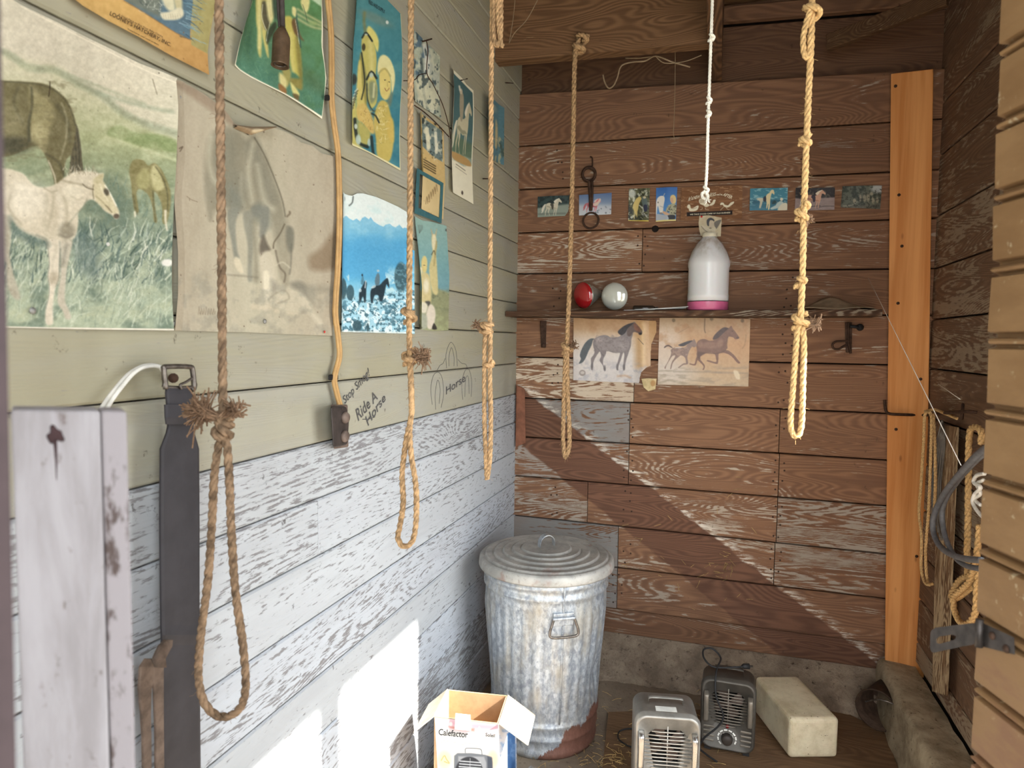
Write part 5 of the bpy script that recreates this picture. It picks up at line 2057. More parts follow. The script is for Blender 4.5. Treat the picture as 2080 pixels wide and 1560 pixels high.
# ---- 1. the big foal picture
def art_foal(A):
    A.t(0, 0, .4487)
    A.grad([(0, (206, 196, 168)), (.16, (206, 196, 170)), (.30, (188, 184, 150)), (.42, (164, 168, 126)), (.56, (138, 148, 118)), (.7, (140, 152, 130)), (.85, (156, 166, 142)), (1, (170, 178, 150))], (760, 60), (600, 1480))
    sky = A.below([(-400, 150), (0, 230), (250, 300), (480, 470), (760, 640)], 18)
    A.put(np.arange(len(A.X)), (1 - sky) * .75, (208, 198, 174))
    A.patch(.012, .02, .45, .75, (190, 182, 158), .5, 2, 1 - sky)
    A.line([(-300, 120), (0, 240), (110, 310), (230, 320), (330, 375), (460, 440), (560, 520), (780, 620)], 30, (132, 142, 114), .55, 9)
    A.line([(120, 300), (320, 350), (480, 410), (640, 470)], 14, (164, 166, 138), .7, 6)
    A.line([(430, 420), (560, 460), (740, 510)], 16, (150, 158, 132), .6, 8)
    A.poly([(480, 590), (540, 570), (600, 600), (690, 610), (750, 640), (755, 690), (680, 680), (560, 650), (490, 620)], (134, 148, 98), 6, .8)
    A.line([(470, 620), (600, 660), (760, 730)], 12, (192, 190, 150), .6, 6)
    A.patch(.03, .06, .5, .75, (198, 196, 158), .35, 3, sky)
    # brown mare's quarters
    br, brd, brl = (124, 116, 84), (92, 90, 70), (178, 168, 122)
    A.poly([(290, 570), (330, 560), (350, 640), (358, 720), (362, 800), (300, 800), (304, 720), (306, 650)], (104, 98, 78), 2)
    for x in (315, 330, 345):
        A.line([(x - 10, 600), (x, 700), (x, 800)], 6, (76, 74, 60), .6)
    A.poly([(-200, 370), (0, 368), (90, 372), (180, 382), (240, 412), (292, 462), (325, 540), (328, 600), (310, 690), (282, 730), (272, 800), (262, 860), (236, 862), (222, 800), (196, 730), (160, 670), (120, 668), (60, 695), (0, 712), (-200, 716)], br, 2.5)
    A.poly([(110, 400), (150, 420), (200, 450), (230, 520), (200, 600), (170, 640), (120, 600), (112, 500)], brl, 10, .55)
    A.poly([(150, 560), (200, 600), (180, 690), (150, 660), (116, 640), (118, 580)], (188, 178, 134), 8, .55)
    A.line([(120, 400), (122, 480), (108, 560), (110, 640)], (10, 16), brd, .8, 4)
    A.line([(60, 400), (40, 470), (80, 560)], 12, brd, .5, 6)
    A.blob(20, 560, 60, 80, (160, 152, 116), .5, 1)
    A.blob(30, 660, 90, 40, (84, 82, 66), .8, 1)
    A.line([(0, 372), (150, 385), (240, 420), (300, 490), (326, 570)], 5, (98, 96, 76), .8)
    A.line([(240, 480), (290, 560), (300, 640)], 14, brd, .6, 8)
    A.line([(262, 470), (285, 540), (280, 640), (256, 720)], 8, (186, 180, 148), .5, 4)
    A.line([(200, 730), (230, 800), (238, 860)], 7, (188, 178, 150), .8)
    A.line([(190, 700), (250, 740), (275, 800)], 10, brd, .6, 4)
    # grass
    G_ = [(70, 88, 80), (80, 98, 92), (108, 124, 114), (182, 190, 164), (90, 110, 104), (198, 202, 178), (134, 148, 130), (210, 210, 188)]
    A.patch(.02, .03, .5, .7, (100, 118, 104), .6, 8, A.below([(0, 850), (760, 900)], 60))
    A.poly([(330, 800), (480, 790), (570, 860), (560, 1000), (480, 1060), (420, 1000), (380, 940)], (108, 122, 104), 30, .55)
    A.strokes(120, (300, 760), (830, 1080), 60, 5, [(96, 122, 116), (150, 168, 146), (120, 144, 130)], 80, 16, 21, .5)
    A.strokes(420, (0, 760), (1060, 1290), 80, 8, G_, 72, 20, 22, .75)
    A.strokes(300, (0, 760), (1250, 1480), 90, 7, [(192, 198, 170), (162, 172, 148), (208, 210, 186), (138, 150, 132)], 70, 14, 23, .55)
    A.poly([(330, 1060), (420, 1090), (440, 1200), (410, 1260), (350, 1230), (320, 1140)], (96, 114, 112), 22, .5)
    # the foal
    A.t(0, 330, .2308)
    fo, fd_, fl_ = (204, 192, 166), (156, 148, 124), (224, 214, 192)
    A.poly([(-300, 60), (0, 55), (110, 78), (180, 110), (240, 182), (320, 222), (400, 212), (470, 186), (540, 132), (610, 90), (700, 78), (800, 80), (850, 96), (893, 100), (884, 160), (908, 205), (945, 268), (992, 362), (1022, 430), (1022, 482), (990, 500), (962, 466), (900, 430), (850, 372), (790, 330), (740, 342), (695, 400), (660, 450), (662, 520), (640, 640), (590, 692), (500, 700), (395, 698), (300, 662), (200, 622), (120, 562), (62, 482), (40, 520), (-300, 700)], fo, 4)
    A.poly([(-200, 470), (60, 470), (70, 560), (70, 700), (66, 830), (100, 980), (165, 1190), (100, 1190), (40, 1060), (20, 850), (-200, 800)], (176, 168, 146), 5)
    A.poly([(392, 690), (520, 690), (506, 800), (498, 900), (498, 1010), (470, 1092), (452, 1200), (446, 1290), (446, 1420), (385, 1415), (384, 1290), (410, 1180), (412, 1080), (398, 1000), (410, 900), (400, 800)], (212, 200, 176), 4)
    A.poly([(520, 690), (606, 690), (592, 800), (572, 900), (562, 960), (554, 1060), (548, 1210), (582, 1300), (598, 1372), (554, 1378), (530, 1310), (488, 1240), (490, 1130), (506, 1030), (512, 900), (512, 770)], (190, 180, 158), 4)
    A.blob(200, 330, 190, 150, fl_, .6, 1.2)
    A.blob(610, 250, 130, 70, (216, 206, 180), .5, 1.2, -30)
    A.poly([(440, 240), (500, 350), (510, 480), (490, 640), (420, 640), (400, 480)], (188, 176, 150), 30, .6)
    A.line([(470, 260), (510, 400), (500, 600)], 14, fl_, .6, 12)
    A.line([(380, 300), (370, 480), (385, 660)], 16, (178, 168, 142), .55, 12)
    A.blob(560, 600, 70, 70, (136, 128, 108), .7, 1)
    A.poly([(60, 480), (120, 562), (200, 622), (300, 662), (395, 698), (400, 740), (280, 720), (150, 670), (70, 580)], (96, 112, 104), 14, .75)
    A.line([(0, 120), (60, 250), (50, 400), (90, 500)], 22, (178, 168, 146), .5, 16)
    A.line([(520, 160), (600, 180), (700, 200), (790, 240)], 12, (142, 130, 104), .7, 6)
    A.strokes(60, (520, 860), (60, 120), 46, 8, [(224, 216, 192), (150, 138, 112), (190, 178, 150)], 100, 24, 31, .8)
    A.poly([(800, 140), (880, 160), (930, 250), (990, 370), (1018, 440), (960, 450), (880, 400), (810, 320), (796, 240)], (198, 186, 148), 6, .9)
    A.line([(905, 205), (950, 280), (1000, 380)], 10, (232, 226, 206), .9, 3)
    A.blob(914, 262, 24, 34, (88, 82, 68), .85, .8, -20)
    A.blob(1000, 474, 26, 22, (96, 84, 70), .9, .8)
    A.line([(800, 200), (792, 250), (800, 320)], 8, (120, 108, 82), .8, 3)
    A.line([(700, 190), (740, 225), (800, 240)], 6, (94, 84, 62), .8, 2)
    A.poly([(812, 150), (850, 110), (893, 102), (880, 160), (840, 190)], (190, 178, 140), 3)
    A.line([(740, 330), (700, 400), (650, 450), (560, 560)], 8, (118, 118, 98), .5, 5)
    A.line([(412, 720), (470, 740), (440, 900), (450, 1010)], 12, (178, 168, 142), .6, 8)
    A.blob(455, 1020, 42, 60, (170, 156, 130), .6, 1)
    A.line([(500, 700), (506, 820), (505, 960)], 10, (112, 116, 104), .6, 5)
    A.line([(560, 730), (540, 830), (530, 900)], 20, (120, 118, 104), .6, 9)
    A.line([(990, 505), (990, 560), (985, 640)], 5, (104, 120, 106), .6, 2)
    # the grazing horse further off
    A.t(0, 60, .2051)
    A.poly([(1262, 1400), (1290, 1310), (1340, 1285), (1400, 1300), (1440, 1350), (1490, 1325), (1540, 1380), (1580, 1470), (1620, 1600), (1630, 1740), (1610, 1900), (1590, 1930), (1565, 1900), (1560, 1760), (1520, 1640), (1490, 1620), (1500, 1760), (1520, 1900), (1490, 1900), (1480, 1780), (1440, 1640), (1360, 1580), (1330, 1640), (1350, 1800), (1310, 1800), (1290, 1660), (1276, 1500)], (138, 130, 88), 3)
    A.poly([(1330, 1480), (1390, 1380), (1450, 1400), (1450, 1540), (1400, 1580), (1350, 1560)], (168, 162, 112), 6, .8)
    A.poly([(1460, 1400), (1500, 1340), (1540, 1420), (1570, 1560), (1530, 1600), (1480, 1560)], (190, 182, 134), 5, .85)
    A.line([(1500, 1360), (1560, 1480), (1600, 1640), (1606, 1800)], 9, (92, 88, 62), .8, 3)
    A.line([(1480, 1600), (1490, 1760), (1505, 1900)], 12, (104, 100, 72), .8, 3)
    A.line([(1300, 1640), (1310, 1720), (1330, 1830)], 16, (112, 108, 80), .7, 3)
    A.line([(1310, 1810), (1312, 1850)], 20, (206, 198, 170), .9, 3)
    A.line([(1590, 1800), (1594, 1900), (1610, 1990)], (22, 14), (214, 204, 178), .9, 3)
    # wear, white margin at the foot
    A.t(0, 0, .4487)
    A.tex(.11, .13, 12, 4)
    A.tex(.5, .5, 7, 6, 2)
    A.put(np.arange(len(A.X)), A.below([(-200, 1474), (0, 1478), (400, 1484), (760, 1488)], 1.2), (222, 212, 192))
    A.line([(760, 380), (80, 32)], 5, (226, 216, 192), .8)
    A.line([(206, 372), (206, 400), (200, 440)], 5, (72, 60, 44), .9)
    speck(A, 40, (10, 740), (300, 1470), 9)
    A.line([(672, 360), (690, 430)], 4, (120, 108, 86), .6)
    A.blob(740, 1190, 26, 16, (226, 220, 208), .9)
    A.t(0, 330, .2308)
    ns = vnoise(A.X * .09, A.Y * .05, 31, 4)
    bod = ((A.X < 175) & (A.Y > 352) & (A.Y < 500)).astype(float) * 0
    A.line([(60, 300), (40, 380), (90, 470), (160, 540)], 10, (150, 140, 116), .6, 8)
    A.line([(100, 180), (200, 230), (330, 230)], 12, (228, 218, 196), .7, 8)
    A.line([(360, 230), (420, 260), (470, 250)], 8, (146, 134, 108), .6, 5)
    A.line([(440, 300), (430, 430), (400, 560)], 12, (162, 150, 124), .7, 9)
    A.line([(530, 300), (560, 400), (560, 520), (540, 600)], 10, (158, 146, 120), .65, 8)
    A.line([(600, 300), (660, 330), (700, 310)], 9, (166, 154, 126), .6, 6)
    A.line([(500, 640), (560, 660), (610, 640)], 14, (120, 114, 98), .7, 7)
    A.line([(820, 300), (880, 350), (940, 420)], 8, (150, 136, 100), .7, 4)
    A.line([(860, 190), (880, 250), (930, 340)], 8, (226, 216, 186), .6, 4)
    A.line([(905, 380), (930, 400), (960, 440)], 7, (120, 106, 84), .8, 3)
    A.line([(300, 640), (380, 680), (400, 760)], 10, (120, 122, 108), .6, 6)
    A.line([(400, 760), (415, 900), (402, 1000), (415, 1080), (410, 1180), (386, 1290)], 5, (120, 122, 108), .7, 2)
    A.line([(505, 760), (498, 900), (496, 1010), (470, 1092)], 5, (124, 120, 104), .7, 2)
    A.t(0, 0, .4487)
    A.patch(.05, .16, .52, .7, (120, 112, 82), .4, 14, np.clip(((A.X < 150) & (A.Y > 165) & (A.Y < 330)).astype(float), 0, 1))
    A.tex(.2, .2, 9, 16, 3)
    g_ = A.C.mean(1, keepdims=True)
    A.C = (A.C + (A.C.mean(1, keepdims=True) - 150) * .22) * .95


cl1 = lambda U, V: .002 + .016 * np.clip((U - .82) / .18, 0, 1) ** 2 * (.55 + .45 * np.sin(V * 5.5 + .4)) + .003 * np.sin(U * 6) * np.sin(V * 5)
foal = sheet('calendar_picture', 'large faded picture of a pale foal in tall grass beside a brown mare', 'picture',
             [(-60, -48), (36, 11), (119, 51), (174, 79), (212, 97), (274, 128), (318, 147), (343, 161)], [(-60, 662), (0, 665), (173, 669), (341, 671)],
             None, [(343, 161), (340, 167), (342, 216), (339, 286), (339, 399), (341, 491), (341, 584), (341, 671)], onL, art_foal, 1.6, cl1)
for (x, y) in ((329, 183), (66, 631), (323, 645)):
    tack(foal, onL(x, y, .007), (1, 0, 0), M_tin)
tack(foal, onL(219, 496, .007), (1, 0, 0), M_white, .003)


# ---- 2. the grey faded mare picture
def art_grey(A):
    A.fill((176, 164, 142))
    A.t(330, 150, .186)
    A.grad([(0, (172, 160, 138)), (.5, (178, 170, 146)), (1, (172, 160, 138))], (100, 900), (1850, 900))
    g1, g2, g3 = (146, 140, 120), (128, 128, 114), (196, 188, 162)
    A.poly([(430, 800), (450, 690), (520, 620), (640, 590), (760, 640), (860, 720), (900, 710), (980, 690), (1060, 800), (1150, 1000), (1230, 1250), (1300, 1480), (1330, 1700), (1330, 1960), (1240, 1960), (1180, 1750), (1130, 1540), (1050, 1450), (1000, 1600), (1010, 2000), (1020, 2250), (960, 2250), (960, 2000), (920, 1700), (900, 1500), (820, 1500), (700, 1470), (560, 1480), (500, 1600), (440, 1250), (420, 1000)], g1, 12, .8)
    A.poly([(520, 720), (600, 640), (720, 680), (760, 900), (700, 1100), (560, 1200), (520, 1000)], g2, 30, .35)
    A.poly([(840, 760), (960, 720), (1040, 860), (1120, 1100), (1200, 1350), (1160, 1420), (1060, 1250), (980, 1000), (900, 900)], g2, 30, .45)
    A.line([(960, 760), (930, 900), (900, 1100), (960, 1400)], 40, g3, .6, 14)
    A.line([(1010, 1000), (1040, 1150), (1090, 1400), (1180, 1480)], 40, g3, .55, 14)
    A.line([(470, 700), (460, 900), (500, 1100), (560, 1200)], 30, g3, .55, 12)
    A.line([(820, 1100), (830, 1300), (860, 1440)], 24, g3, .5, 10)
    A.blob(760, 1250, 140, 190, g2, .4, 1.2)
    A.poly([(690, 1200), (800, 1300), (850, 1480), (720, 1560), (690, 1400)], (132, 134, 122), 16, .6)
    A.poly([(980, 1420), (1060, 1420), (1140, 1560), (1130, 1700), (1020, 1640), (960, 1560)], (128, 132, 120), 14, .6)
    A.line([(975, 700), (1080, 860), (1180, 1080), (1280, 1370), (1310, 1560)], (14, 9), (112, 106, 90), .8, 3)
    A.line([(440, 1100), (470, 1350), (510, 1600)], 20, (150, 144, 124), .7, 8)
    A.t(330, 420, .1795)
    ink = (118, 116, 104)
    A.poly([(720, 40), (840, 20), (800, 200), (820, 480), (845, 580), (790, 580), (760, 400), (720, 200)], (140, 140, 126), 5, .9)
    A.poly([(800, 570), (850, 600), (890, 740), (840, 740), (790, 640)], (196, 184, 156), 4, .9)
    A.poly([(890, 60), (1000, 60), (990, 200), (990, 460), (980, 700), (985, 830), (935, 830), (935, 600), (930, 400), (890, 200)], (146, 144, 128), 5, .9)
    A.poly([(980, 0), (1160, 0), (1175, 120), (1140, 280), (1100, 350), (1060, 330), (1070, 130), (1000, 100)], (136, 136, 124), 6, .85)
    # lowered head
    A.poly([(1340, 230), (1400, 215), (1440, 260), (1440, 420), (1410, 600), (1400, 760), (1390, 880), (1340, 890), (1290, 800), (1260, 650), (1270, 480), (1300, 330)], (160, 152, 130), 7, .85)
    A.poly([(1370, 230), (1445, 260), (1445, 440), (1400, 520), (1360, 400)], (128, 126, 112), 7, .8)
    A.line([(1420, 430), (1415, 620), (1400, 760)], 12, ink, .7, 5)
    A.line([(1345, 200), (1290, 310), (1225, 400), (1215, 470)], 12, (104, 94, 78), .8, 3)
    A.line([(1240, 500), (1260, 600), (1290, 690), (1350, 760), (1340, 850)], 16, (112, 102, 88), .7, 4)
    A.line([(1250, 660), (1320, 630), (1400, 690)], 10, (190, 180, 156), .8, 4)
    A.line([(1380, 110), (1410, 80), (1410, 60)], 16, (110, 98, 80), .8, 4)
    # a small faded reclining figure in pale dress, and ground
    A.poly([(1060, 470), (1080, 360), (1110, 320), (1150, 420), (1180, 490), (1120, 520), (1080, 560)], (112, 104, 92), 6, .8)
    A.poly([(1080, 540), (1180, 510), (1240, 620), (1240, 760), (1260, 880), (1340, 940), (1460, 930), (1570, 1000), (1640, 1090), (1700, 1200), (1780, 1310), (1740, 1330), (1640, 1220), (1580, 1160), (1500, 1200), (1380, 1190), (1220, 1130), (1120, 1080), (1110, 900), (1070, 720)], (188, 178, 154), 8, .85)
    A.poly([(1110, 740), (1160, 740), (1180, 900), (1180, 1040), (1130, 1040), (1110, 900)], (206, 196, 170), 5, .8)
    A.poly([(1190, 820), (1270, 880), (1260, 960), (1200, 960)], (150, 144, 128), 10, .7)
    A.line([(1170, 1050), (1250, 980), (1350, 950), (1400, 1040), (1280, 1090)], 12, (150, 142, 122), .7, 5)
    A.poly([(970, 1150), (1000, 1080), (1140, 1100), (1300, 1170), (1480, 1200), (1480, 1220), (1240, 1190), (1060, 1160)], (190, 178, 152), 6, .8)
    A.line([(1600, 920), (1700, 940), (1800, 930), (1930, 960)], 60, (140, 136, 120), .6, 18)
    A.poly([(1420, 860), (1540, 850), (1600, 930), (1620, 1040), (1540, 960), (1440, 920)], (136, 132, 118), 10, .8)
    A.patch(.05, .05, .5, .7, (150, 146, 130), .5, 5, A.below([(720, 760), (1000, 830), (1960, 960)], 20))
    A.line([(720, 770), (940, 790), (1040, 800)], 10, (126, 120, 104), .6, 6)
    # signature scrawl and stain
    for k in range(7):
        x = 370 + 28 * k
        A.line([(x, 1220), (x + 10, 1150 - (20 if k in (0, 3) else 0)), (x + 20, 1220), (x + 30, 1180)], 5, (136, 124, 104), .7, 1.2)
    A.poly([(1640, 560), (1760, 470), (1900, 300), (1980, 200), (2000, 640), (1850, 720), (1690, 720), (1630, 680)], (140, 120, 96), 14, .7)
    A.C = A.C + (A.C.mean(1, keepdims=True) - 155) * .45
    A.t(330, 150, .186)
    A.poly([(60, 110), (200, 100), (420, 240), (640, 420), (760, 560), (640, 560), (420, 380), (200, 200)], (134, 112, 92), 10, .55)
    A.tex(.07, .02, 8, 3)
    A.tex(.3, .3, 6, 8, 3)
    speck(A, 46, (100, 1850), (600, 2800), 12, (96, 80, 62), (6, 20))
    A.line([(130, 820), (180, 800), (140, 850)], 14, (86, 72, 56), .8)
    A.line([(240, 1340), (300, 1380), (360, 1400)], 7, (110, 94, 74), .7)


cl2 = lambda U, V: .003 + .012 * np.exp(-((U - .33) / .16) ** 2) * np.clip(1 - V * 3, 0, 1) + .006 * np.clip((.06 - U) / .06, 0, 1) + .003 * np.sin(U * 7) * np.sin(V * 6 + 1) 
grey = sheet('calendar_picture', 'large grey faded picture of a grazing mare, torn along its top edge', 'picture',
             [(345, 163), (362, 166), (400, 190), (438, 224), (458, 252), (480, 258), (494, 276), (512, 268), (545, 258), (572, 266), (592, 276), (608, 290), (630, 296), (648, 312), (678, 319)],
             [(344, 671), (441, 674), (500, 675), (563, 678), (669, 682)],
             [(345, 163), (341, 169), (345, 234), (348, 317), (342, 392), (343, 420), (350, 510), (350, 600), (344, 671)],
             [(678, 319), (681, 392), (682, 438), (683, 564), (669, 682)], onL, art_grey, 1.6, cl2, .003)
tack(grey, onL(347, 408, .008), (1, 0, 0), M_red, .0056, 'red thumbtack')
for (x, y) in ((353, 657), (538, 653), (364, 197)):
    tack(grey, onL(x, y, .007), (1, 0, 0), M_tin)
tack(grey, onL(659, 674, .01), (1, 0, 0), M_red, .003, 'small red tack')
sheet('torn_curl', None, None, [(455, 254), (500, 259), (546, 258)], [(458, 262), (494, 276), (530, 264)], None, None, onL,
      lambda A: (A.fill((150, 128, 100)), A.tex(.3, .3, 14), A.blob(500, 268, 12, 5, (214, 196, 160), .9)), 1.6, lambda U, V: .012 * np.sin(V * 3), .016, parent=grey)


# ---- 3. orange hatchery calendar
def art_hatch(A):
    A.t(120, 0, .1538)
    A.fill((206, 166, 100))
    A.grad([(0, (210, 170, 104)), (1, (196, 152, 92))], (900, 0), (1500, 900))
    A.poly([(1735, -1500), (2300, -1500), (2050, 0), (2000, 250), (1920, 720), (1700, 600), (1720, 200)], (168, 158, 104), 2, 1, False)
    A.poly([(740, -1500), (1740, -1500), (1735, 40), (1690, 530), (1500, 440), (1200, 250), (980, 110), (820, 10), (700, -60)], (92, 116, 128), 2, 1, False)
    A.poly([(740, -1500), (1300, -1500), (1320, 40), (1300, 240), (1100, 150), (860, 30)], (120, 122, 104), 10, .8, False)
    A.strokes(40, (1540, 1740), (-100, 520), 200, 16, [(150, 176, 184), (60, 84, 102), (120, 156, 168)], -22, 8, 41, .85)
    A.strokes(36, (1050, 1320), (-40, 190), 90, 10, [(214, 214, 198), (64, 74, 76), (180, 186, 172)], 40, 60, 42, .8)
    A.poly([(1320, -60), (1460, -60), (1500, 120), (1430, 150), (1360, 80)], (212, 206, 172), 6)
    A.poly([(1480, -60), (1580, -60), (1590, 150), (1520, 150)], (200, 190, 150), 6)
    A.poly([(1310, 180), (1420, 160), (1540, 110), (1600, 130), (1610, 210), (1540, 260), (1440, 270), (1340, 260)], (216, 208, 178), 4)
    for k in range(8):
        A.line([(1340 + 32 * k, 190), (1350 + 32 * k, 255)], 5, (150, 140, 110), .5)
    A.line([(820, 20), (1000, 120), (1200, 245), (1500, 440), (1690, 535)], 12, (150, 106, 58), .7, 3)
    A.tex(.12, .12, 12, 3)
    speck(A, 12, (1000, 1900), (300, 960), 5, (130, 90, 50), (8, 20))


hat = sheet('calendar', 'orange hatchery calendar sheet at the top left', 'calendar', [(96, -190), (442, -70)], [(96, -32), (135, 1), (151, 14), (206, 46), (266, 77), (331, 114), (411, 154)], None,
            [(442, -70), (434, 0), (429, 31), (415, 108), (411, 154)], onL, art_hatch, 1.6, lambda U, V: .010 * np.clip((V - .6) / .4, 0, 1) ** 2, .005)
M_ink = flat('printing_ink', (66, 50, 36), .8)
lp2 = lambda off: (lambda px, py: onL(px, py, off))
text_on('lettering', "LOONEY'S HATCHERY, INC.", [(222, 32), (346, 96), (349, 88), (225, 22)], lp2(.0145), M_ink, hat)
text_on('lettering', 'A Good Place to Buy Your Baby Chicks', [(240, 31), (330, 77), (331, 73), (241, 27)], lp2(.0145), M_ink, hat)
text_on('lettering', 'Telephone and mail orders', [(258, 60), (322, 93), (323, 90), (259, 57)], lp2(.0145), M_ink, hat)


# ---- 4. green field calendar
def art_green(A):
    A.t(460, 0, .1603)
    A.fill((98, 140, 92))
    A.grad([(0, (96, 140, 92)), (.5, (92, 134, 100)), (1, (84, 128, 110))], (900, 0), (300, 1200))
    A.patch(.03, .03, .45, .7, (76, 112, 64), .6, 3, np.clip((A.X - 600) / 30, 0, 1))
    A.strokes(230, (80, 700), (250, 1250), 60, 9, [(130, 168, 128), (72, 116, 100), (150, 180, 140), (66, 110, 104)], 60, 45, 51, .55)
    A.strokes(120, (700, 1180), (1080, 1480), 60, 9, [(120, 160, 130), (66, 108, 96)], 60, 45, 52, .55)
    A.poly([(1020, -60), (1190, -60), (1190, 90), (1100, 20)], (190, 210, 176), 4, 1, False)
    for d in (0, 60, 120):
        A.line([(900, 120 + d), (1060, 220 + d), (1190, 300 + d * .6)], 26, (196, 192, 142), .8, 5)
    A.blob(1080, 300, 50, 30, (150, 170, 110), .6)
    yl, yd, yh = (204, 194, 118), (146, 132, 70), (228, 220, 160)
    A.poly([(350, -60), (640, -60), (640, 60), (570, 260), (520, 380), (470, 420), (430, 380), (400, 250), (360, 200)], (184, 174, 110), 5)
    A.poly([(345, -60), (400, -60), (420, 300), (440, 480), (430, 720), (390, 640), (380, 400), (350, 250)], yl, 5)
    A.line([(370, 0), (400, 300), (410, 600)], 26, yh, .8, 8)
    A.poly([(420, 40), (480, 40), (540, 260), (500, 390), (440, 240)], (92, 88, 66), 5)
    A.line([(430, 60), (430, 230), (500, 390)], 7, (226, 226, 200), .8)
    A.poly([(480, 0), (560, 0), (580, 260), (520, 250)], yh, 6)
    A.poly([(440, 400), (500, 420), (530, 700), (510, 710), (470, 560)], yl, 4)
    A.poly([(500, 420), (600, 280), (630, 340), (560, 480), (510, 560)], (62, 72, 52), 5)
    A.line([(540, 280), (520, 400), (500, 520)], 6, (230, 232, 216), .7)
    A.poly([(560, -40), (640, -40), (640, 240), (590, 200)], (70, 92, 74), 6)
    A.poly([(730, 220), (820, 220), (860, 400), (900, 560), (915, 760), (920, 980), (850, 940), (800, 880), (780, 700), (770, 460), (740, 360)], (198, 186, 98), 5)
    A.poly([(860, 480), (910, 560), (925, 990), (890, 1000), (870, 800)], (132, 122, 64), 6, .8)
    A.line([(810, 420), (810, 700), (820, 900)], 22, (228, 220, 146), .7, 8)
    A.poly([(820, 280), (870, 240), (920, 440), (960, 520), (900, 480), (850, 420)], (112, 88, 56), 4)
    A.line([(870, 100), (890, 300), (910, 500), (920, 600)], 14, (56, 84, 84), .9, 3)
    A.line([(865, 250), (890, 420), (905, 560)], 5, (232, 232, 214), .8)
    A.poly([(830, 90), (880, 110), (870, 210), (830, 180)], (224, 216, 150), 4)
    A.poly([(940, 0), (1040, -10), (1035, 100), (1000, 160), (950, 90)], (220, 212, 146), 4)
    A.line([(960, 60), (990, 160), (1010, 280)], 8, (70, 84, 66), .7)
    A.poly([(690, 880), (780, 880), (780, 1000), (740, 1100), (700, 1040)], (168, 160, 96), 5)
    A.poly([(650, 930), (700, 960), (735, 1040), (715, 1130), (650, 1060)], (224, 214, 150), 5)
    A.poly([(640, 1060), (720, 1130), (715, 1200), (640, 1150)], (150, 110, 66), 4)
    A.poly([(770, 1000), (860, 1000), (920, 1010), (915, 1140), (840, 1120), (790, 1080)], (146, 136, 74), 6)
    A.poly([(775, 1050), (820, 1090), (880, 1190), (860, 1230), (800, 1180)], (222, 214, 140), 4)
    A.poly([(800, 1190), (870, 1210), (870, 1280), (820, 1250)], (112, 96, 62), 4)
    A.poly([(940, 860), (1190, 1060), (1200, 1200), (980, 1080)], (76, 96, 62), 20, .5)
    A.tex(.2, .2, 10, 4)
    m = (250, 242, 216)
    A.line([(185, -100), (175, 60), (130, 290), (92, 550), (68, 830)], 22, m, 1, 1.2)
    A.line([(68, 835), (300, 985), (700, 1205), (1000, 1395), (1185, 1505)], 40, m, 1, 1.2)
    A.line([(1205, -100), (1190, 350), (1180, 600), (1222, 1000), (1182, 1510)], 22, m, 1, 1.2)


sheet('calendar', 'green field calendar picture with a horse and a figure in yellow, white border', 'calendar', [(497, -140), (655, -60)], [(470, 133), (508, 157), (572, 192), (620, 223), (649, 242)],
      [(497, -140), (490, 0), (481, 45), (474, 88), (470, 133)], [(655, -60), (652, 0), (651, 56), (649, 96), (656, 160), (649, 242)], onL, art_green, 1.5,
      lambda U, V: .028 * np.clip((.10 - U) / .10, 0, 1) ** 1.5 * np.clip(1.2 - V, 0, 1) + .004 * np.sin(U * 5 + V * 4), .005)


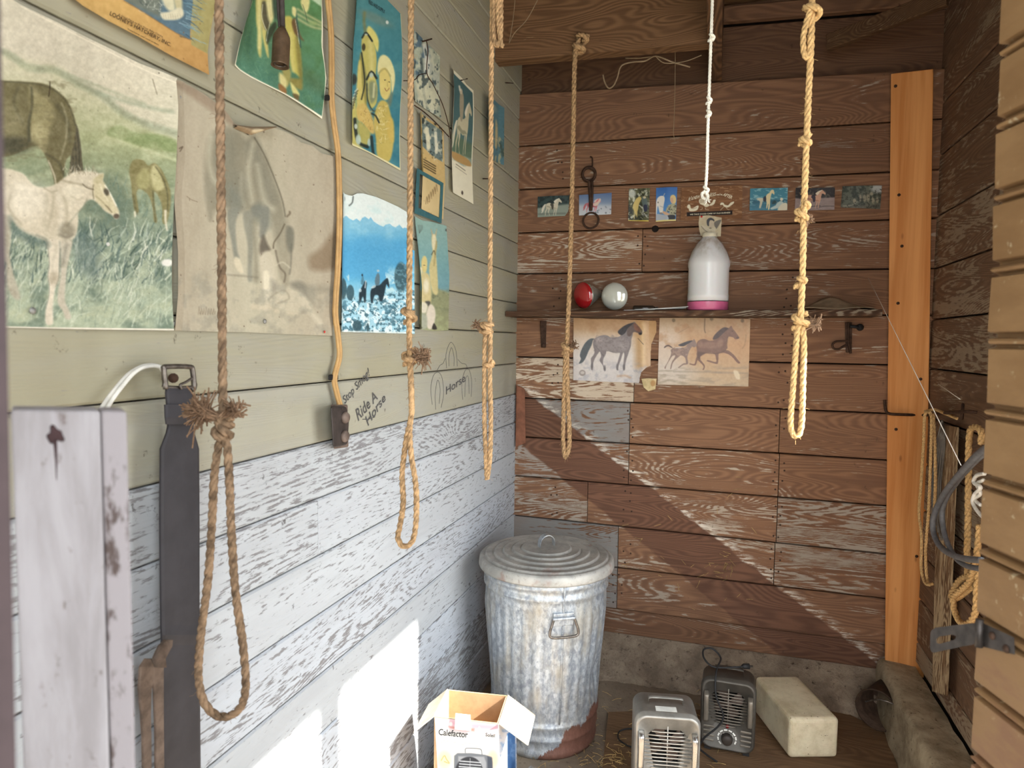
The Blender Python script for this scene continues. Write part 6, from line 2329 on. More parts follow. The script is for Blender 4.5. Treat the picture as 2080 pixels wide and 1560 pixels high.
# ---- 5. teal calendar: horse head and smiling figure in a pale hat
def art_teal(A):
    A.t(690, 0, .2244)
    A.fill((70, 130, 138))
    A.grad([(0, (84, 142, 146)), (.5, (66, 128, 140)), (1, (56, 116, 132))], (200, 0), (420, 1500))
    A.patch(.03, .03, .5, .75, (96, 150, 150), .5, 3)
    y1, y2, y3, dk = (196, 186, 106), (150, 140, 76), (226, 218, 152), (40, 48, 44)
    A.blob(300, 170, 160, 40, (132, 140, 122), .5, 1, 25)
    A.line([(200, 120), (195, 200), (210, 300)], 26, (136, 128, 76), .7, 5)
    A.poly([(240, 240), (300, 300), (330, 380), (320, 470), (280, 400), (220, 300)], (222, 212, 124), 4)
    A.poly([(180, 340), (230, 310), (270, 370), (300, 440), (315, 560), (310, 700), (330, 800), (325, 930), (280, 980), (245, 900), (235, 740), (210, 620), (180, 480)], y1, 3)
    A.poly([(170, 480), (200, 560), (230, 700), (240, 900), (230, 990), (190, 900), (160, 640)], y2, 4)
    A.poly([(150, 600), (175, 560), (190, 740), (220, 950), (180, 1080), (145, 960)], (206, 190, 110), 4)
    A.line([(250, 380), (270, 520), (270, 700)], 24, y3, .7, 10)
    A.poly([(250, 760), (300, 740), (328, 820), (318, 900), (270, 930)], (120, 132, 108), 6, .8)
    A.line([(300, 760), (296, 880)], 14, (232, 226, 178), .8, 4)
    A.blob(195, 430, 16, 34, (64, 56, 38), .9)
    A.line([(180, 345), (215, 300), (270, 375)], 16, dk, 1, 2)
    A.line([(232, 720), (270, 650), (318, 710)], 18, dk, 1, 2)
    A.blob(272, 680, 18, 22, (180, 196, 190), .8)
    A.blob(215, 316, 14, 8, (190, 204, 198), .8)
    A.line([(178, 480), (200, 620), (215, 760), (190, 900)], 12, dk, .9, 2)
    A.line([(235, 760), (245, 900), (290, 1000), (330, 1000)], 12, (58, 66, 58), .9, 2)
    # hat and face
    A.poly([(322, 600), (340, 520), (385, 500), (440, 550), (478, 660), (480, 760), (460, 840), (440, 700), (400, 640), (350, 640), (330, 680)], (228, 220, 160), 3)
    A.poly([(345, 640), (400, 620), (440, 700), (450, 800), (440, 880), (400, 905), (360, 860), (345, 760)], (218, 200, 122), 3)
    A.line([(340, 660), (390, 625), (440, 690)], 9, (150, 138, 80), .7, 4)
    A.blob(394, 726, 10, 5, (70, 60, 40), .9)
    A.blob(432, 744, 8, 5, (70, 60, 40), .8)
    A.line([(395, 800), (412, 826), (434, 800)], 6, (130, 70, 50), .8, 1.2)
    A.line([(415, 740), (418, 785)], 5, (170, 146, 84), .7, 1.5)
    A.poly([(440, 860), (470, 840), (450, 960), (420, 930)], (120, 128, 104), 5, .8)
    # shirt, arms
    A.poly([(330, 960), (370, 910), (420, 930), (450, 1020), (478, 1150), (480, 1300), (450, 1440), (400, 1470), (330, 1420), (320, 1260), (300, 1100)], (196, 176, 96), 4)
    A.poly([(435, 1060), (480, 1100), (485, 1280), (440, 1260), (420, 1150)], (206, 180, 96), 5)
    A.poly([(140, 980), (220, 940), (290, 1060), (310, 1200), (260, 1200), (200, 1120), (150, 1080)], (206, 178, 104), 5)
    A.strokes(60, (330, 420), (940, 1300), 34, 8, [(232, 224, 176), (160, 140, 70), (220, 206, 140)], 60, 60, 61, .8)
    A.strokes(40, (150, 300), (1000, 1180), 34, 7, [(224, 206, 140), (150, 120, 64)], 60, 60, 62, .7)
    A.poly([(70, 1050), (130, 870), (150, 1090), (170, 1240), (220, 1330), (60, 1290)], y1, 5)
    A.poly([(160, 1100), (250, 1170), (270, 1240), (220, 1330), (170, 1240)], (176, 168, 96), 5)
    A.line([(130, 1080), (135, 1180), (160, 1290), (240, 1330)], 30, dk, .95, 3)
    A.blob(138, 1145, 14, 24, (200, 210, 196), .9)
    A.blob(158, 1265, 24, 46, (190, 206, 190), .9)
    A.blob(256, 1290, 14, 34, (180, 196, 184), .9)
    A.line([(280, 1240), (290, 1380), (310, 1420)], 26, dk, .9, 3)
    A.line([(285, 1030), (320, 1050), (350, 1110)], 14, dk, .9, 2)
    A.blob(115, 720, 30, 50, (54, 56, 50), .9)
    for k in range(7):
        A.line([(75 + 9 * k, 1010 - 30 * k), (112 + 7 * k, 960 - 26 * k)], 9, (214, 214, 190), .9, 1.5)
        A.line([(80 + 9 * k, 1024 - 30 * k), (116 + 7 * k, 976 - 26 * k)], 7, (46, 46, 40), .9, 1.5)
    A.blob(65, 1245, 10, 14, (90, 60, 36), .8)
    A.blob(408, 205, 14, 16, (226, 230, 220), .9)
    A.tex(.15, .15, 9, 4)
    m = (226, 216, 170)
    A.line([(52, 1290), (250, 1385), (540, 1540)], 26, m, 1, 1.2)
    A.line([(543, 130), (553, 600), (544, 1040), (540, 1545)], 15, m, 1, 1.2)
    A.line([(66, -100), (45, 400), (53, 1000), (50, 1290)], 9, m, 1, 1.2)


teal = sheet('calendar', 'teal calendar picture of a yellow horse head beside a smiling figure in a pale hat', 'calendar', [(709, -80), (779, -4), (811, 29)], [(700, 290), (746, 310), (811, 347)],
      [(709, -80), (706, 0), (700, 90), (701, 224), (700, 290)], [(811, 29), (813, 135), (811, 233), (811, 347)], onL, art_teal, 1.35,
      lambda U, V: .018 * np.clip((.12 - U) / .12, 0, 1) ** 1.3 + .003 * np.sin(V * 6), .005)
M_ink2 = flat('dark_teal_ink', (40, 54, 60), .8)
text_on('lettering', 'FEED AND SUPPLY', [(749, 7), (782, 28), (782, 20), (749, -1)], lp2(.009), M_ink2, teal)


# ---- 6-12. the smaller sheets
def art_blue(A):
    A.fill((176, 182, 160))
    A.patch(.05, .04, .4, .55, (84, 108, 124), .9, 3, 1 - A.below([(830, 150), (893, 190)], 14))
    A.patch(.09, .05, .5, .6, (206, 206, 180), .8, 5)
    A.line([(858, 92), (862, 130), (858, 170)], (8, 12), (220, 220, 206), .9, 3)
    A.line([(850, 120), (856, 180), (866, 220)], 5, (70, 84, 84), .7, 2)
    A.poly([(842, 160), (870, 155), (884, 200), (880, 225), (850, 205)], (212, 208, 176), 6, .7)
    A.patch(.2, .1, .56, .64, (66, 80, 82), .8, 7)
    A.tex(.3, .3, 14, 2)


sheet('calendar_picture', 'small peeling blue and white horse picture under the bent wire', 'picture', [(838, 61), (891, 115)], [(838, 206), (892, 241)], None, [(891, 115), (889, 180), (892, 241)], onL, art_blue, 1.2,
      lambda U, V: .006 * np.sin(U * 3) * np.sin(V * 4) + .006 * np.clip(V - .8, 0, 1) * 3, .005)


def art_tan(A):
    A.fill((204, 174, 116))
    A.poly([(849, 236), (893, 266), (895, 330), (872, 316), (852, 296)], (108, 124, 120), 1.5, 1, False)
    A.patch(.14, .08, .5, .62, (216, 210, 180), .9, 3, np.clip(1 - np.abs(A.Y - 285 - (A.X - 870) * .8) / 46, 0, 1) ** .3 * (A.Y < 330))
    A.patch(.2, .14, .58, .66, (44, 52, 50), .9, 4, (A.Y < 322).astype(float) * ((A.X > 850) & (A.X < 894)))
    A.line([(862, 262), (866, 300)], 8, (226, 220, 188), .9, 2)
    A.line([(880, 270), (882, 310)], 6, (230, 226, 200), .9, 2)
    for k in range(4):
        A.line([(856, 324 + 5 * k), (880, 338 + 5 * k)], 2.6, (84, 70, 48), .85, 1, False)
    A.tex(.2, .2, 8, 3)


tan = sheet('calendar_card', 'tan calendar card with a small dark horse photograph', 'calendar', [(843, 226), (896, 262)], [(846, 349), (900, 378)], None, None, onL, art_tan, 1.2,
            lambda U, V: .014 * np.clip((.1 - U) / .1, 0, 1), .008)


def art_note(A):
    A.fill((206, 182, 132))
    A.tex(.08, .03, 12, 3)
    for k, x in enumerate(range(857, 880, 4)):
        A.line([(x, 415 - 5 * k), (x + 2, 400 - 5 * k), (x + 4, 414 - 5 * k)], 1.3, (120, 96, 64), .7, .8)
    speck(A, 10, (850, 895), (360, 440), 4, (150, 110, 70), (1, 3))


fr = thing('note_board', tuple(onL(870, 395, .012)), 'teal framed tan note board pinned under the tan calendar card', 'board')
q_out = [(847, 341), (901, 372), (897, 454), (842, 433)]
q_in = [(853, 353), (895, 377), (892, 443), (850, 422)]
sheet('note_paper', None, None, [(851, 350), (896, 376)], [(848, 425), (893, 446)], None, None, onL, art_note, 1.2, None, .013, parent=fr)
mb = MB()
for i in range(4):
    j = (i + 1) % 4
    mb.hexa([onL(*q_out[i], .016), onL(*q_out[j], .016), onL(*q_in[j], .015), onL(*q_in[i], .015), onL(*q_out[i], .008), onL(*q_out[j], .008), onL(*q_in[j], .008), onL(*q_in[i], .008)])
mb.build('frame', flat('teal_paint', (62, 104, 108), .6, 0, .1, 40), fr, recalc=True)


def art_white(A):
    A.fill((232, 224, 196))
    A.t(820, 60, .2629)
    A.poly([(365, 330), (530, 500), (525, 940), (440, 960), (360, 930)], (74, 104, 104), 1.5, 1, False)
    A.patch(.05, .05, .4, .7, (98, 126, 120), .6, 3, A.below([(300, 700), (540, 760)], 60) * ((A.X > 916) & (A.X < 957)))
    A.poly([(360, 800), (540, 900), (525, 1000), (480, 990), (360, 940)], (96, 116, 92), 6, .9, False)
    horse(A, (368, 560, 510, 970), (196, 188, 156), (222, 214, 190), (214, 208, 184), False, (120, 122, 100))
    A.poly([(420, 500), (445, 500), (448, 590), (440, 700), (425, 700), (415, 600)], (160, 150, 126), 2)
    A.blob(428, 480, 12, 22, (206, 190, 160), .9)
    A.line([(416, 440), (420, 470)], 14, (226, 220, 200), .9, 2)
    A.poly([(355, 940), (420, 960), (500, 1010), (515, 1060), (450, 1040), (380, 1000)], (186, 150, 96), 2, 1)
    A.line([(345, 285), (345, 1240)], 24, (236, 230, 204), 1, 1.2)
    A.line([(345, 290), (530, 475)], 26, (236, 230, 204), 1, 1.2)
    A.line([(528, 470), (526, 1000)], 14, (236, 230, 204), 1, 1.2)
    A.poly([(345, 1000), (400, 1020), (460, 1060), (525, 1060), (525, 1350), (340, 1250)], (236, 228, 200), 2, 1, False)
    A.line([(400, 1040), (470, 1090)], 7, (110, 100, 80), .7)
    A.line([(395, 1060), (480, 1120)], 5, (150, 140, 118), .7)
    A.blob(440, 1262, 8, 16, (70, 56, 44), .9)
    A.tex(.12, .12, 6, 2)


sheet('calendar', 'narrow white edged calendar sheet with a rider on a pale horse', 'calendar', [(911, 135), (935, 158), (945, 172), (959, 184)], [(909, 387), (935, 402), (958, 415)], None, None, onL, art_white, 1.2,
      lambda U, V: .012 * np.clip((.15 - U) / .15, 0, 1) + .003 * np.sin(V * 7), .005)


def art_corner(A):
    A.t(820, 60, .2629)
    A.fill((92, 130, 140))
    A.blob(650, 600, 60, 30, (172, 176, 160), .8, 1, 30)
    A.blob(600, 720, 50, 40, (120, 150, 158), .7)
    A.poly([(610, 780), (640, 740), (665, 800), (660, 960), (620, 990)], (206, 196, 140), 3)
    A.poly([(700, 700), (715, 760), (712, 900), (695, 900)], (196, 182, 140), 3)
    A.patch(.16, .05, .5, .62, (70, 86, 76), .85, 4, A.below([(600, 800), (755, 760)], 20))
    A.patch(.3, .08, .55, .64, (190, 182, 140), .8, 6, A.below([(600, 850), (755, 800)], 20))
    A.tex(.3, .3, 8, 2)


sheet('calendar_picture', 'small blue picture curling off the wall beside the corner rope', 'picture', [(978, 191), (1000, 202), (1018, 220)], [(982, 314), (1017, 336)],
      [(978, 191), (975, 200), (976, 260), (982, 314)], None, onL, art_corner, 1.2, lambda U, V: .030 * np.clip((.35 - U) / .35, 0, 1) ** 1.6 + .008 * np.clip((U - .8) / .2, 0, 1), .006)


def art_mount(A):
    A.t(680, 380, .1987)
    A.fill((88, 160, 196))
    A.grad([(0, (140, 190, 212)), (.24, (128, 186, 210)), (.42, (88, 164, 202)), (.6, (104, 178, 210)), (.75, (150, 200, 216)), (1, (176, 212, 220))], (300, 60), (340, 1480))
    sky = 1 - A.below([(20, 330), (60, 312), (100, 294), (130, 322), (170, 342), (205, 322), (240, 352), (262, 316), (292, 302), (330, 330), (350, 306), (380, 352), (430, 384), (480, 406), (500, 386), (545, 376), (580, 404), (606, 412), (644, 384), (680, 424), (700, 414), (780, 436)], 1.5)
    A.put(np.arange(len(A.X)), sky, (222, 230, 224))
    A.patch(.05, .05, .5, .7, (196, 222, 218), .6, 3, sky)
    A.patch(.04, .06, .5, .68, (150, 200, 216), .6, 5, (1 - sky) * (1 - A.below([(0, 560), (780, 600)], 40)))
    A.poly([(20, 560), (200, 510), (400, 500), (600, 540), (740, 560), (740, 900), (560, 1000), (300, 950), (20, 900)], (82, 158, 200), 16, .7)
    bush = A.below([(0, 1130), (180, 1130), (350, 1160), (520, 1080), (780, 1040)], 8)
    A.put(np.arange(len(A.X)), bush * .8, (160, 204, 218))
    A.patch(.16, .16, .5, .58, (222, 236, 236), .95, 6, bush)
    A.patch(.22, .22, .56, .62, (50, 90, 104), .8, 8, bush)
    A.patch(.10, .12, .58, .66, (60, 104, 120), .7, 11, bush)
    A.patch(.08, .1, .5, .62, (206, 228, 226), .8, 12, A.below([(0, 860), (780, 860)], 30) * (1 - bush) * ((A.X > 780) | (A.X < 706)))
    dk = (38, 54, 62)
    for (x, y, rx, ry) in ((660, 920, 66, 150), (60, 1040, 44, 110), (140, 1080, 40, 80), (210, 1420, 46, 60), (320, 1440, 14, 50)):
        A.blob(x, y, rx, ry, (56, 84, 92), .9, .25)
    A.patch(.22, .22, .5, .56, (110, 150, 160), .7, 9, ((np.hypot((A.X - 811) / 14, (A.Y - 563) / 30)) < 1).astype(float))
    A.poly([(350, 1060), (380, 1010), (440, 1000), (480, 960), (520, 930), (536, 970), (540, 1030), (524, 1010), (510, 1000), (490, 1090), (470, 1160), (440, 1160), (430, 1110), (390, 1110), (370, 1180), (355, 1180), (346, 1120)], dk, 2)
    A.poly([(235, 1070), (260, 1020), (290, 960), (310, 980), (305, 1040), (300, 1160), (285, 1180), (270, 1120), (240, 1180), (230, 1120)], dk, 2)
    A.line([(300, 960), (292, 1030)], 9, (216, 228, 230), .9, 1.5)
    A.blob(380, 1020, 26, 12, (206, 220, 222), .8, .5, -30)
    A.blob(242, 1056, 14, 18, (200, 216, 220), .8)
    A.poly([(395, 940), (420, 880), (440, 900), (440, 990), (400, 1000)], (92, 116, 126), 2)
    A.blob(426, 856, 14, 12, (176, 190, 190), .9)
    A.poly([(250, 990), (258, 920), (276, 920), (280, 990)], (84, 130, 150), 2)
    A.blob(263, 900, 8, 14, dk, .9)
    A.tex(.3, .3, 8, 3)
    A.line([(170, 100), (160, 160), (130, 190)], 14, (70, 78, 74), .8, 2)
    A.line([(20, 1474), (740, 1492)], 16, (228, 230, 220), .8, 1.5)
    A.blob(80, 120, 8, 24, (120, 130, 130), .9)


sheet('calendar_picture', 'bright blue mountain picture with two dark riders in pale brush', 'picture', [(688, 391), (705, 397), (712, 398), (722, 393), (734, 393), (760, 400), (779, 408), (805, 420), (832, 436)], [(684, 674), (760, 676), (832, 678)], [(688, 391), (686, 520), (684, 674)], [(832, 436), (831, 560), (832, 678)], onL, art_mount, 1.3,
      lambda U, V: .008 * np.clip((.06 - U) / .06, 0, 1) + .012 * np.clip((U - .9) / .1, 0, 1) * (V > .3), .005)


def art_pal(A):
    A.t(680, 380, .1987)
    A.fill((128, 164, 156))
    A.grad([(0, (146, 176, 164)), (.4, (122, 164, 164)), (.58, (116, 158, 164)), (1, (130, 140, 112))], (980, 350), (980, 1470))
    A.put(np.arange(len(A.X)), A.below([(780, 1060), (1040, 1040), (1170, 1080)], 6), (146, 148, 112))
    A.patch(.08, .08, .5, .66, (104, 110, 86), .8, 3, A.below([(780, 1060), (1040, 1050), (1170, 1060)], 10) * (1 - A.below([(780, 1240), (1170, 1240)], 20)))
    A.patch(.1, .1, .45, .7, (168, 172, 128), .6, 6, A.below([(780, 1240), (1170, 1240)], 20))
    cr, tn, dk = (226, 216, 178), (186, 164, 104), (64, 58, 46)
    A.line([(970, 430), (985, 500)], (6, 14), (190, 160, 116), .9, 2)
    A.line([(1028, 430), (1015, 500)], (6, 14), (196, 170, 124), .9, 2)
    A.poly([(975, 520), (1000, 480), (1022, 520), (1030, 600), (1020, 680), (1030, 800), (1040, 1080), (990, 1080), (960, 960), (950, 820), (970, 740), (985, 660)], (206, 192, 138), 3)
    A.poly([(985, 500), (1010, 490), (1020, 560), (1000, 640), (980, 600)], cr, 3)
    A.line([(976, 690), (1000, 650), (1012, 690)], 9, dk, .8, 1.5)
    A.line([(1025, 560), (1015, 660), (1000, 800)], 12, (150, 132, 80), .7, 4)
    A.poly([(870, 760), (890, 710), (915, 710), (930, 760), (925, 850), (900, 880), (875, 850)], (216, 196, 130), 3)
    A.poly([(835, 830), (870, 820), (880, 880), (860, 920), (845, 900)], cr, 3)
    A.poly([(865, 900), (930, 880), (965, 960), (970, 1170), (930, 1220), (880, 1260), (860, 1160)], (206, 190, 138), 4)
    A.blob(920, 1010, 28, 70, (236, 228, 204), .8, 1)
    A.blob(900, 800, 12, 5, dk, .8)
    A.poly([(845, 900), (865, 930), (855, 1010), (840, 1000)], (120, 100, 66), 3)
    A.poly([(910, 1170), (960, 1170), (955, 1215), (930, 1215)], (84, 82, 74), 3)
    A.poly([(870, 1180), (930, 1200), (920, 1280), (870, 1280)], (222, 214, 190), 4)
    A.poly([(950, 1210), (990, 1210), (1015, 1280), (1005, 1380), (970, 1450), (930, 1430), (915, 1330)], (218, 206, 186), 3)
    A.poly([(840, 1300), (920, 1310), (930, 1420), (900, 1450), (850, 1440)], (170, 172, 150), 4)
    A.poly([(980, 1450), (1000, 1390), (1030, 1450)], (60, 56, 50), 2)
    A.poly([(830, 1400), (880, 1440), (830, 1450)], (70, 66, 58), 2)
    A.tex(.25, .25, 10, 3)
    A.blob(1124, 440, 8, 14, (70, 74, 70), .9)
    for k in range(4):
        A.line([(835 + 14 * k, 390), (842 + 12 * k, 430), (850, 470)], 6, (90, 100, 92), .7, 1.5)


sheet('calendar_picture', 'pale green picture of a fringed rider on a palomino, right of the mountain picture', 'picture', [(839, 440), (855, 448), (868, 450), (880, 452), (904, 459)], [(841, 668), (875, 672), (908, 671)], [(839, 440), (842, 560), (841, 668)], [(904, 459), (910, 559), (908, 671)], onL, art_pal, 1.25,
      lambda U, V: .020 * np.clip((.12 - U) / .12, 0, 1) ** 1.3 * np.clip(V * 1.6, .1, 1), .005)

# ================================================================== BACK WALL PRINTS
GP = 'horse postcards in a row on the back wall'
KPB = .92


def pc1(A):
    A.fill((60, 76, 74))
    A.t(1080, 370, .149)
    A.patch(.2, .2, .45, .65, (34, 44, 44), .8, 3)
    A.put(np.arange(len(A.X)), A.below([(60, 360), (520, 300)], 4), (142, 152, 138))
    A.line([(100, 440), (300, 435), (460, 430)], 20, (96, 100, 92), .6, 3)
    horse(A, (135, 222, 415, 460), (208, 200, 176), (226, 220, 200), (220, 214, 196), False, (150, 142, 120), (70, 70, 62))


def pc2(A):
    A.t(1080, 370, .149)
    A.grad([(0, (88, 112, 150)), (.45, (134, 150, 172)), (.6, (186, 190, 196)), (1, (204, 206, 208))], (800, 150), (800, 460))
    horse(A, (705, 225, 945, 420), (208, 112, 116), (214, 190, 176), (180, 100, 104), False, (120, 60, 66))
    A.poly([(840, 300), (900, 270), (930, 225), (945, 250), (900, 320), (860, 330)], (214, 190, 170), 1.5)
    speck(A, 14, (870, 1080), (330, 430), 3, (110, 116, 124), (10, 26))


def pc3(A):
    A.t(1080, 370, .149)
    A.fill((92, 92, 60))
    A.patch(.16, .22, .45, .6, (42, 44, 30), .9, 3)
    A.patch(.2, .16, .56, .66, (214, 214, 190), .8, 5)
    A.blob(1370, 160, 50, 60, (214, 216, 204), .8, .8)
    A.poly([(1380, 330), (1420, 240), (1470, 200), (1500, 230), (1470, 290), (1450, 380), (1430, 460), (1400, 400)], (206, 182, 110), 1.5)
    A.line([(1405, 400), (1400, 500)], 12, (200, 180, 120), .9, 1.5)
    A.line([(1440, 400), (1436, 480)], 10, (190, 170, 110), .9, 1.5)
    A.poly([(1500, 220), (1550, 200), (1580, 260), (1570, 340), (1520, 330)], (92, 104, 100), 1.5)
    A.blob(1540, 214, 22, 16, (212, 196, 160), .9)
    A.poly([(1530, 320), (1580, 320), (1575, 400), (1535, 400)], (40, 44, 66), 1.5)
    A.line([(1470, 320), (1520, 360)], 14, (216, 214, 204), .8, 1.5)
    A.strokes(16, (1440, 1590), (400, 500), 60, 10, [(220, 220, 214), (60, 56, 46)], -30, 20, 71, .8)
    A.line([(1320, 536), (1610, 540)], 26, (222, 196, 84), 1, 1)


def pc4(A):
    A.t(1080, 370, .149)
    A.grad([(0, (52, 100, 164)), (1, (86, 138, 190))], (1800, 80), (1800, 400))
    A.poly([(1700, 270), (1740, 200), (1800, 195), (1815, 240), (1800, 330), (1790, 420), (1760, 440), (1740, 400), (1720, 330), (1700, 480), (1690, 480)], (222, 216, 204), 1.5)
    A.blob(1724, 280, 7, 12, (60, 56, 50), .9)
    A.blob(1766, 430, 20, 14, (120, 108, 104), .8)
    A.line([(1750, 330), (1800, 350)], 8, (150, 150, 150), .8)
    A.line([(1800, 190), (1815, 160)], 8, (210, 196, 170), .9)
    A.poly([(1890, 250), (1900, 190), (1945, 180), (1970, 230), (1960, 290), (1920, 300)], (218, 192, 130), 1.5)
    A.poly([(1895, 230), (1925, 220), (1930, 280), (1905, 290)], (206, 164, 130), 1.5)
    A.poly([(1860, 330), (1920, 300), (1970, 320), (1960, 460), (1880, 460), (1880, 400), (1830, 410)], (168, 164, 132), 1.5)
    A.patch(.4, .4, .5, .58, (60, 62, 50), .8, 4, ((A.X > 1356) & (A.X < 1374) & (A.Y > 417) & (A.Y < 436)).astype(float))
    A.poly([(1790, 400), (1850, 420), (1880, 440), (1860, 460), (1800, 440)], (206, 164, 130), 1.5)
    A.poly([(1860, 460), (1950, 455), (1950, 510), (1860, 515)], (26, 26, 30), 1.5)
    A.poly([(1700, 440), (1790, 450), (1850, 460), (1860, 520), (1690, 520)], (170, 176, 184), 1.5)
    A.line([(1690, 540), (1970, 524)], 26, (220, 204, 130), 1, 1)


def pc5(A):
    A.t(1510, 360, .1442)
    A.grad([(0, (58, 124, 140)), (.45, (64, 128, 146)), (.62, (40, 90, 108)), (1, (80, 146, 166))], (300, 150), (300, 470))
    A.patch(.12, .3, .55, .66, (150, 190, 194), .7, 3)
    A.put(np.arange(len(A.X)), (A.below([(90, 380), (620, 350)], 3)) * .6, (52, 104, 124))
    A.poly([(310, 310), (330, 250), (370, 220), (385, 190), (420, 180), (435, 220), (430, 250), (400, 230), (380, 300), (375, 370), (365, 450), (345, 460), (350, 380), (330, 440), (320, 440), (325, 360)], (222, 206, 160), 1.4)
    A.poly([(270, 310), (310, 270), (320, 330), (290, 350)], (50, 54, 62), 1.4)
    A.poly([(180, 310), (270, 300), (270, 350), (240, 440), (220, 430), (230, 350)], (206, 196, 166), 1.6, .9)
    A.blob(536, 315, 20, 24, (228, 220, 190), .9)
    A.poly([(470, 370), (520, 340), (560, 360), (550, 420), (480, 440), (400, 460), (380, 440), (450, 400)], (180, 196, 190), 1.6)
    A.poly([(540, 380), (610, 370), (612, 468), (480, 468)], (214, 206, 180), 2)
    A.poly([(430, 330), (470, 350), (440, 380), (400, 380)], (40, 60, 60), 2, .8)


def pc6(A):
    A.t(1510, 360, .1442)
    A.fill((44, 38, 36))
    A.patch(.2, .2, .55, .7, (104, 96, 84), .7, 3)
    A.put(np.arange(len(A.X)), A.below([(720, 300), (900, 320), (1000, 300), (1285, 290)], 3), (146, 128, 122))
    A.tex(.15, .3, 14, 4)
    A.line([(860, 425), (1000, 412), (1080, 410)], 10, (54, 46, 44), .8, 1.5)
    A.line([(1040, 440), (1130, 415), (1270, 415)], 9, (70, 60, 56), .8, 1.5)
    horse(A, (790, 180, 1155, 445), (202, 156, 128), (226, 212, 186), (214, 200, 176), False, (140, 96, 78), (40, 36, 50))


def pc7(A):
    A.t(1510, 360, .1442)
    A.fill((96, 100, 86))
    A.patch(.12, .14, .45, .65, (54, 60, 50), .9, 3)
    A.blob(1890, 170, 100, 60, (196, 198, 194), .8, 1)
    A.put(np.arange(len(A.X)), A.below([(1380, 400), (1600, 410), (1950, 370)], 8) * .7, (108, 104, 90))
    for (x, y, rx, ry) in ((1560, 340, 22, 34), (1640, 300, 18, 50), (1700, 300, 24, 50), (1750, 290, 24, 60), (1800, 240, 24, 24), (1820, 330, 22, 50), (1880, 330, 20, 40)):
        A.blob(x, y, rx, ry, (178, 166, 142), .7, .8)
    A.line([(1400, 410), (1520, 400), (1600, 350)], 14, (170, 164, 146), .7, 2)
    A.patch(.3, .3, .56, .66, (40, 40, 34), .6, 6)


PCS = [
    ('postcard of a saddled white horse before dark trees, leftmost of the row', [(1092.7, 400), (1157.5, 397)], [(1092.7, 442), (1154, 439)], pc1, (1147, 441, 1160, 422)),
    ('postcard of a pink horse under a blue sky behind the hanging iron bit', [(1177, 397), (1243, 392)], [(1177, 438.5), (1242, 436)], pc2, None),
    ('upright postcard of a yellow horse among trees', [(1278, 384), (1320.6, 382.7)], [(1276.7, 449), (1318, 450.5)], pc3, None),
    ('upright postcard of a blond figure feeding a white horse against blue sky', [(1333, 382), (1376, 380.4)], [(1332.6, 451), (1373, 449)], pc4, None),
    ('teal postcard of a cream horse at a lake, right of the chicken sign', [(1523.7, 383.8), (1600, 381.6)], [(1522.3, 428.5), (1598.7, 427.8)], pc5, None),
    ('postcard of a saddled tan horse behind the knotted rope', [(1616, 382.4), (1695.3, 381.6)], [(1613.8, 428.5), (1693.9, 427)], pc6, None),
    ('dim green postcard of a group under trees, rightmost of the row', [(1711, 378.7), (1791, 377.3)], [(1706.8, 422), (1786.9, 425.6)], pc7, None),
]
for i, (lab, tp, bt, fn, cut) in enumerate(PCS):
    hole = None
    if cut:
        x0, y0, x1, y1 = cut
        hole = lambda X, Y, c=cut: (Y - c[1]) > (c[3] - c[1]) * (X - c[0]) / (c[2] - c[0])
    sheet('postcard', lab, 'postcard', tp, bt, None, None, onB, fn, .75, lambda U, V, s_=i: .004 * np.sin(U * 3 + s_) ** 2 + .003 * V, .004, M_photo, hole, GP, k=KPB)


# sign of the chickens
def art_sign(A):
    A.fill((122, 84, 54))
    A.tex(.03, .3, 14, 3)
    A.patch(.1, .5, .62, .7, (170, 134, 100), .7, 5)
    A.t(1380, 370, .0897)
    A.line([(170, 450), (430, 460)], 10, (196, 140, 100), .7)
    A.line([(720, 590), (900, 575)], 10, (206, 150, 110), .7)
    A.line([(900, 440), (1180, 430)], 10, (196, 140, 100), .7)
    c = (224, 214, 186)
    A.poly([(180, 545), (210, 510), (245, 530), (260, 590), (320, 590), (380, 550), (430, 535), (435, 575), (400, 640), (320, 665), (230, 660), (215, 610), (185, 590)], c, .8)
    A.line([(270, 600), (330, 605), (390, 580)], 9, (140, 110, 80), .8)
    A.poly([(450, 400), (520, 375), (590, 400), (610, 480), (660, 500), (680, 540), (600, 570), (540, 530), (460, 490)], c, .8)
    for k in range(5):
        A.line([(465, 410 + 18 * k), (530, 396 + 18 * k), (595, 420 + 16 * k)], 6, (110, 80, 56), .8)
    A.poly([(690, 510), (740, 470), (770, 410), (820, 405), (810, 450), (780, 510), (700, 540)], c, .8)
    A.line([(520, 580), (510, 625), (470, 630)], 8, c, .9)
    A.line([(590, 590), (600, 625), (660, 632)], 8, c, .9)
    A.poly([(925, 500), (950, 470), (1000, 475), (1020, 510), (1100, 530), (1160, 470), (1235, 445), (1225, 490), (1160, 540), (1090, 580), (1010, 560), (980, 520), (930, 525)], c, .8)
    A.line([(1000, 570), (960, 610), (930, 640)], 9, c, .9)
    A.line([(1060, 580), (1090, 620), (1130, 632)], 9, c, .9)
    A.poly([(170, 690), (1200, 645), (1198, 740), (170, 780)], (36, 28, 26), .8, 1, False)


sign = sheet('sign', 'brown wooden sign with white chickens and slogan on the back wall', 'sign', [(1384.5, 382), (1508, 376)], [(1382, 449), (1507, 444)], None, None, onB, art_sign, .6, None, .006, k=.95)
M_ins_ = flat('cream_lettering', (228, 218, 190), .7)
sb = lambda o_: (lambda px, py: onB(px, py, o_))
